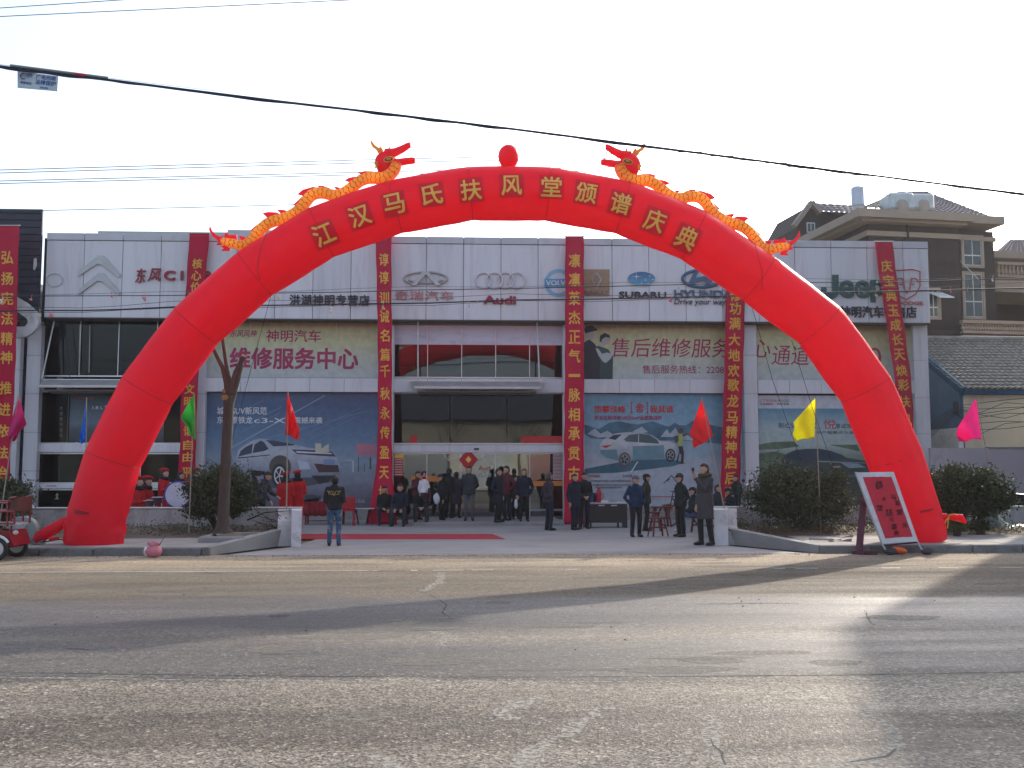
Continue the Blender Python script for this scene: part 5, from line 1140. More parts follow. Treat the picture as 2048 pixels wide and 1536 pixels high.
    if pose == 'stand' and hem < .93:
        jm_r.append((V3((0, 0, hem)), (.185 * bulk, 0, 0), (0, .140 * bulk, 0)))
        if hem < .75: jm_r.append((V3((0, 0, .84)), (.182 * bulk, 0, 0), (0, .138 * bulk, 0)))
        jr(.95, .180, .137)
    else: jm_r.append((V3((0, .02, pz - .08)), (.18 * bulk, 0, 0), (0, .16 * bulk, 0))); jr(.95, .180, .145)
    jr(1.08, .168, .128); jr(1.24, .188, .138); jr(1.33, .188, .124); jr(1.385, .155, .100); jr(1.43, .10, .080)
    jr(1.475, .068, .068, .006)
    jm.loft(jm_r, 20)
    for sgn, an_ in ((-1, arms[0]), (1, arms[1])):
        sh = up((.172 * sgn, .005, 1.362)); e_, h_ = AR[an_]
        el = sh + V3((e_[0] * sgn, e_[1], e_[2])); ha = sh + V3((h_[0] * sgn, h_[1], h_[2]))
        wr = el.lerp(ha, .97)
        jm.tube([sh - V3((.04 * sgn, 0, -.01)), sh, sh.lerp(el, .5), el, el.lerp(wr, .5), wr], [.064, .066, .060, .054, .050, .043], 12); jm.ell(el, .055, .055, .055, 10, 6); jm.ell(sh, .066, .066, .066, 12, 8)
        if an_ in ('pocket', 'back'): continue
        d = (ha - el).normalized(); 
        if an_ == 'phone': d = V3((0, -.25, 1)).normalized()
        side = V3((1, 0, 0)); side = (side - d * side.dot(d)).normalized(); nz_ = d.cross(side)
        p0 = wr - d * .03; p1 = wr + d * .05; p2 = wr + d * .095
        hands.loft([(p0, side * .026, nz_ * .022), (p1, side * .040, nz_ * .017), (p2, side * .042, nz_ * .014)], 10)
        for k, (off, L_) in enumerate(((-.031, .062), (-.011, .074), (.010, .068), (.030, .054))):
            q0 = p2 + side * off - d * .012; q1 = q0 + d * L_ * .5 - nz_ * .010; q2 = q1 + d * L_ * .35 - nz_ * .028
            hands.tube([q0, q1, q2], [.0105, .0095, .0075], 7)
        th = -1 if sgn > 0 else 1
        q0 = p1 + side * .033 * th - d * .03; hands.tube([q0, q0 + side * .022 * th + d * .030, q0 + side * .026 * th + d * .058 - nz_ * .012], [.014, .012, .009], 7)
        if an_ == 'phone' : root['hand'] = tuple(p2 + d * .03)
    A = np.array([c[0][:] for c in caps]); B_ = np.array([c[1][:] for c in caps]); Rr = np.array([c[2] for c in caps]); Mi = np.array([c[3] for c in caps])
    def assign(me):
        C_ = np.zeros(len(me.polygons) * 3); me.polygons.foreach_get('center', C_); C_ = C_.reshape(-1, 1, 3)
        ab = (B_ - A)[None]; t_ = np.clip(((C_ - A[None]) * ab).sum(2) / np.maximum((ab ** 2).sum(2), 1e-9), 0, 1)
        d = np.linalg.norm(C_ - A[None] - ab * t_[..., None], axis=2) - Rr[None]
        return Mi[np.argmin(d, 1)].tolist()
    body = remesh(mb, [skin, CL_(tr) if isinstance(tr, str) else tr, shoe, CL_(jk)], 'body', root, .0165 if feet > 1070 else .019, 1, False, assign)
    # hands join the body mesh
    if hands.v:
        me = body.data; bm = bmesh.new(); bm.from_mesh(me); n0 = len(bm.verts)
        hv = [bm.verts.new(v) for v in hands.v]
        for f in hands.f:
            try: q = bm.faces.new([hv[i] for i in f]); q.material_index = 0; q.smooth = True
            except Exception: pass
        # eyes and brows
        for sgn in (-1, 1):
            e1 = MB().ell(he(.030 * sgn, -.086, .012), .012, .010, .006, 8, 5, R_); ev = [bm.verts.new(v) for v in e1.v]
            for f in e1.f: q = bm.faces.new([ev[i] for i in f]); q.material_index = 4
        bm.to_mesh(me); bm.free(); me.materials.append(HAIRM)
    jo = remesh(jm, CL_(jk) if isinstance(jk, str) else jk, 'jacket' if hem > .7 else 'coat', root, .019, 1, False, None, .014, 7)
    # hair
    def cap_mesh(rx, ry, rz, keep, off=(0, 0, 0), th=.010):
        m1 = MB().ell((0, 0, 0), rx, ry, rz, 20, 14); bm = bmesh.new(); me = m1.mesh('t'); bm.from_mesh(me)
        bmesh.ops.delete(bm, geom=[f for f in bm.faces if not keep(f.calc_center_median())], context='FACES')
        for v in bm.verts: v.co = he(v.co.x + off[0], v.co.y + off[1], v.co.z + off[2])
        bmesh.ops.recalc_face_normals(bm, faces=bm.faces)
        bm.to_mesh(me); bm.free(); return me
    if hair and hair != 'bald':
        me = cap_mesh(.094, .113, .130, lambda c: (c.z > .055 if c.y < -.045 else (c.z > .03 if c.y < .005 else c.z > -.085)))
        me.materials.append(hair); me.polygons.foreach_set('use_smooth', [True] * len(me.polygons)); me.name = 'hair'; o = link('hair', me, root); q = o.modifiers.new('t', 'SOLIDIFY'); q.thickness = .014; q.offset = -1
    if hat in ('cap', 'flat'):
        me = cap_mesh(.101, .121, .090 if hat == 'flat' else .110, lambda c: c.z > -.002, (0, .004, .042)); me.materials.append(CL_(hatc)); me.polygons.foreach_set('use_smooth', [True] * len(me.polygons)); me.name = 'cap'
        o = link('cap', me, root); q = o.modifiers.new('t', 'SOLIDIFY'); q.thickness = .012
        br = MB(); rr = []
        top_ = [he(.072 * cos(a) * 1.0, -.085 - .075 * sin(a), .050 - .02 * sin(a)) for a in [pi * k / 10 for k in range(11)]]
        br.prism(top_, R_ @ V3((0, 0, -.010))).build('brim', CL_(hatc), o, False, False)
    if hat == 'beret':
        m1 = MB().ell((0, 0, 0), .125, .135, .052, 18, 10, Matrix.Rotation(radians(12), 3, 'Y')); m1.v = [tuple(he(v[0] + .012, v[1] + .015, v[2] + .098)) for v in m1.v]; m1.build('beret', CL_('red'), root, True, False)
    if hat == 'knit':
        me = cap_mesh(.095, .115, .125, lambda c: c.z > -.02, (0, 0, .02)); me.materials.append(cloth('pinkhat', (.65, .06, .16))); me.name = 'knit_hat'; o = link('knit_hat', me, root); q = o.modifiers.new('t', 'SOLIDIFY'); q.thickness = .012
        MB().ell(he(0, 0, .16), .035, .035, .035, 10, 7).build('pompom', PW, root, True, False)
    if collar:
        cm = MB(); n_ = 18
        cm.tube([up((.105 * cos(2 * pi * k / n_), .09 * sin(2 * pi * k / n_) - .005, 1.452 + .02 * sin(2 * pi * k / n_))) for k in range(n_ + 1)], [.048 + .010 * rnd() for _ in range(n_ + 1)], 8, cap=False).build('collar', cloth(*collar), root, True, False)
    return root
ppl = 'people waiting in front of the showroom'
# --- behind the left wall
person('red coated drummer with beret and black fur collar nearest the arch leg', 273, 1062, 951, 70, 'sit', ('drum', 'drum'), 'red', 'red', .6, 'beret', collar=('fur', (.015, .015, .016)), group='red coated drummers')
person('red coated drummer seated just behind the nearest one, leaning forward', 285, 1056, 949, 75, 'sit', ('drum', 'drum'), 'red', 'red', .6, 'beret', lean=8, collar=('fur', (.015, .015, .016)), group='red coated drummers')
person('standing red coated drummer with beret, left of the bass drum', 325, 1060, 937, 80, 'stand', ('drum', 'drum'), 'red', 'red', .45, 'beret', skin=SKN2, collar=('fur', (.015, .015, .016)), group='red coated drummers')
person('red coated drummer behind the bass drum, no beret', 357, 1056, 944, 85, 'stand', ('drum', 'down'), 'red', 'red', .45, collar=('fur', (.015, .015, .016)), skin=SKN2, group='red coated drummers')
person('drummer in a red beret mostly hidden by the bush left of the tree', 388, 1056, 937, 60, 'stand', ('drum', 'drum'), 'red', 'red', .45, 'beret', collar=('fur', (.015, .015, .016)), group='red coated drummers')
person('man in dark jacket bending over beside the red coated women', 519, 1068, 941, 75, 'stand', ('low', 'reach'), 'slate', 'black', .82, lean=16, headpitch=12, group=ppl)
person('man behind the bending man holding a dark video camera', 506, 1054, 941, 100, 'stand', ('chest', 'chest'), 'black', 'black', group=ppl)
person('woman in red coat and beret seen from behind, left one of the pair', 570, 1064, 944, 172, 'stand', ('front', 'front'), 'red', 'red', .4, 'beret', collar=('fur', (.015, .015, .016)), bulk=1.1, group='red coated drummers')
person('woman in red coat and beret seen from behind, right one of the pair', 593, 1062, 941, 188, 'stand', ('front', 'down'), 'red', 'red', .4, 'beret', collar=('fur', (.015, .015, .016)), bulk=1.1, group='red coated drummers')
# --- the boy in the foreground
camo = mat('patterned_trousers', (.035, .075, .16), .8, .3, 5, dirt=(.33, .34, .26), dirt_scale=6, dirt_amt=1)
boy = person('boy seen from behind in lettered black jacket and patterned blue trousers', 668, 1092, 950, 180, 'stand', ('front', 'front'), 'black', camo, .86, bulk=1.02, group=ppl)
s_ = boy.scale[0]; mbx = text_mb('POLICE', -.13, .13, 1.225, 1.325, .155, -.004, .012); 
mbx.v = [(-v[0], .168 + .012 * (1 - (v[0] / .13) ** 2), v[2]) for v in mbx.v]; mbx.build('back_lettering', mat('gold_print', (.55, .40, .14), .5), boy, False, False)
for sg in (-1, 1):
    for k in range(3):
        MB().prism([(sg * (.125 - k * .01), .170, 1.30 - k * .018), (sg * (.17 - k * .02), .158, 1.335 - k * .022), (sg * (.17 - k * .02), .158, 1.325 - k * .022), (sg * (.125 - k * .01), .170, 1.29 - k * .018)], (0, .006, 0)).build('wing_print', mat('gold_print', (.55, .40, .14), .5), boy, False, False)
MB().prism([(-.05, .170, 1.235), (.05, .170, 1.235), (.0, .170, 1.21)], (0, .006, 0)).build('emblem_print', mat('gold_print', (.55, .40, .14), .5), boy, False, False)
# --- seated and standing by the entrance
person('seated man in black coat leaning on the foot of the narrow banner', 768, 1050, 970, 8, 'sit', ('lap', 'knee'), 'black', 'slate', lean=10, bulk=1.1, group=ppl)
person('seated man in dark blue jacket beside the black coated one', 801, 1052, 966, -8, 'sit', ('knee', 'knee'), 'navy', 'slate', lean=6, group=ppl)
person('seated man in dark cap and black jacket in front of the child', 845, 1050, 966, -5, 'sit', ('lap', 'lap'), 'black', 'slate', hat='cap', hatc='navy', lean=5, bulk=1.05, group=ppl)
person('woman in maroon top carrying a small child on her shoulder', 834, 1040, 943, 40, 'stand', ('chest', 'chest'), 'maroon', 'black', z0=.1, group=ppl)
ch = person('small child in white top and pink hat with pompom, held in arms', 847, 1040, 944, 160, 'sit', ('chest', 'down'), 'white', 'maroon', hat='knit', z0=.1, child=True, group=ppl)
ch.scale = (.60,) * 3; yy = 28.9; ch.location = (P(848, 945, yy).x, yy, P(848, 944, yy).z - 1.40 * .60)
person('man in dark cap looking left, standing nearest the entrance on the left', 884, 1047, 948, -60, 'stand', ('pocket', 'down'), 'black', 'black', hat='cap', hatc='char', lean=4, bulk=1.08, group=ppl)
person('dark haired person behind the capped man looking left', 897, 1036, 938, 150, 'stand', ('down', 'down'), 'black', 'black', z0=.1, group=ppl)
person('woman in long dark coat walking into the entrance', 912, 1036, 944, 165, 'stand', ('down', 'down'), 'purple', 'black', .5, z0=.1, stance=.08, group=ppl)
person('man in grey blue jacket with hands behind, below the red ornament', 938, 1042, 932, 0, 'stand', ('back', 'back'), 'slate', 'grey', z0=.1, group=ppl)
person('man in navy coat turned right, talking at the glass door', 996, 1045, 937, 60, 'stand', ('pocket', 'down'), 'navy', 'black', .62, z0=.1, bulk=1.08, group=ppl)
person('dark haired man with maroon jumper facing his talking partner', 1014, 1041, 932, -50, 'stand', ('back', 'pocket'), 'maroon', 'navy', z0=.1, group=ppl)
person('bald man in navy jacket carrying a white bag at the door', 1048, 1043, 937, 5, 'stand', ('down', 'pocket'), 'navy', 'black', hair=HAIRG, z0=.1, bulk=1.08, group=ppl)
person('small person half hidden between the talking men and the bald man', 1032, 1039, 952, 20, 'stand', ('down', 'down'), 'char', 'black', z0=.1, group=ppl)
person('man in dark plum jacket standing sideways left of the broad banner', 1098, 1061, 945, 115, 'stand', ('back', 'pocket'), 'purple', 'navy', hair=HAIRG, bulk=1.05, group=ppl)
person('man in navy suit with white collar covering the broad banner', 1149, 1060, 948, 35, 'stand', ('down', 'pocket'), 'navy', 'navy', .7, stance=.06, group=ppl)
person('man looking down at the blue bag on the desk', 1168, 1058, 944, 10, 'stand', ('front', 'front'), 'black', 'navy', lean=6, headpitch=10, group=ppl)
person('man in blue jacket and grey cap standing in front of the desk', 1272, 1074, 950, 15, 'stand', ('pocket', 'pocket'), 'blue', 'black', hat='flat', hatc='grey', bulk=1.12, group=ppl)
person('man in dark flat cap behind the blue jacketed man looking right', 1293, 1062, 947, 80, 'stand', ('back', 'back'), 'olive', 'black', hat='flat', hatc='black', group=ppl)
person('man in cap and black padded jacket turned left, beside the phone man', 1362, 1074, 947, -70, 'stand', ('down', 'pocket'), 'dgreen', 'black', hat='cap', hatc='char', bulk=1.1, group=ppl)
person('seated person with white shoes stretched out behind the capped man', 1388, 1064, 972, -80, 'sit', ('lap', 'knee'), 'dgreen', 'jean', shoe=SHOEW, hat='flat', hatc='black', stance=.05, group=ppl)
pm = person('man in long grey coat holding up a phone at the right', 1412, 1091, 927, -62, 'stand', ('down', 'phone'), 'coat', 'black', .55, lean=-1, bulk=1.08, stance=.05, collar=('olivefur', (.05, .055, .03)), group=ppl)
h = pm['hand']; del pm['hand']
MB().box(h[0] - .05, h[0] + .02, h[1] - .012, h[1] + .0, h[2] - .03, h[2] + .085).build('phone', BLACK, pm, False, False)
person('seated man in blue grey cap eating behind the right wall', 1466, 1052, 973, -70, 'sit', ('chest', 'chest'), 'navy', 'navy', hat='cap', hatc='slate', lean=14, group=ppl)
person('dark jacketed man behind the eating man, head turned left', 1474, 1046, 950, -60, 'stand', ('front', 'front'), 'dgreen', 'black', group=ppl)
person('seated person behind the phone man with teal grey jacket', 1436, 1056, 968, 40, 'sit', ('lap', 'lap'), 'slate', 'black', group=ppl)
# white bags and a camera carried by people (held, so things of their own)
def bag(label, px, py, Y, rx, rz, m, name='bag'):
    c = P(px, py, Y); mb = MB(); mb.ell(c, rx, rx * .6, rz, 14, 10); mb.v = [tuple(Vector(v) + Vector((noise.noise(Vector(v) * 9), 0, noise.noise(Vector(v) * 7 + Vector((5, 5, 5))))) * rx * .35) for v in mb.v]
    o = mb.build(name, m, None, True); return tag(o, label, 'bag')
bag('white plastic bag held beside the bald man', 1032, 1008, 29.3, .05, .14, PW)
bag('white patterned bag beside the seated man in the dark cap', 873, 997, 28.9, .09, .17, mat('bag_pale', (.5, .52, .55), .5, .3, 20))
vc = thing('video_camera', 'dark video camera raised beside the bending man', 'camera', P(512, 948, 26.6)); c = P(511, 946, 26.7)
MB().box(c.x - .08, c.x + .14, c.y - .06, c.y + .06, c.z - .08, c.z + .06).tube([c + Vector((.14, 0, 0)), c + Vector((.24, 0, 0))], .05, 12).build('camera_body', BLACK, vc)
# ================================================================ PROPS
WOODR = mat('red_wood', (.14, .022, .022), .5, .25, 6); WOODM = mat('maroon_wood', (.085, .015, .03), .5, .15, 5)
def stool_proto(loc, label, rz=0, s=1.0, h=.46):
    t = thing('stool', label, 'stool', loc, rz, 'dark red wooden stools'); t.scale = (s, s, s)
    MB().bbox(-.20, .20, -.12, .12, h - .03, h, .008).build('seat', WOODR, t, False, False)
    for sx in (-1, 1):
        for sy in (-1, 1):
            MB().beam((sx * .13, sy * .07, h - .032), (sx * .21, sy * .13, 0), .036, .03).build('leg', WOODR, t, False, False)
        MB().beam((sx * .172, -.095, .20), (sx * .172, .095, .20), .022, .03).build('stretcher', WOODR, t, False, False)
    for sy in (-1, 1): MB().beam((-.165, sy * .09, .22), (.165, sy * .09, .22), .03, .022).build('stretcher', WOODR, t, False, False)
    return t
st = stool_proto(G(1316, 1073), 'dark red wooden stool in front, between the blue jacket and the black jacket', .35)
def stool(px, py, label, rz=0, s=1.0, z0=0):
    c = copy_tree(st); c.location = G(px, py, z0); c.rotation_euler = (0, 0, rz); c.scale = (s, s, s); c['label'] = label; return c
stool(1304, 1062, 'dark red wooden stool behind the front one, nearer the desk', -.2, 1.1)
c = stool(1322, 1054, 'tall dark red stool standing before the bicycle wheel', .1, 1.25)
stool(768, 1047, 'stool under the seated man at the narrow banner', .2, .95); stool(801, 1049, 'stool under the seated man in the dark blue jacket', -.1, .95)
stool(845, 1047, 'stool under the seated man in the dark cap', .0, .95); stool(1392, 1064, 'stool under the person with white shoes', 1.3, .9)
stool(1436, 1053, 'stool under the seated person in the teal grey jacket', 1.0, .9); stool(1470, 1050, 'stool under the eating man behind the right wall', 1.2, .9)
stool(277, 1058, 'stool under the drummer nearest the arch leg', .2, .9); stool(289, 1053, 'stool under the second drummer', .2, .9)
# desk with things on it
dk = thing('desk', 'dark office desk with pale top in front of the hatchback poster', 'desk', G(1212, 1056)); Yd = G(1212, 1056).y
a, b_ = P(1166, 1000, Yd).x, P(1258, 1000, Yd).x; zt = P(1212, 1005.5, Yd).z
DM = mat('desk_dark', (.035, .028, .030), .4, .15, 4)
MB().bbox(a, b_, Yd - .05, Yd + .60, zt - .035, zt, .008).build('desk_top', mat('desk_pale', (.45, .42, .42), .4), dk)
MB().box(a + .06, b_ - .06, Yd, Yd + .02, zt - .55, zt - .036).build('modesty_panel', DM, dk)
for x in (a + .05, b_ - .12): MB().box(x, x + .07, Yd + .022, Yd + .55, .0, zt - .036).build('side_panel', DM, dk)
for x in (a + .22, b_ - .30): MB().beam((x, Yd + .1, zt - .55), (x, Yd + .1, 0), .05, .05).build('leg', DM, dk)
for p0, p1 in ((1197, 1209), (1222, 1234)): MB().box(P(p0, 1011, Yd).x, P(p1, 1011, Yd).x, Yd - .012, Yd - .001, P(1212, 1012, Yd).z, P(1212, 1010, Yd).z).build('paper_label', PW, dk)
th = thing('thermos_flask', 'tall red vacuum flask on the desk', 'flask', (P(1198, 1004, Yd + .2).x, Yd + .2, zt))
MB().lathe([(0, 0), (.072, 0), (.075, .02), (.075, .26), (.062, .33), (.045, .36), (0, .36)], th.location, 20).build('flask_body', mat('flask_red', (.42, .012, .04), .3), th, True)
MB().lathe([(0, .362), (.045, .362), (.04, .41), (0, .42)], th.location, 16).build('cap', mat('flask_cap', (.30, .02, .04), .4), th, True)
MB().tube([th.location + Vector((.07, 0, .27)), th.location + Vector((.12, 0, .24)), th.location + Vector((.12, 0, .12)), th.location + Vector((.07, 0, .08))], .01, 6).build('handle', mat('flask_cap', (.30, .02, .04), .4), th, True)
c = P(1177, 994, Yd + .2); o = MB().bbox(c.x - .12, c.x + .12, Yd + .1, Yd + .3, zt + .001, zt + .26, .04).build('shoulder_bag', mat('bag_blue', (.02, .045, .20), .6), None, True); tag(o, 'blue bag on the left end of the desk', 'bag')
c = P(1188, 994, Yd + .35); o = MB().bbox(c.x - .06, c.x + .08, Yd + .32, Yd + .44, zt + .001, zt + .27, .04).build('handbag', mat('bag_black', (.012, .012, .016), .5), None, True); tag(o, 'black bag on the desk between the blue bag and the red flask', 'bag')
for lb, p0, p1, dy, hh in (('crumpled white paper on the desk right of the red flask', 1203, 1217, .1, .06), ('stack of white sheets on the right part of the desk', 1234, 1252, .05, .02)):
    a_, b__ = P(p0, 1000, Yd).x, P(p1, 1000, Yd).x; o = MB().prism([(a_, Yd + dy, zt + .002), (b__, Yd + dy, zt + .002), (b__ - .03, Yd + dy + .2, zt + .002), (a_ + .02, Yd + dy + .2, zt + .002)], (.01, 0, hh)).build('paper_stack', PW); tag(o, lb, 'paper')
# table with red cloth and bags, red chair, white bench behind the boy
rt = thing('table', 'table draped in red cloth between the red coats and the boy', 'table', G(652, 1050)); Yt = G(652, 1050).y
a, b_ = P(606, 1000, Yt).x, P(690, 1000, Yt).x; zt2 = P(650, 1003, Yt).z
vs_ = []; n_ = 40
for i in range(n_ + 1):
    x = a + (b_ - a) * i / n_; q = .02 * sin(i * 1.3) + .012 * sin(i * 2.9)
    vs_ += [(x, Yt + .55, zt2), (x, Yt, zt2), (x, Yt - .01 + q, zt2 - .25), (x, Yt - .02 + q * 1.5, zt2 - .42 + .012 * sin(i * .9))]
fs = [(4 * i + k, 4 * i + 4 + k, 4 * i + 5 + k, 4 * i + 1 + k) for i in range(n_) for k in range(3)]
o = MB().add(vs_, fs).build('tablecloth', mat('red_cloth', (.22, .010, .022), .8, .2, 5), rt, True); o.modifiers.new('t', 'SOLIDIFY').thickness = .006
for x in (a + .08, b_ - .08):
    for y in (Yt + .06, Yt + .48): MB().beam((x, y, 0), (x, y, zt2 - .02), .045, .045).build('leg', WOODR, rt)
MB().beam((a + .08, Yt + .06, .12), (b_ - .08, Yt + .06, .12), .04, .03).build('stretcher', WOODR, rt)
o = bag('dark bag heaped on the red cloth table', 625, 996, Yt + .2, .26, .10, mat('bag_dark', (.03, .032, .04), .5))
o = MB().ell(P(602, 1000, Yt + .2), .10, .08, .06, 10, 6).build('cloth_bundle', mat('cloth_bundle_m', (.03, .03, .03), .8), None, True); tag(o, 'small dark bundle at the left end of the red cloth table', 'bundle')
rc = thing('plastic_chair', 'red plastic chair right of the boy', 'chair', G(694, 1052)); c = rc.location; RP = mat('red_plastic', (.38, .012, .02), .4)
MB().bbox(c.x - .2, c.x + .2, c.y - .1, c.y + .3, .42, .45, .01).build('seat', RP, rc)
MB().bbox(c.x - .2, c.x + .2, c.y + .26, c.y + .30, .452, .82, .02).build('backrest', RP, rc)
for sx in (-1, 1):
    for yy in (-.07, .27): MB().beam((c.x + sx * .17, c.y + yy, .42), (c.x + sx * .20, c.y + yy, 0), .04, .03).build('leg', RP, rc)
bn = thing('trestle_bench', 'narrow white topped trestle bench right of the red chair', 'bench', G(722, 1050)); Yb = G(722, 1050).y
a, b_ = P(702, 1015, Yb).x, P(748, 1015, Yb).x; zb_ = P(722, 1016.5, Yb).z
MB().bbox(a, b_, Yb, Yb + .3, zb_ - .03, zb_, .005).build('bench_top', mat('bench_white', (.5, .48, .46), .5), bn)
for x in (a + .12, b_ - .15):
    for sx in (-1, 1): MB().beam((x, Yb + .15 + sx * .08, zb_ - .032), (x + sx * .07, Yb + .15 + sx * .14, 0), .035, .03).build('leg', WOODM, bn)
# red carpet
cp = MB(); a, b_ = G(601, 1079), G(1010, 1079); c_, d_ = G(985, 1069), G(601, 1069); n_ = 50; vs_ = []; fs = []
for i in range(n_ + 1):
    t_ = i / n_; w0 = .01 + .012 * abs(noise.noise(Vector((t_ * 12, 0, 0)))); p = a.lerp(b_, t_); q = d_.lerp(c_, t_); vs_ += [(p.x, p.y, .008), (p.x, p.y + .05, .006 + w0), (q.x, q.y - .05, .006 + w0), (q.x, q.y, .008)]
fs = [(4 * i + k, 4 * i + 4 + k, 4 * i + 5 + k, 4 * i + 1 + k) for i in range(n_) for k in range(3)]
o = cp.add(vs_, fs).build('carpet', mat('carpet_red', (.36, .018, .035), .9, .15, 4), None, False); tag(o, 'long red carpet strip lying across the forecourt', 'carpet')
# drums
dr = thing('bass_drum', 'big bass drum with white skin and blue rim in the drummers', 'drum', (P(357, 990, 26.9).x, 26.9, .0)); c = P(358, 989, 26.6)
MB().lathe([(0, -.12), (.33, -.12), (.34, -.115), (.34, .22), (0, .22)], c, 36, 'Y').build('shell', mat('drum_blue', (.03, .05, .30), .4), dr, True)
MB().lathe([(0, -.135), (.315, -.135), (.315, -.121), (0, -.121)], c, 36, 'Y').build('drum_skin', mat('drum_skin_m', (.55, .55, .62), .5), dr)
MB().tube([c + Vector((.332 * cos(t_), -.13, .332 * sin(t_))) for t_ in [2 * pi * k / 36 for k in range(37)]], .02, 6).build('rim', mat('drum_blue', (.03, .05, .30), .4), dr, True)
MB().beam((c.x - .2, c.y, 0), (c.x - .1, c.y, c.z - .3), .03, .03).beam((c.x + .2, c.y, 0), (c.x + .1, c.y, c.z - .3), .03, .03).build('stand', STEEL, dr)
for lb, px, py in (('small drum with pale skin in front of the standing drummer', 315, 995), ('small drum with pale skin in front of the seated drummers', 303, 1001)):
    t = thing('snare_drum', lb, 'drum', (P(px, py, 25.9).x, 25.9, 0), group='small drums of the band'); c = P(px, py, 25.9)
    MB().lathe([(0, -.14), (.13, -.14), (.135, 0), (.0, .0)], c, 24).build('shell', mat('drum_dark', (.04, .02, .03), .4), t, True); MB().lathe([(0, .001), (.135, .001), (.135, .015), (0, .018)], c, 24).build('drum_skin', mat('drum_skin_m', (.55, .55, .62), .5), t, True)
    for k in range(3): MB().beam(c + Vector((.1 * cos(k * 2.1), .1 * sin(k * 2.1), -.14)), (c.x + .2 * cos(k * 2.1), c.y + .2 * sin(k * 2.1), 0), .02, .02).build('stand_leg', STEEL, t)

# bicycle leaning behind the tall stool
bi = thing('bicycle', 'old bicycle behind the tall stool, front wheel and basket visible', 'bicycle', G(1350, 1050)); Yw = 28.6
BFR = mat('bike_frame', (.05, .02, .02), .5); w1 = P(1337, 1031, Yw); w2 = w1 + Vector((1.05, .25, 0)); w1.z = .30; w2.z = .30
for wv in (w1, w2):
    q = MB().tube([wv + Vector((.30 * cos(t_), .06 * cos(t_), .30 * sin(t_))) for t_ in [2 * pi * k / 32 for k in range(33)]], .022, 6).build('wheel', RUB, bi, True)
    MB().tube([wv + Vector((.275 * cos(t_), .055 * cos(t_), .275 * sin(t_))) for t_ in [2 * pi * k / 32 for k in range(33)]], .009, 5).build('rim', STEEL, q, True)
    mb = MB()
    for k in range(10): t_ = 2 * pi * k / 10; mb.tube([wv, wv + Vector((.27 * cos(t_), .054 * cos(t_), .27 * sin(t_)))], .005, 4)
    mb.tube([wv + Vector((0, -.04, 0)), wv + Vector((0, .04, 0))], .025, 8).build('spokes', STEEL, q)
hd = w1 + Vector((.12, .03, .55)); bb = w1 + Vector((.5, .12, -.02)); stt = w1 + Vector((.42, .10, .5))
for nm, pts, r_ in (('fork', [w1, hd, hd + Vector((.03, 0, .12))], .016), ('down_tube', [hd - Vector((0, 0, .05)), bb], .018), ('seat_tube', [bb, stt], .016), ('top_tube', [stt, hd], .015), ('chain_stay', [bb, w2], .012), ('seat_stay', [stt, w2], .012), ('handlebar', [hd + Vector((.10, -.25, .14)), hd + Vector((0, -.2, .14)), hd + Vector((0, .2, .14)), hd + Vector((.10, .25, .14))], .012)):
    MB().tube(pts, r_, 7).build(nm, BFR, bi, True)
MB().bbox(stt.x - .10, stt.x + .14, stt.y - .06, stt.y + .06, stt.z + .05, stt.z + .10, .02).build('saddle', BLACK, bi)
c = P(1335, 1016, Yw); bk = MB()
for k in range(5):
    z_ = c.z - .08 + .04 * k; e = .10 + .012 * k; bk.tube([(c.x - e, Yw - e, z_), (c.x + e, Yw - e, z_ + .04), (c.x + e, Yw + e, z_ + .04), (c.x - e, Yw + e, z_), (c.x - e, Yw - e, z_)], .008, 4)
for k in range(8): x_ = c.x - .1 + .2 * k / 7; bk.tube([(x_, Yw - .1, c.z - .08), (x_, Yw - .14, c.z + .1)], .005, 4).tube([(x_, Yw + .1, c.z - .08), (x_, Yw + .14, c.z + .1)], .005, 4)
bk.build('basket', mat('wicker', (.20, .10, .05), .7), bi)

# motorcycle behind the right wall
mc = thing('motorcycle', 'motorcycle with round headlamp parked behind the right bush', 'motorcycle', G(1500, 1060)); c = P(1492, 972, 26.4)
MB().lathe([(0, -.07), (.07, -.06), (.095, 0), (.10, .02), (0, .05)], c, 20, 'Y').build('headlamp', mat('chrome', (.75, .78, .85), .12, metal=.9), mc, True)
for wx in (.15, 1.35):
    wv = Vector((c.x + wx, 26.5 + wx * .3, .30)); q = MB().tube([wv + Vector((.24 * cos(t_), .05 * cos(t_), .24 * sin(t_))) for t_ in [2 * pi * k / 28 for k in range(29)]], .055, 8).build('wheel', RUB, mc, True); MB().lathe([(0, -.05), (.17, -.04), (.17, .04), (0, .05)], wv, 20, 'Y').build('rim', ALU, q, True)
MB().tube([(c.x + .15, 26.5, .3), (c.x + .05, 26.45, .9), (c.x, 26.4, 1.0)], .03, 8).tube([(c.x - .05, 26.05, 1.12), (c.x + .05, 26.4, 1.05), (c.x + .1, 26.8, 1.12)], .016, 8).build('fork_and_handlebar', BLACK, mc, True)
MB().loft([((c.x + .2, 26.5, .78), (0, .10, 0), (0, 0, .12)), ((c.x + .5, 26.55, .80), (0, .14, 0), (0, 0, .15)), ((c.x + .8, 26.65, .75), (0, .12, 0), (0, 0, .10)), ((c.x + 1.5, 26.85, .78), (0, .10, 0), (0, 0, .07))], 14).build('tank_and_seat', BLACK, mc, True)
MB().bbox(c.x + .45, c.x + .85, 26.5, 26.8, .3, .6, .05).build('engine', STEEL, mc)
for sy in (-.3, .35): MB().tube([(c.x + .03, 26.4 + sy, 1.12), (c.x + .03, 26.4 + sy, 1.28)], .007, 6).ell((c.x + .03, 26.4 + sy, 1.32), .05, .015, .04, 12, 6).build('mirror', BLACK, mc, True)

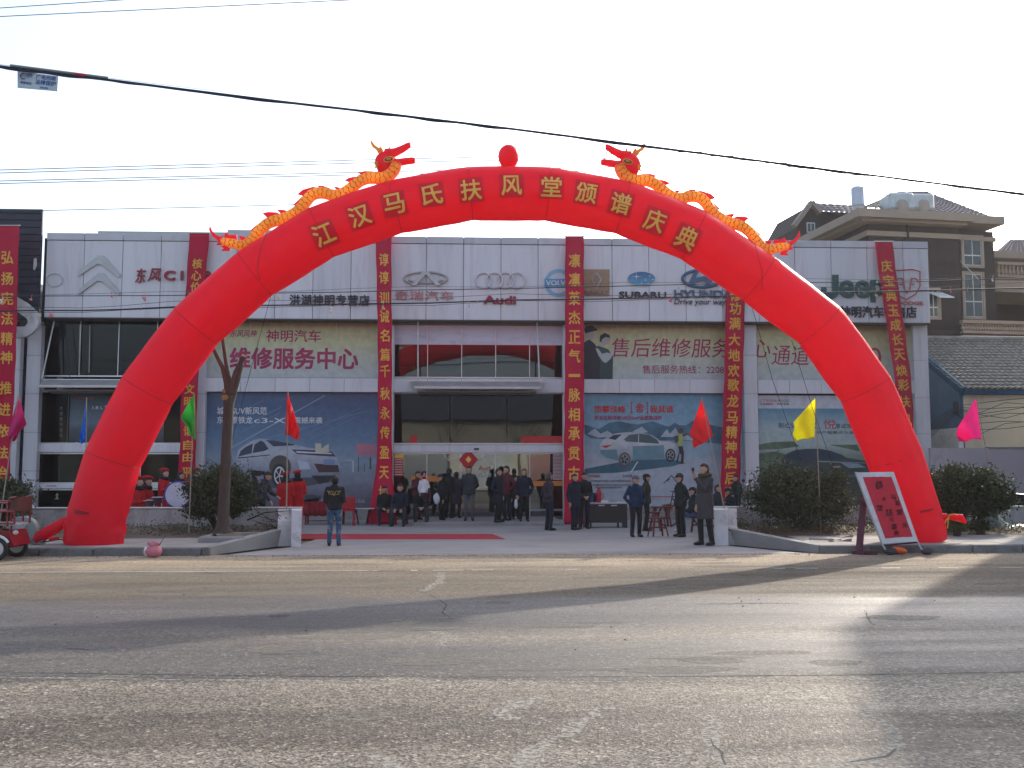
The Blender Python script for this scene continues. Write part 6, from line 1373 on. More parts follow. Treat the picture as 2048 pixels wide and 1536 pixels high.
# dark car behind the right bush
def car(loc, rz, label, colm):
    t = thing('parked_car', label, 'car', loc, rz)
    prof = [(-2.1, .35), (-2.15, .62), (-2.05, .85), (-1.45, .93), (-.75, 1.36), (-.3, 1.44), (.55, 1.43), (1.15, 1.10), (1.35, .98), (2.0, .92), (2.12, .7), (2.1, .35)]
    secs = []; W = .84
    mb = MB(); n = len(prof)
    ys = [(-W, .93), (-W + .06, 1), (-W + .22, 1.0), (W - .22, 1.0), (W - .06, 1), (W, .93)]
    vs_ = []
    for k, (y, s_) in enumerate(ys):
        for x, z in prof:
            inset = .22 * max(0, (z - .95) / .5); yy = y * (1 - inset * .9); zz = .35 + (z - .35) * (s_ if k in (0, 5) else 1); vs_.append((x * (.985 if k in (0, 5) else 1), yy, zz))
    fs = [(k * n + i, k * n + i + 1, (k + 1) * n + i + 1, (k + 1) * n + i) for k in range(5) for i in range(n - 1)]
    fs += [tuple(range(n)), tuple(5 * n + i for i in range(n))[::-1]] + [(k * n + n - 1, k * n, (k + 1) * n, (k + 1) * n + n - 1) for k in range(5)]
    mb.add(vs_, fs); o = mb.build('body', colm, t, True, False)
    gm = mat('car_glass', (.02, .025, .03), .05)
    for sy in (-1, 1):
        yb = lambda z: sy * (W * (1 - .22 * max(0, (z - .95) / .5) * .9) + .004)
        for q in ([(-1.3, .98), (-.72, 1.33), (-.10, 1.39), (-.10, .98)], [(-.02, .98), (-.02, 1.39), (.52, 1.37), (1.15, .99)]):
            MB().prism([(x, yb(z), z * .97) for x, z in q], (0, sy * .004, 0)).build('side_window', gm, t, False, False)
        for wx in (-1.32, 1.30):
            w_ = MB().lathe([(0, -.10), (.24, -.10), (.31, -.07), (.31, .07), (.24, .10), (0, .10)], (wx, sy * .76, .31), 24, 'Y').build('wheel', RUB, t, True, False); MB().lathe([(0, -.108), (.19, -.108), (.20, -.09), (.20, .09), (.19, .108), (0, .108)], (wx, sy * .76, .31), 18, 'Y').build('rim', ALU, w_, True, False)
        MB().ell((2.03, sy * .62, .76), .08, .16, .07, 10, 6).build('headlight', mat('lamp_glass', (.5, .5, .5), .1), t, True, False)
        MB().ell((-2.1, sy * .62, .76), .05, .16, .07, 10, 6).build('tail_light', stk, t, True, False)
    MB().prism([(1.20, -.58, 1.075), (.62, -.50, 1.385), (.62, .50, 1.385), (1.20, .58, 1.075)], (.03, 0, .03)).build('windscreen', gm, t, False, False)
    return t
car((P(1905, 1000, 28.2).x, 28.6, 0), .05, 'dark car parked behind the bush at the right end', mat('car_dark', (.02, .022, .026), .15, .05, coat=.6))

# A-frame notice board on the kerb
nb = thing('notice_board', 'leaning notice board with red paper on a maroon stand', 'notice board', G(1775, 1110)); YB0 = 18.95
tl, tr_, br_, bl_ = P(1712, 945, 19.25), P(1786, 944, 19.25), P(1835, 1083, YB0), P(1765, 1088, YB0)
def bil(u, v, off=0):
    p = tl.lerp(tr_, u).lerp(bl_.lerp(br_, u), v); n_ = (tr_ - tl).cross(bl_ - tl).normalized()
    if n_.y > 0: n_ = -n_
    return p + n_ * off
def panel(mb, u0, u1, v0, v1, o0, o1, nu=1, nv=1): 
    a = [bil(u0, v0, o0), bil(u1, v0, o0), bil(u1, v1, o0), bil(u0, v1, o0)]; b = [bil(u0, v0, o1), bil(u1, v0, o1), bil(u1, v1, o1), bil(u0, v1, o1)]
    return mb.add(a + b, [(0, 3, 2, 1), (4, 5, 6, 7), (0, 1, 5, 4), (1, 2, 6, 5), (2, 3, 7, 6), (3, 0, 4, 7)])
TORN = mat('torn_white_paper', (.58, .58, .60), .85, .12, 6, dirt=(.50, .20, .24), dirt_scale=5, dirt_amt=.35)
panel(MB(), 0, 1, 0, 1, -.03, 0).build('board', STEEL, nb)
for u0, u1, v0, v1 in ((0, 1, 0, .075), (0, 1, .925, 1), (0, .13, .0751, .9249), (.90, 1, .0751, .9249)): panel(MB(), u0, u1, v0, v1, .001, .012).build('paper_border', TORN, nb)
rp = mat('red_notice_paper', (.52, .014, .035), .7, .12, 3, .2, 12)
vs_ = []; 
for j in range(13):
    for i in range(9):
        u, v = i / 8, j / 12; wv = .006 * noise.noise(Vector((u * 5, v * 7, 0))); eu, ev = (.012 * noise.noise(Vector((v * 20, 3, 0))) if i in (0, 8) else 0), (.008 * noise.noise(Vector((u * 20, 7, 0))) if j in (0, 12) else 0)
        vs_.append(bil(.125 + .78 * u + eu, .07 + .86 * v + ev, .016 + wv))
MB().add(vs_, [(j * 9 + i, j * 9 + i + 1, j * 9 + i + 10, j * 9 + i + 9) for j in range(12) for i in range(8)]).build('red_paper', rp, nb, True)
INK = mat('ink', (.05, .012, .02), .7)
for chx, px, py, hh in (('恭', 1758, 970, 17), ('大', 1768, 998, 9), ('马', 1787, 995, 11), ('喜', 1795, 1006, 10), ('贺', 1759, 1016, 13), ('扶', 1779, 1025, 15), ('风', 1783, 1039, 9), ('堂', 1799, 1024, 12), ('谱', 1788, 1053, 12), ('庆', 1810, 1050, 11), ('典', 1793, 1066, 10)):
    c0 = P(px, py, 19.1); v, f = text_data(chx, .012); r_ = ray(px, py); n_ = (tr_ - tl).cross(bl_ - tl).normalized()
    out = []
    for a, b, q in v:
        d = ray(px + (a - .5) * hh, py + (.5 - b) * hh); t_ = (bil(.5, .5, .024) - CAM).dot(n_) / d.dot(n_); out.append(CAM + d * t_ + n_ * (.001 * q))
    MB().add(out, f).build('lettering', INK, nb)
PIPE = mat('pipe', (.35, .36, .36), .4, .1, metal=.3)
for a, b in ((bil(0, -.01, -.015), bil(.0, 1.02, -.015)), (bil(1, 1.0, -.015), bil(1, .0, -.015))): MB().tube([a, b], .022, 8).build('side_tube', PIPE, nb, True)
f1, f2 = P(1774, 1107, 18.85), P(1846, 1098, 18.9); f1.z = .04; f2.z = .04
MB().tube([bil(0, .99, -.015), f1], .018, 8).build('foot_tube', PIPE, nb, True); MB().tube([bil(1, .98, -.015), f2], .018, 8).build('foot_tube', PIPE, nb, True)
MB().tube([bil(0, 1.02, -.01), bil(1, 1.01, -.01)], .014, 8).build('lower_rail', BLACK, nb, True)
for f_ in (f1, f2): remesh(MB().ell(f_ + Vector((.06, -.02, .015)), .13, .10, .05, 14, 8).ell(f_ + Vector((.1, -.0, .04)), .09, .08, .05, 12, 8), mat('stone_weight', (.05, .035, .04), .8, .2), 'weight', nb, .015, 1, True, None, .01, 9)
MB().beam(P(1728, 992, 19.7), P(1718, 1104, 19.0), .12, .07).build('rear_post', WOODM, nb); MB().beam(P(1722, 996, 19.6), P(1742, 1012, 19.4), .10, .06).build('brace', WOODM, nb)
c = P(1716, 1106, 18.95); c.z = .04; MB().beam(c, c + Vector((.32, -.15, 0)), .08, .07).build('base_foot', WOODM, nb); MB().beam(c + Vector((-.06, .1, 0)), c + Vector((.1, -.12, 0)), .1, .07).build('base_foot', WOODM, nb)
o = remesh(MB().ell(P(1797, 1101, 18.95), .165, .10, .075, 20, 12, Matrix.Rotation(radians(8), 3, 'Y')), mat('orange_bag', (.65, .10, .015), .4, .08), 'sandbag', None, .012, 1, True, None, .006, 7); tag(o, 'orange filled bag lying under the notice board', 'bag')
# pink bag and white bucket lid by the left kerb
pk = thing('pink_bag', 'pink tied plastic bag in the gutter by the left kerb', 'bag', G(308, 1113)); c = P(308, 1102, 18.9); PKM = mat('pink_plastic', (.62, .20, .24), .35, .1, 6, trans=.15)
remesh(MB().ell((c.x, 18.9, .105), .155, .12, .115, 18, 12), PKM, 'bag_body', pk, .012, 1, True, None, .012, 8)
remesh(MB().ell((c.x - .02, 18.9, .225), .07, .05, .035, 12, 8).ell((c.x - .08, 18.9, .25), .045, .03, .04, 12, 8).ell((c.x + .05, 18.88, .25), .05, .03, .035, 12, 8).ell((c.x - .0, 18.9, .27), .04, .03, .03, 12, 8), PKM, 'knot', pk, .010, 1, True, None, .008, 14)
c = P(291, 1098, 18.98); o = MB().lathe([(0, -.01), (.085, -.01), (.09, 0), (.085, .012), (0, .012)], (c.x, 18.99, .095), 24, 'X').build('bucket_lid', mat('lid_white', (.65, .65, .72), .3), None, True); tag(o, 'white round lid standing on edge beside the pink bag', 'lid')
o = MB().tube([P(311, 1097, 18.9), P(320, 1088, 18.95), P(332, 1070, 19.1)], [.014, .008, .004], 6).build('stick', BLACK); tag(o, 'thin black stick poking out behind the pink bag', 'stick')

# electric tricycle cut by the left edge
tk = thing('tricycle', 'red passenger tricycle with slatted seat, cut by the left edge', 'tricycle', (P(0, 1100, 18.6).x, 18.6, 0)); TR = mat('trike_red', (.22, .012, .02), .25, .1, coat=.5); X0 = P(37, 1000, 18.6).x
def pr(pts, m, nm, y0=18.3, y1=19.0, par=None): return MB().prism([(P(x, y, 18.5).x, y0, P(x, y, 18.5).z) for x, y in pts], (0, y1 - y0, 0)).build(nm, m, par or tk)
pr([(-160, 1062), (28, 1060), (33, 1075), (38, 1090), (30, 1094), (18, 1080), (6, 1072), (-15, 1068), (-20, 1095), (-150, 1098)], TR, 'body')
fr = MB()
for yy in (18.32, 18.95):
    q = lambda x, y: Vector((P(x, y, 18.5).x, yy, P(x, y, 18.5).z))
    fr.tube([q(-110, 1003), q(8, 1004), q(14, 1006), q(24, 1005), q(30, 995), q(42, 994)], .018, 7).tube([q(-110, 1022), q(38, 1022)], .02, 7).tube([q(24, 1005), q(24, 1052)], .018, 7).tube([q(38, 1022), q(38, 1048)], .018, 7).tube([q(0, 1045), q(38, 1046)], .018, 7).tube([q(-90, 1003), q(-90, 1060)], .018, 7).tube([q(0, 1022), q(0, 1060)], .016, 7)
fr.build('seat_rails', TR, tk, True)
pr([(25, 1020), (31, 995), (45, 993), (43, 1022)], mat('trike_seatback', (.09, .03, .022), .5, .3, 9), 'seat_back', 18.34, 18.93)
pr([(-80, 1046), (36, 1046), (36, 1050), (-80, 1050)], STEEL, 'seat_base', 18.34, 18.93)
for wx, yy in ((8, 18.22), (8, 19.02), (-215, 18.6)):
    c = P(wx, 1087, 18.5); c.y = yy; c.z = .21
    w_ = MB().tube([c + Vector((.165 * cos(t_), 0, .165 * sin(t_))) for t_ in [2 * pi * k / 28 for k in range(29)]], .042, 8).build('wheel', RUB, tk, True)
    MB().lathe([(0, -.025), (.13, -.02), (.13, .02), (0, .025)], c, 20, 'Y').build('rim', ALU, w_, True)
    MB().tube([c + Vector((.225 * cos(t_), 0, .225 * sin(t_))) for t_ in [pi * k / 12 for k in range(2, 11)]], .025, 6).build('mudguard', PW if wx > 0 else TR, tk, True)
MB().tube([(P(-215, 1087, 18.5).x, 18.6, .21), (P(-190, 1000, 18.5).x, 18.6, .9), (P(-185, 985, 18.5).x, 18.6, 1.02)], .025, 8).tube([(P(-185, 985, 18.5).x, 18.3, 1.05), (P(-185, 985, 18.5).x, 18.9, 1.05)], .014, 8).build('fork_and_handlebar', BLACK, tk, True)
MB().beam((P(-150, 1070, 18.5).x, 18.6, .35), (P(-200, 1050, 18.5).x, 18.6, .5), .12, .08).build('front_tube', TR, tk)
MB().ell(P(31, 1065, 18.28), .05, .03, .04, 12, 8).build('tail_lamp', mat('lamp_glass', (.5, .5, .5), .1), tk, True)

# ================================================================ PLANTS
def leafmat(nm, c, c2):
    m = bpy.data.materials.new(nm); m.use_nodes = True; n = m.node_tree.nodes; L = m.node_tree.links; b = n['Principled BSDF']; b.inputs['Roughness'].default_value = .55; b.inputs['Specular IOR Level'].default_value = .25
    g = n.new('ShaderNodeNewGeometry'); cr = n.new('ShaderNodeValToRGB'); L.new(g.outputs['Random Per Island'], cr.inputs[0]); cr.color_ramp.elements[0].color = (*c, 1); cr.color_ramp.elements[1].color = (*c2, 1)
    L.new(cr.outputs[0], b.inputs['Base Color']); t = n.new('ShaderNodeBsdfTranslucent'); L.new(cr.outputs[0], t.inputs[0]); ms = n.new('ShaderNodeMixShader'); ms.inputs[0].default_value = .15; L.new(b.outputs[0], ms.inputs[1]); L.new(t.outputs[0], ms.inputs[2]); L.new(ms.outputs[0], n['Material Output'].inputs[0]); return m
LEAF = leafmat('evergreen_leaf', (.022, .034, .016), (.095, .105, .045)); LEAF2 = leafmat('weed_leaf', (.04, .05, .02), (.11, .11, .05)); LEAFD = leafmat('dry_leaf', (.07, .045, .025), (.17, .12, .06))
BARK = mat('bark', (.075, .055, .045), .9, .35, 5, .8, 25, dirt=(.12, .11, .09), dirt_scale=3, coord='World', stretch=(1, 1, .35)); TWIG = mat('twig', (.06, .045, .035), .9)
def leaf_quads(cnt, sampler, size, mb=None):
    vs_ = []; fs = []; 
    for i in range(cnt):
        p = sampler(); 
        if p is None: continue
        s_ = size * ru(.6, 1.3); a = Vector((ru(-1, 1), ru(-1, 1), ru(-.6, 1))).normalized(); b_ = a.orthogonal().normalized(); b_ = Matrix.Rotation(ru(0, 6.28), 3, a) @ b_; c = a.cross(b_)
        n = len(vs_); vs_ += [p - b_ * s_, p + c * s_ * .42 + a * s_ * .12, p + b_ * s_, p - c * s_ * .42 + a * s_ * .12]; fs.append((n, n + 1, n + 2, n + 3))
    me = bpy.data.meshes.new('foliage'); me.from_pydata([tuple(v) for v in vs_], [], fs); return me
def bush(label, px, ybase, w_px, top, Y, cnt=9000, z0=.2, mat_=None, size=.045, grp='evergreen bushes in the planting beds'):
    c = P(px, ybase, Y); c.z = z0; H = P(px, top, Y).z - z0; R_ = w_px / 2 * Y / 2000
    t = thing('bush', label, 'bush', c, group=grp)
    clumps = []
    for k in range(46):
        a = ru(0, 2 * pi); e = ru(-.75, 1.0); r_ = sqrt(max(0, 1 - (max(0, e)) ** 2 * .8)) if e > 0 else (1 - .45 * abs(e)); q = ru(.55, .93)
        clumps.append((Vector((R_ * r_ * cos(a) * q, R_ * .75 * r_ * sin(a) * q, H * .56 + H * (.40 if k < 38 else .50) * e * (q + .06))), (ru(.17, .33) if k < 38 else ru(.10, .15)) * (R_ / .8)))
    def samp():
        cc, r_ = random.choice(clumps); d = Vector((random.gauss(0, 1), random.gauss(0, 1), random.gauss(0, .8))); p = cc + d * r_ * .52
        return p if p.z > .04 else None
    me = leaf_quads(cnt, samp, size); me.materials.append(mat_ or LEAF); o = link('foliage', me, t); o['kind'] = 'stuff'
    for k in range(11):
        cc, r_ = random.choice(clumps); b0 = Vector((ru(-.08, .08), ru(-.08, .08), -.05)); mid = cc * .5 + Vector((ru(-.05, .05), 0, .05))
        MB().tube([b0, mid, cc], [.022, .015, .006], 6).build('stem', TWIG, t, True, False)
    return t
bush('round evergreen bush behind the pruned tree', 437, 1058, 150, 940, 23.6, 16800)
bush('large round evergreen bush left of the notice board', 1600, 1068, 200, 942, 23.4, 25200)
bush('large evergreen bush right of the arch in front of the pale wall', 1937, 1062, 190, 940, 23.3, 23100)
bush('evergreen bush at the far left behind the tricycle', -10, 1056, 130, 962, 23.6, 14700)
bush('small bright green clump below the spare duct of the arch', 1913, 1068, 42, 1036, 21.75, 1500, .2, leafmat('clump_leaf', (.03, .06, .015), (.10, .14, .04)), .035)
bush('low green shrub beside the small clump at the right', 1962, 1066, 40, 1040, 22.3, 900, .2, None, .035)
def stuff_leaves(name, px0, px1, y0, y1, cnt, hmax, m, size=.03):
    def samp():
        px = ru(px0, px1); Y = ru(y0, y1); p = P(px, 1050, Y); k = noise.noise(Vector((p.x * 1.8, Y * 2, 0)))
        if k < -.08 and rnd() < .8: return None
        p.z = .16 + hmax * (rnd() ** 1.7) * (.5 + max(0, k) * 1.6) + .05; return p
    me = leaf_quads(cnt, samp, size); me.name = name; me.materials.append(m); o = link(name, me); o['kind'] = 'stuff'
stuff_leaves('weeds', 100, 600, 22.1, 24.8, 2600, .22, LEAF2); stuff_leaves('dry_leaves', 60, 600, 21.8, 24.8, 2200, .10, LEAFD, .028)
stuff_leaves('weeds', 1462, 1850, 22.2, 24.8, 5200, .34, LEAF2); stuff_leaves('dry_leaves', 1462, 2048, 21.9, 24.8, 4200, .16, LEAFD, .028); stuff_leaves('weeds', 1850, 2100, 22.3, 24.8, 2000, .26, LEAF2)
stuff_leaves('litter', 1470, 2048, 22.1, 23.6, 90, .10, PW, .035); stuff_leaves('litter', 540, 590, 22.3, 23.8, 45, .16, PW, .035)
br = MB()
for k in range(16):
    a = P(ru(545, 585), ru(1040, 1062), ru(22.4, 23.6)); br.tube([a, a + Vector((ru(-.7, .2), ru(-.2, .2), ru(0, .35)))], [.012, .005], 5)
br.tube([P(495, 1040, 24), P(530, 1025, 23.5), P(588, 1021, 22.4)], [.02, .014, .008], 6)
o = br.build('cut_branches', TWIG); tag(o, 'heap of cut twigs behind the left end pier', 'branches')
gl = thing('tarpaulin', 'grey green crumpled plastic sheeting at the right end of the bed', 'sheeting', G(1990, 1066)); TP = mat('tarp', (.16, .22, .22), .4, .2, 3)
mb = MB(); vs_ = []
for j in range(9):
    for i in range(25):
        u, v = i / 24, j / 8; p = P(1945 + 120 * u, 1060, 23.3 + v * .9); e = sin(pi * v) * (.35 + .25 * noise.noise(Vector((u * 4, v * 3, 1)))) * (sin(pi * min(1, u * 1.5 + .1)) * .7 + .3)
        vs_.append((p.x, p.y, .16 + max(0, e) + .05 * noise.noise(Vector((u * 14, v * 9, 4)))))
mb.add(vs_, [(j * 25 + i, j * 25 + i + 1, j * 25 + i + 26, j * 25 + i + 25) for j in range(8) for i in range(24)]).build('sheet', TP, gl, True)
# pruned street tree
tr = thing('pruned_tree', 'pruned plane tree with sawn limbs behind the left leg of the arch', 'tree', G(450, 1060, .2)); YT = 21.3; q = lambda x, y, d=0: P(x, y, YT + d)
MB().tube([q(446, 1066), q(446, 1052), q(447, 1030), q(450, 960), q(454, 880), q(457, 820), q(459, 790)], [.22, .14, .122, .115, .11, .112, .12], 14).build('trunk', BARK, tr, True)
for pts, rr, tipm in (([(457, 800), (453, 765), (445, 735), (428, 700), (400, 640), (375, 585)], (.085, .06, .048, .04, .036, .03), 0), ([(460, 795), (458, 760), (452, 725), (447, 690), (440, 640), (438, 600)], (.085, .055, .042, .036, .03, .028), 0), ([(459, 810), (465, 775), (472, 745), (480, 728), (487, 714)], (.10, .075, .062, .056, .052), 1), ([(462, 800), (474, 765), (482, 735), (484, 722)], (.09, .055, .045, .035), 1)):
    MB().tube([q(*p, .02 * i) for i, p in enumerate(pts)], rr, 10).build('limb', BARK, tr, True)
MB().lathe([(0, 0), (.057, 0), (.050, .018), (0, .018)], q(487.5, 713), 12).build('sawn_end', mat('cut_wood', (.5, .36, .2), .8), tr)
MB().tube([q(480, 735), q(470, 728), q(467, 730)], [.02, .015, .01], 6).build('limb', BARK, tr, True)
for k in range(9):
    p = q(449 + ru(-4, 5), ru(780, 797), -.15); MB().ell(p, .03, .012, .05, 6, 4, Matrix.Rotation(ru(-1, 1), 3, 'Y')).build('leaf', mat('yellow_leaf', (.28, .18, .05), .7), tr)

# ================================================================ CABLES
def cable(label, pts, r, Y, m=ROPE, name='overhead_cable', grp='overhead cables'):
    P_ = []
    for i in range(len(pts) - 1):
        for k in range(6):
            t_ = k / 6; P_.append(P(pts[i][0] + (pts[i + 1][0] - pts[i][0]) * t_, pts[i][1] + (pts[i + 1][1] - pts[i][1]) * t_, Y if not isinstance(Y, tuple) else Y[0] + (Y[1] - Y[0]) * (i + t_) / (len(pts) - 1)))
    P_.append(P(*pts[-1], Y if not isinstance(Y, tuple) else Y[1]))
    o = MB().tube(P_, r, 6).build(name, m); return tag(o, label, 'cable', grp)
main = [(-700, 55), (-300, 98), (0, 133), (125, 149), (225, 161), (350, 177), (575, 205), (750, 225), (875, 240), (1024, 258), (1087, 266), (1219, 283), (1374, 303), (1674, 342), (1874, 367), (2048, 388), (2500, 440), (2800, 470)]
cb = thing('cable_bundle', 'thick black cable bundle slanting across the whole sky', 'cable', P(1024, 258, 11))
def cab(pts, r, Y, dy, nm, w=0, m=ROPE):
    P_ = []
    for i in range(len(pts) - 1):
        for k in range(8):
            t_ = k / 8; x = pts[i][0] + (pts[i + 1][0] - pts[i][0]) * t_; y = pts[i][1] + (pts[i + 1][1] - pts[i][1]) * t_ + dy + w * (.5 + .5 * sin(x / 61.0 + sin(x / 23.0))) + w * .3 * sin(x / 19.0); f = (x + 700) / 3500; P_.append(P(x, y, 8.5 + 8 * f))
    MB().tube(P_, r, 6).build(nm, m, cb, True)
cab(main, .010, 0, -1.0, 'cable'); cab(main, .010, 0, .8, 'cable', .6); cab(main, .006, 0, 1.2, 'cable', 2.2, mat('cable_violet', (.03, .02, .08), .5))
cab([(0, 129), (125, 144), (225, 157), (575, 199), (1024, 250), (1500, 308)], .0025, 0, 0, 'messenger_wire', 0, WIRE)
MB().tube([P(x, 128 + (x * .128), 8.5 + 8 * (x + 700) / 3500) for x in (20, 90, 150, 216)], .014, 8).build('sleeve', mat('sleeve_grey', (.22, .25, .24), .5), cb, True)
MB().tube([P(x, 129 + (x * .128), 8.5 + 8 * (x + 700) / 3500 - .01) for x in (150, 170)], .016, 8).build('red_band', stk, cb, True)
Ys = 8.5 + 8 * 775 / 3500; tg = thing('cable_tag', 'small blue and white notice plate hanging from the cable at the top left', 'sign', P(76, 160, Ys))
pts = [P(x, y, Ys) for x, y in ((35, 142), (116, 152), (115, 182), (35, 175))]; MB().prism(pts, (0, .012, 0)).build('plate', mat('plate_white', (.42, .50, .55), .5), tg)
for s_, q in (('法律保护', (70, 161, 112, 170)), ('广电光缆', (72, 151, 112, 159)), ('CATV', (51, 147, 64, 155)), ('举报电话', (40, 163, 63, 168)), ('热线', (80, 174, 96, 177))):
    text_px('lettering', s_, *q, Ys - .004, mat('plate_blue', (.03, .10, .30), .5), tg, .001, .02, rot=-.11)
MB().tube([P(*p, Ys - .006) for p in ell_pts(47, 152, 6, 5.5, 60, 290, 12)], .005, 5).build('swoosh', mat('plate_blue', (.03, .10, .30), .5), tg)
G4 = 'four parallel power lines behind the dragons'
for k, L_ in enumerate((((-400, 352), (0, 340), (720, 320), (1180, 309), (1500, 301), (2048, 293), (2500, 286)), ((-400, 357), (0, 346), (720, 326), (1200, 317), (1500, 311), (2048, 303), (2500, 296)), ((-400, 374), (0, 362), (700, 345), (1300, 332), (1600, 325), (2048, 315), (2500, 307)), ((-400, 379), (0, 367), (700, 350), (1340, 339), (1700, 331), (2048, 325), (2500, 318)))):
    cable(('top', 'second', 'third', 'lowest')[k] + ' of the four thin power lines crossing behind the dragons', L_, .011, 26, WIRE, 'power_line', G4)
cable('single thin wire from the dark building to the left dragon', ((-300, 428), (83, 421), (380, 415), (600, 409)), .010, 26, WIRE, 'power_line', None)
cable('upper of two thin wires at the top left corner', ((-300, 45), (0, 16), (270, -2), (900, -40)), .006, 13, WIRE, 'power_line', 'two wires at the top left'); cable('lower of two thin wires at the top left corner', ((-300, 50), (0, 33), (700, 0), (1200, -22)), .006, 13, WIRE, 'power_line', 'two wires at the top left')
low = [(-300, 628), (50, 621), (165, 621), (240, 619), (345, 614), (520, 611), (700, 608), (860, 606), (1024, 600), (1200, 598), (1330, 595), (1480, 591), (1620, 586), (1850, 581), (2048, 576), (2500, 566)]
up_ = [(-300, 598), (90, 592), (345, 591), (560, 586), (700, 584), (830, 580), (1030, 577), (1250, 572), (1440, 567), (1620, 565), (1800, 564), (1950, 559), (2048, 557), (2500, 549)]
cable('thick low cable crossing in front of the showroom signs', low, .018, 25.2); cable('thin wire just above the thick low cable', [(x, y - 9 + 4 * sin(x / 90)) for x, y in low], .006, 25.3, WIRE)
cable('thin wire sagging just below the thick low cable', [(x, y + 3 + 2 * sin(x / 60)) for x, y in low], .006, 25.1, ROPE); cable('upper cable crossing in front of the showroom signs', up_, .011, 25.4); cable('faint wire beside the upper cable', [(x, y - 5 + 3 * sin(x / 70)) for x, y in up_], .005, 25.5, WIRE)
FLM = [mat('petal_pink', (.65, .28, .32), .6, trans=.3), mat('petal_cream', (.65, .55, .35), .6, trans=.3), mat('petal_white', (.65, .63, .58), .6, trans=.3), mat('petal_red', (.5, .03, .04), .6)]
for k, (px, py, m, sz) in enumerate(((4, 603, 2, 8), (62, 600, 0, 7), (80, 629, 1, 7), (102, 632, 0, 12), (223, 594, 3, 5), (289, 598, 0, 10), (281, 621, 1, 4), (556, 597, 1, 7), (661, 620, 2, 11), (766, 615, 1, 8), (938, 611, 1, 6), (955, 606, 2, 4), (1010, 616, 2, 6), (1028, 602, 3, 6), (1148, 608, 1, 5), (1342, 601, 0, 10), (1358, 575, 1, 6), (1755, 563, 2, 6), (1752, 592, 1, 9), (1718, 587, 2, 4), (1901, 583, 0, 5), (1935, 582, 1, 5), (1985, 560, 2, 6))):
    c = P(px, py, 25.15); s_ = sz * 25 / 2000 * .5; mb = MB().use(FLM[m])
    for j in range(5): mb.ell(c + Vector((ru(-.6, .6) * s_, ru(-.5, .5) * s_, ru(-.9, .7) * s_)), s_ * ru(.25, .5), s_ * .3, s_ * ru(.35, .7), 7, 5, Matrix.Rotation(ru(-1, 1), 3, 'Y'))
    mb.tube([c + Vector((0, 0, s_ * .5)), c + Vector((ru(-.03, .03), 0, s_ * .5 + .12))], .005, 4)
    lb = ('pink', 'cream', 'white', 'red')[m] + ' paper flower on the low cables, ' + ('in front of the far left banner', 'on the dark building beside the far left banner', 'beside the white curved canopy', 'at the left corner of the showroom', 'below the chevron emblem', 'left of the arch on the upper cable', 'left of the arch on the lower cable', 'just inside the arch on the left', 'below the navy dealer lettering', 'on the narrow banner', 'left below the four rings', 'left of the four letter name', 'below the four letter name', 'right below the four rings', 'on the broad banner', 'between the black lettering and the slogan', 'below the slanted oval emblem', 'left of the slanting banner, upper', 'left of the slanting banner, lower', 'on the green lettering', 'in front of the brown house wall', 'beside the corner of the brown house', 'at the right end near the balcony')[k]
    tag(mb.build('paper_flower', None, None, True), lb, 'ornament', 'paper flowers tied to the low cables')
# ================================================================ BROWN HOUSE (back right)
BRN = mat('brown_render', (.038, .027, .025), .9, .12, 1.5, .3, 20); BEI = mat('beige_stone', (.28, .225, .18), .85, .1, 1.5); TILEG = mat('roof_tile_grey', (.22, .19, .20), .9, .3, 6, rnd_tint=.1)
A7 = radians(7.3); C0 = P(1740, 600, 44); UX = Vector((cos(A7), sin(A7), 0)); VX = Vector((-sin(A7), cos(A7), 0))
bh = thing('brown_house', 'three storey brown house with beige cornices behind the right end of the showroom', 'building', (C0.x, C0.y, 0), A7)
# in this house's own frame: x right along the front, y back, z up.  u_of(px): x where the front plane y=v meets the pixel column
def u_of(px, v, py=600):
    d = ray(px, py); n = VX; t = (Vector((C0.x, C0.y, 0)) + VX * v - CAM).dot(n) / d.dot(n); p = CAM + d * t; return (p - Vector((C0.x, C0.y, 0))).dot(UX), p.z
def uz(px, py, v): return u_of(px, v, py)
def hb(nm, x0, x1, y0, y1, z0, z1, m, par=None, bev=0):
    mb = MB().box(x0, x1, y0, y1, z0, z1) if not bev else MB().bbox(x0, x1, y0, y1, z0, z1, bev)
    o = mb.build(nm, m, par or bh, False, False); return o
x1b, _ = uz(1920, 560, 0); zt, = (uz(1830, 452, 0)[1],)
hb('wall', 0, x1b, 0, 11, 0, zt, BRN)
ZE0, ZE1 = uz(1830, 437, -.9)[1], uz(1830, 421, -.9)[1]
hb('cornice', -.95, x1b + .25, -.9, 11.5, ZE0, ZE1, BEI); hb('cornice_soffit', -.6, x1b + .1, -.55, 11.2, zt, ZE0 - .002, BEI)
hb('string_course', -.10, x1b + .08, -.10, 11, zt - .55, zt - .32, BEI)
v2 = 1.6; x2b, _ = uz(1990, 560, v2); zt2 = uz(1950, 462, v2)[1]
hb('wall', x1b + .002, x2b, v2, 11, 0, zt2, BRN)
hb('cornice', x1b + .26, uz(2010, 450, v2 - .5)[0], v2 - .5, 11.4, uz(1950, 446, v2 - .5)[1], uz(1950, 430, v2 - .5)[1], BEI); hb('string_course', x1b + .09, x2b + .08, v2 - .1, 11, zt2 - .5, zt2 - .3, BEI)
PANE = mat('house_pane', (.03, .045, .045), .08, .2, 1, spec=.6); PVC = mat('white_frame', (.55, .56, .56), .5)
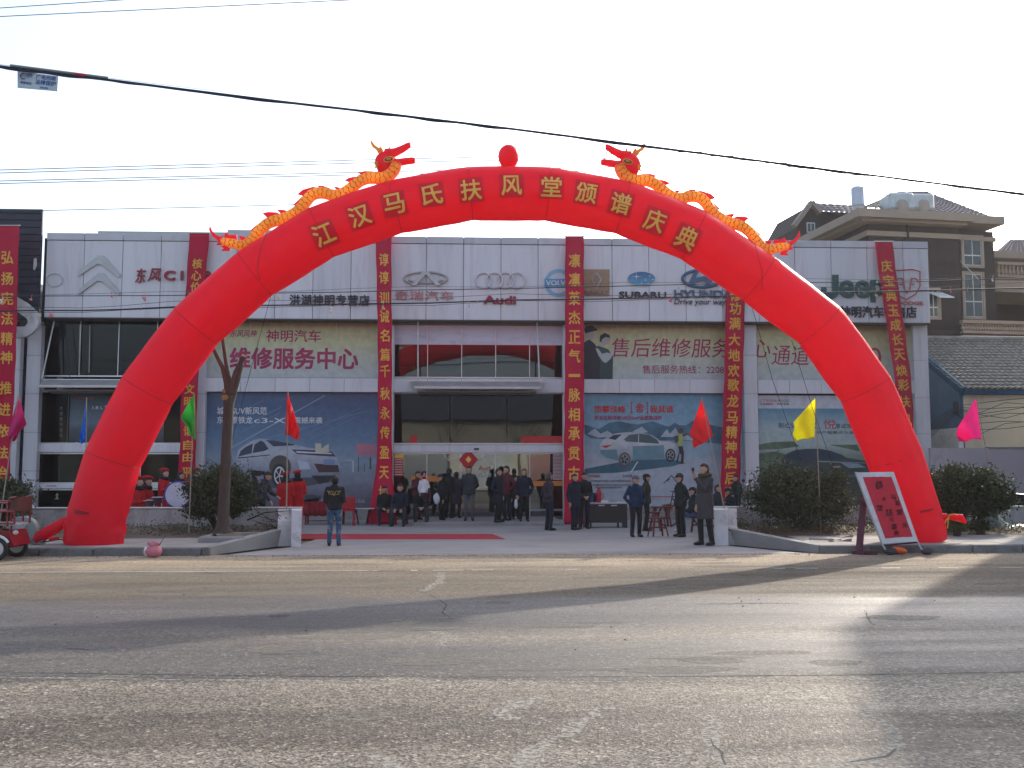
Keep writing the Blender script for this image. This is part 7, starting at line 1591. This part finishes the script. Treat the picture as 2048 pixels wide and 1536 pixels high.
def hwin(p0, p1, y0, y1, v, label=None):
    a, z1 = uz(p0, y0, v); b_, z0 = uz(p1, y1, v); par = hb('window', a + .10, b_ - .10, v - .02, v + .10, z0 + .10, z1 - .10, mat('window_recess', (.02, .02, .02), .6))
    for q in ((a, b_, z1 - .12, z1), (a, b_, z0, z0 + .12), (a, a + .13, z0 + .121, z1 - .121), (b_ - .13, b_, z0 + .121, z1 - .121)): hb('surround', q[0], q[1], v - .10, v + .02, q[2], q[3], BEI, par)
    a += .13; b_ -= .13; z0 += .12; z1 -= .12; zm = z0 + (z1 - z0) * .36
    for i in range(2):
        xa, xb = a + (b_ - a) * i / 2, a + (b_ - a) * (i + 1) / 2
        for za, zb in ((z0, zm), (zm, z1)):
            hb('pane', xa + .03, xb - .03, v - .045, v - .03, za + .03, zb - .03, PANE, par)
    for q in ((a, b_, z0, z0 + .03), (a, b_, z1 - .03, z1), (a, b_, zm - .025, zm + .025)): hb('frame', q[0], q[1], v - .06, v - .025, q[2], q[3], PVC, par)
    for x in (a, (a + b_) / 2 - .02, b_ - .03): hb('frame', x, x + .035, v - .065, v - .022, z0 + .031, z1 - .031, PVC, par)
hwin(1919, 1967, 470, 537, v2); hwin(1921, 1970, 543, 640, v2); hwin(1850, 1881, 575, 640, 0)
MB().tube([Vector((x1b - 2.6, 0, 0)) + Vector((0, -.08, zt)), Vector((x1b - 2.6, -.08, 6))], .06, 8).build('downpipe', BRN, bh, True, False)
a, z1 = uz(1858, 583, -.1); b_, z0 = uz(1888, 600, -.1)
MB().prism([(a, 0, z1), (a, -.9, z0), (a, -.9, z0 - .04), (a, 0, z1 - .04)], (b_ - a, 0, 0)).build('awning', PW, bh, False, False)
# terrace with balusters on the right
def balustrade(p0, p1, y0, y1, v, n):
    a, zt_ = uz(p0, y0, v); b_, zb_ = uz(p1, y1, v); par = hb('balustrade', a, b_, v - .14, v + .14, zt_ - .14, zt_, BEI); hb('plinth', a, b_, v - .14, v + .14, zb_ - .02, zb_ + .1, BEI, par)
    H = zt_ - .14 - zb_ - .1; base = None
    for i in range(n):
        c = Vector((a + (b_ - a) * (i + .5) / n, v, zb_ + .1)); prof = [(.05, 0), (.085, .02), (.05, .10 * H), (.095, .28 * H), (.085, .42 * H), (.04, .68 * H), (.06, .8 * H), (.04, .86 * H), (.08, H)]
        if base is None: base = MB().lathe(prof, (0, 0, 0), 10).build('baluster', BEI, par, True, False); base.location = c
        else: o = base.copy(); COL.objects.link(o); o.parent = par; o.location = c
balustrade(1922, 2160, 640, 672, -.6, 44); balustrade(1992, 2160, 524, 560, 3.0, 22)
hb('terrace_slab', uz(1922, 672, -.6)[0], uz(2160, 672, -.6)[0], -.8, 4, uz(2000, 672, -.6)[1] - .3, uz(2000, 672, -.6)[1] - .021, BEI); hb('terrace_slab', x2b + .01, uz(2160, 570, 2.8)[0], 2.6, 9, uz(2000, 585, 2.8)[1], uz(2000, 561, 2.8)[1] - .02, BEI)
hb('wall', x2b + .01, uz(2160, 600, 6)[0], 6, 11, 0, uz(2010, 590, 6)[1], BRN); hb('wall', uz(1922, 672, 0)[0] + 0.002, uz(2160, 600, 0)[0], .0, 1.59, 0, uz(2000, 676, 0)[1], BRN)
hb('pier', x2b + .02, x2b + 1.3, 7, 11, uz(2010, 600, 7)[1], uz(2010, 505, 7)[1], BEI)
hb('cornice', x2b + .01, uz(2200, 510, 5)[0], 5, 12, uz(2020, 516, 5)[1], uz(2020, 502, 5)[1], BEI)
def tile_roof(pts, nm, par, tile=.28, m=TILEG, rowl=.34):
    """pts: eave-left, eave-right, ridge-right, ridge-left (3D). rows of half-round tiles with lapped ends"""
    a, b_, c, d = [Vector(p) for p in pts]; slope = ((d + c) / 2 - (a + b_) / 2).length; nr = max(2, int(slope / rowl)); n = max(2, int((b_ - a).length / tile)); mb = MB(); nrm = (b_ - a).cross(d - a).normalized()
    if nrm.z < 0: nrm = -nrm
    vs_ = []; fs = []
    for r in range(nr):
        t0, t1 = r / nr, (r + 1) / nr
        L0, R0, L1, R1 = a.lerp(d, t0), b_.lerp(c, t0), a.lerp(d, t1), b_.lerp(c, t1)
        for k in range(n):
            for q in range(5):
                u = (k + q / 4) / n; h = .055 * sin(pi * q / 4); p0 = L0.lerp(R0, u) + nrm * (h + .045); p1 = L1.lerp(R1, u) + nrm * (h + .0)
                vs_ += [p0, p1, p0 - nrm * .045]
            s0 = len(vs_) - 15
            for q in range(4): i = s0 + q * 3; fs += [(i, i + 3, i + 4, i + 1), (i + 2, i + 5, i + 3, i)]
    o = mb.add(vs_, fs).build(nm, m, par, False, False); o['kind'] = 'stuff'; return o
zr0 = ZE1
e = lambda px, py, v: Vector((uz(px, py, v)[0], v, uz(px, py, v)[1]))
# hipped tile roof behind the tanks
tile_roof([e(1728, 416, 1.5), e(1985, 436, 1.5), e(1850, 384, 6), e(1800, 385, 6)], 'roof_tiles', bh)
tile_roof([(e(1728, 416, 1.5).x, 9.5, e(1728, 416, 1.5).z), e(1728, 416, 1.5), e(1800, 385, 6), e(1798, 386, 6.2)], 'roof_tiles', bh)
tile_roof([e(1992, 504, 6), e(2200, 512, 6), e(2100, 480, 10), e(2020, 480, 10)], 'roof_tiles', bh)
# gabled dormer wing at the back left
dv = 8.0; gx0 = uz(1592, 480, dv)[0]; gx1 = uz(1634, 430, dv)[0]; 
pk_ = e(1618, 407, dv); lft = e(1583, 455, dv); rgt = e(1636, 428, dv)
MB().prism([(lft.x + .3, dv, 0), (rgt.x, dv, 0), (rgt.x, dv, rgt.z - .05), (pk_.x, dv, pk_.z - .12), (lft.x + .3, dv, lft.z)], (0, 4, 0)).build('gable_wall', BRN, bh, False, False)
hb('wall', rgt.x + .002, uz(1745, 430, dv)[0], dv + .3, dv + 4, 0, e(1700, 425, dv + .3).z, BRN)
for p_, q_ in ((lft, pk_), (pk_, rgt)): MB().beam((p_.x, dv - .25, p_.z), (q_.x, dv - .25, q_.z), .35, .22, (0, 0, 1)).build('verge', BEI, bh, False, False)
tile_roof([Vector((rgt.x, dv - .3, rgt.z + .05)), e(1735, 428, dv - .3), e(1735, 412, dv + 1.6), Vector((pk_.x, dv + .3, pk_.z + .1))], 'roof_tiles', bh)
aw, z1 = uz(1613, 445, dv - .02); bw_, z0 = uz(1630, 466, dv - .02); wq = hb('window', aw, bw_, dv - .05, dv - .01, z0, z1, PVC)
for i in range(2): hb('pane', aw + .05 + i * (bw_ - aw - .06) / 2, aw + (i + 1) * (bw_ - aw - .06) / 2, dv - .07, dv - .051, z0 + .06, z1 - .06, PANE, wq)
# water tanks on the roof
wt = thing('water_tank', 'tall grey cylindrical water tank on the brown house roof', 'water tank', (0, 0, 0)); gp = lambda px, py, v: bh.matrix_basis @ e(px, py, v)
c = gp(1716, 412, 1.0); r_ = 13.5 * c.y / 2000; h = P(1716, 378, c.y).z - c.z; wt.location = c
TKM = mat('tank_steel', (.42, .45, .50), .3, .1, 2, metal=.4); MB().lathe([(0, 0), (r_ * 1.02, 0), (r_, .05), (r_, h), (r_ * .97, h + .05), (r_ * .5, h + .14), (0, h + .16)], c, 28).build('shell', TKM, wt, True); MB().lathe([(r_ * .8, -.25), (r_ * .85, -.25), (r_ * .85, 0), (0, 0)], c, 20).build('stand', STEEL, wt)
for k, (p0, p1) in enumerate(((1779, 1828), (1824, 1869))):
    t = thing('water_tank', ('left', 'right')[k] + ' of the two pale ribbed box tanks on the brown house roof', 'water tank', gp(p0, 418, .8), group='pale box tanks on the roof'); a, b_ = gp(p0, 418, .8), gp(p1, 418, .8); zt_ = P(1800, 384 + k * 1.5, a.y).z
    BX = mat('tank_pale', (.42, .48, .50), .4, .15, 1.5, dirt=(.35, .28, .22), dirt_amt=.4)
    MB().bbox(a.x, b_.x - .02, a.y, a.y + 1.2, a.z, zt_, .10).build('shell', BX, t); cc = Vector(((a.x + b_.x) / 2, a.y - .001, a.z + .18)); MB().lathe([(0, -.05), (.20, -.04), (.30, 0), (0, .01)], cc, 20, 'Y').build('lower_boss', mat('tank_stain', (.30, .26, .22), .6), t, True)
    for q in (.25, .5, .75): MB().box(a.x + (b_.x - a.x) * q - .02, a.x + (b_.x - a.x) * q + .02, a.y - .02, a.y - .001, a.z + .1, zt_ - .1).build('rib', BX, t)
MB().tube([gp(1762, 390, .8), gp(1782, 389, .8)], .02, 6).build('aerial', STEEL, None).__setitem__('label', 'thin pipe stub beside the box tanks'); bpy.data.objects['aerial']['category'] = 'pipe'
MB().tube([gp(1921, 522, -.3), gp(1958, 560, -1.2)], .025, 6).build('awning_pole', STEEL, None); tag(bpy.data.objects['awning_pole'], 'slanting metal pole at the upper window of the brown house', 'pole')

# ================================================================ BLUE HOUSE with tiled roof
Yc = 33.6; X0 = P(1927, 800, Yc).x; bb_ = thing('blue_house', 'single storey house with grey tiled roof, blue gable and cream wall', 'building', (X0, Yc, 0))
BLU = mat('blue_render', (.055, .13, .22), .85, .12, 1.2, dirt=(.12, .16, .2)); CRM = mat('cream_render', (.66, .60, .46), .9, .06, 1, dirt=(.30, .27, .22), dirt_amt=.35, coord='World', stretch=(1, 1, .3))
ze = P(1950, 779, Yc - .35).z; zrd = P(1950, 674, Yc + 4.2).z - .14; zw = P(1990, 783, Yc).z
MB().prism([(X0, Yc + .01, 0), (X0, Yc + .01, zw), (X0, Yc + 4.2, zrd - .1), (X0, Yc + 8.4, zw), (X0, Yc + 8.4, 0)], (-.12, 0, 0)).build('gable_wall', BLU, bb_)
MB().box(X0 - .005, X0 + 14, Yc, Yc + .15, 0, zw).build('front_wall', CRM, bb_)
MB().box(X0 - .16, X0 + 14, Yc - .33, Yc + .0, ze - .16, ze - .02).build('fascia_board', mat('blue_board', (.025, .08, .16), .9, spec=.1), bb_)
for p_, q_ in (((X0 - .16, Yc - .35, ze - .05), (X0 - .16, Yc + 4.2, zrd - .02)),): MB().beam(p_, q_, .10, .32, (0, 0, 1)).build('verge_board', mat('blue_board', (.025, .08, .16), .9, spec=.1), bb_)
tl2 = mat('roof_tile_pale', (.17, .175, .165), .92, .35, 5, dirt=(.06, .06, .065), dirt_scale=4, spec=.15)
o = tile_roof([(X0 - .25, Yc - .4, ze), (X0 + 14, Yc - .4, ze), (X0 + 14, Yc + 4.2, zrd), (X0 - .25, Yc + 4.2, zrd)], 'roof_tiles', None, .21, tl2, .30); o.parent = bb_; o.data.transform(Matrix.Translation(-Vector(bb_.location)))
MB().tube([(X0 - .3, Yc + 4.2, zrd + .06), (X0 + 14, Yc + 4.2, zrd + .06)], .12, 8).build('ridge', tl2, bb_)
MB().box(X0 - .3, X0 - .13, Yc - .15, Yc + 8, 0, P(1890, 858, Yc + 1).z).build('white_dado', mat('white_dado', (.66, .67, .66), .9, .1, dirt=(.3, .28, .25)), bb_)
# boundary wall in front, with panels of different weathering
zwl = P(1950, 896, 31.6).z; bwl = thing('boundary_wall', 'stained grey pink boundary wall at the right behind the bush', 'wall', (X0, 31.6, 0)); XS = XR - .1
GW = mat('grey_pink_render', (.44, .41, .43), .9, .12, .8, .3, 18, dirt=(.14, .12, .13), dirt_scale=.7, dirt_amt=.7, coord='World', stretch=(1, 1, .4))
MB().box(P(1863, 950, 31.6).x, X0 + 14, 31.6, 31.75, 0, zwl).build('wall', GW, bwl)
MB().box(P(1978, 900, 31.5).x, X0 + 14, 31.55, 31.8, zwl + .001, zwl + .03).build('coping', CONC, bwl)
cc = MB()
for k in range(9):
    y0 = 800 + k * 7; pts = [(1862, y0 + 42 - k * 3), (1912, 812 + k * 2), (1960, y0 + 6 + 6 * sin(k)), (2010, y0 + 10 * sin(k * 2.1)), (2110, y0 - 8 + 12 * sin(k * 1.3))]
    cc.tube([P(*p, 33.2 - (.3 if p[0] < 1900 else 0)) for p in pts], .010, 4)
cc.bbox(P(1908, 800, 33.25).x, P(1914, 800, 33.25).x, 33.15, 33.35, P(1910, 828, 33.2).z, P(1910, 803, 33.2).z, .01)
o = cc.build('wall_cables', ROPE); tag(o, 'tangle of black cables and a junction box along the cream wall', 'cable')

# ================================================================ what stands outside the frame: it shades the road and shows in the glass
nb2 = thing('neighbouring_block', 'grey rendered block beyond the right edge of the view', 'building', (18, 26, 0))
MB().prism([(19.2, 31.4, 0), (16.0, 21.3, 0), (34, 21.3, 0), (34, 31.4, 0)], (0, 0, 14.2)).build('wall', WALLC, nb2)
for i in range(4):
    for j in range(3): 
        q = MB().box(17 + i * 4, 18.8 + i * 4, 21.22, 21.29, 1.5 + j * 4.2, 3.8 + j * 4.2).build('window', PVC, nb2); MB().box(17.1 + i * 4, 18.7 + i * 4, 21.20, 21.218, 1.6 + j * 4.2, 3.7 + j * 4.2).build('pane', PANE, q)
for k, (x0, x1, h, m) in enumerate(((-34, -20, 6.2, mat('shop_beige', (.26, .25, .21), .9)), (-19.8, -6, 5.0, mat('shop_beige', (.26, .25, .21), .9)), (-5.8, 9, 5.6, mat('shop_cream', (.30, .285, .24), .9)), (9.2, 24, 7.0, mat('shop_grey', (.18, .18, .18), .9)))):
    t = thing('shop_house', ('far left', 'left', 'middle', 'right')[k] + ' low shop house on the opposite side of the road, mirrored in the glass', 'building', ((x0 + x1) / 2, -15, 0), group='shop houses across the road')
    MB().box(x0, x1, -24, -15, 0, h).build('wall', m, t); MB().prism([(x0 - .1, -14.4, h), (x0 - .1, -19.5, h + 2.6), (x0 - .1, -24.5, h)], (x1 - x0 + .1, 0, 0)).build('roof', mat('dark_roof', (.06, .065, .09), .7), t)
    for i in range(3):
        xx = x0 + (x1 - x0) * (i + .15) / 3; MB().box(xx, xx + (x1 - x0) * .24, -14.99, -14.93, .1, 2.8).build('shop_door', (mat('shutter', (.25, .27, .27), .5), mat('shutter3', (.20, .10, .09), .6), mat('shutter2', (.12, .13, .14), .5))[(i + k) % 3], t)
        MB().box(xx, xx + (x1 - x0) * .24, -14.99, -14.85, 3.0, 3.6).build('shop_sign', (stk, mat('sign_pink', (.55, .20, .18), .5), FROST)[(i + k) % 3], t)
MB().flat([(-120, -15, .1), (120, -15, .1), (120, -7.6, .1), (-120, -7.6, .1)]).build('far_pavement', PAVE)['kind'] = 'structure'
for k, x in enumerate((-7.5, -1.5, 3.8, 9.5)):
    t = thing('bare_tree', ('first', 'second', 'third', 'fourth')[k] + ' bare street tree from the left on the opposite pavement, behind the camera', 'tree', (x, -9.6, .1), group='bare trees across the road'); mb = MB()
    def grow(p, d, L_, r_, n):
        q = p + d * L_; mb.tube([p, q], [r_, r_ * .7], 5)
        if n:
            for _ in range(3): grow(q, (d + Vector((ru(-.6, .6), ru(-.6, .6), ru(-.1, .5)))).normalized(), L_ * .72, r_ * .6, n - 1)
    MB().tube([(x, -9.6, .1), (x, -9.6, 2.6)], [.13, .10], 8).build('trunk', BARK, t)
    for _ in range(4): grow(Vector((x, -9.6, 2.6)), Vector((ru(-.6, .6), ru(-.4, .4), 1)).normalized(), 1.1, .05, 3)
    mb.build('crown', TWIG, t)
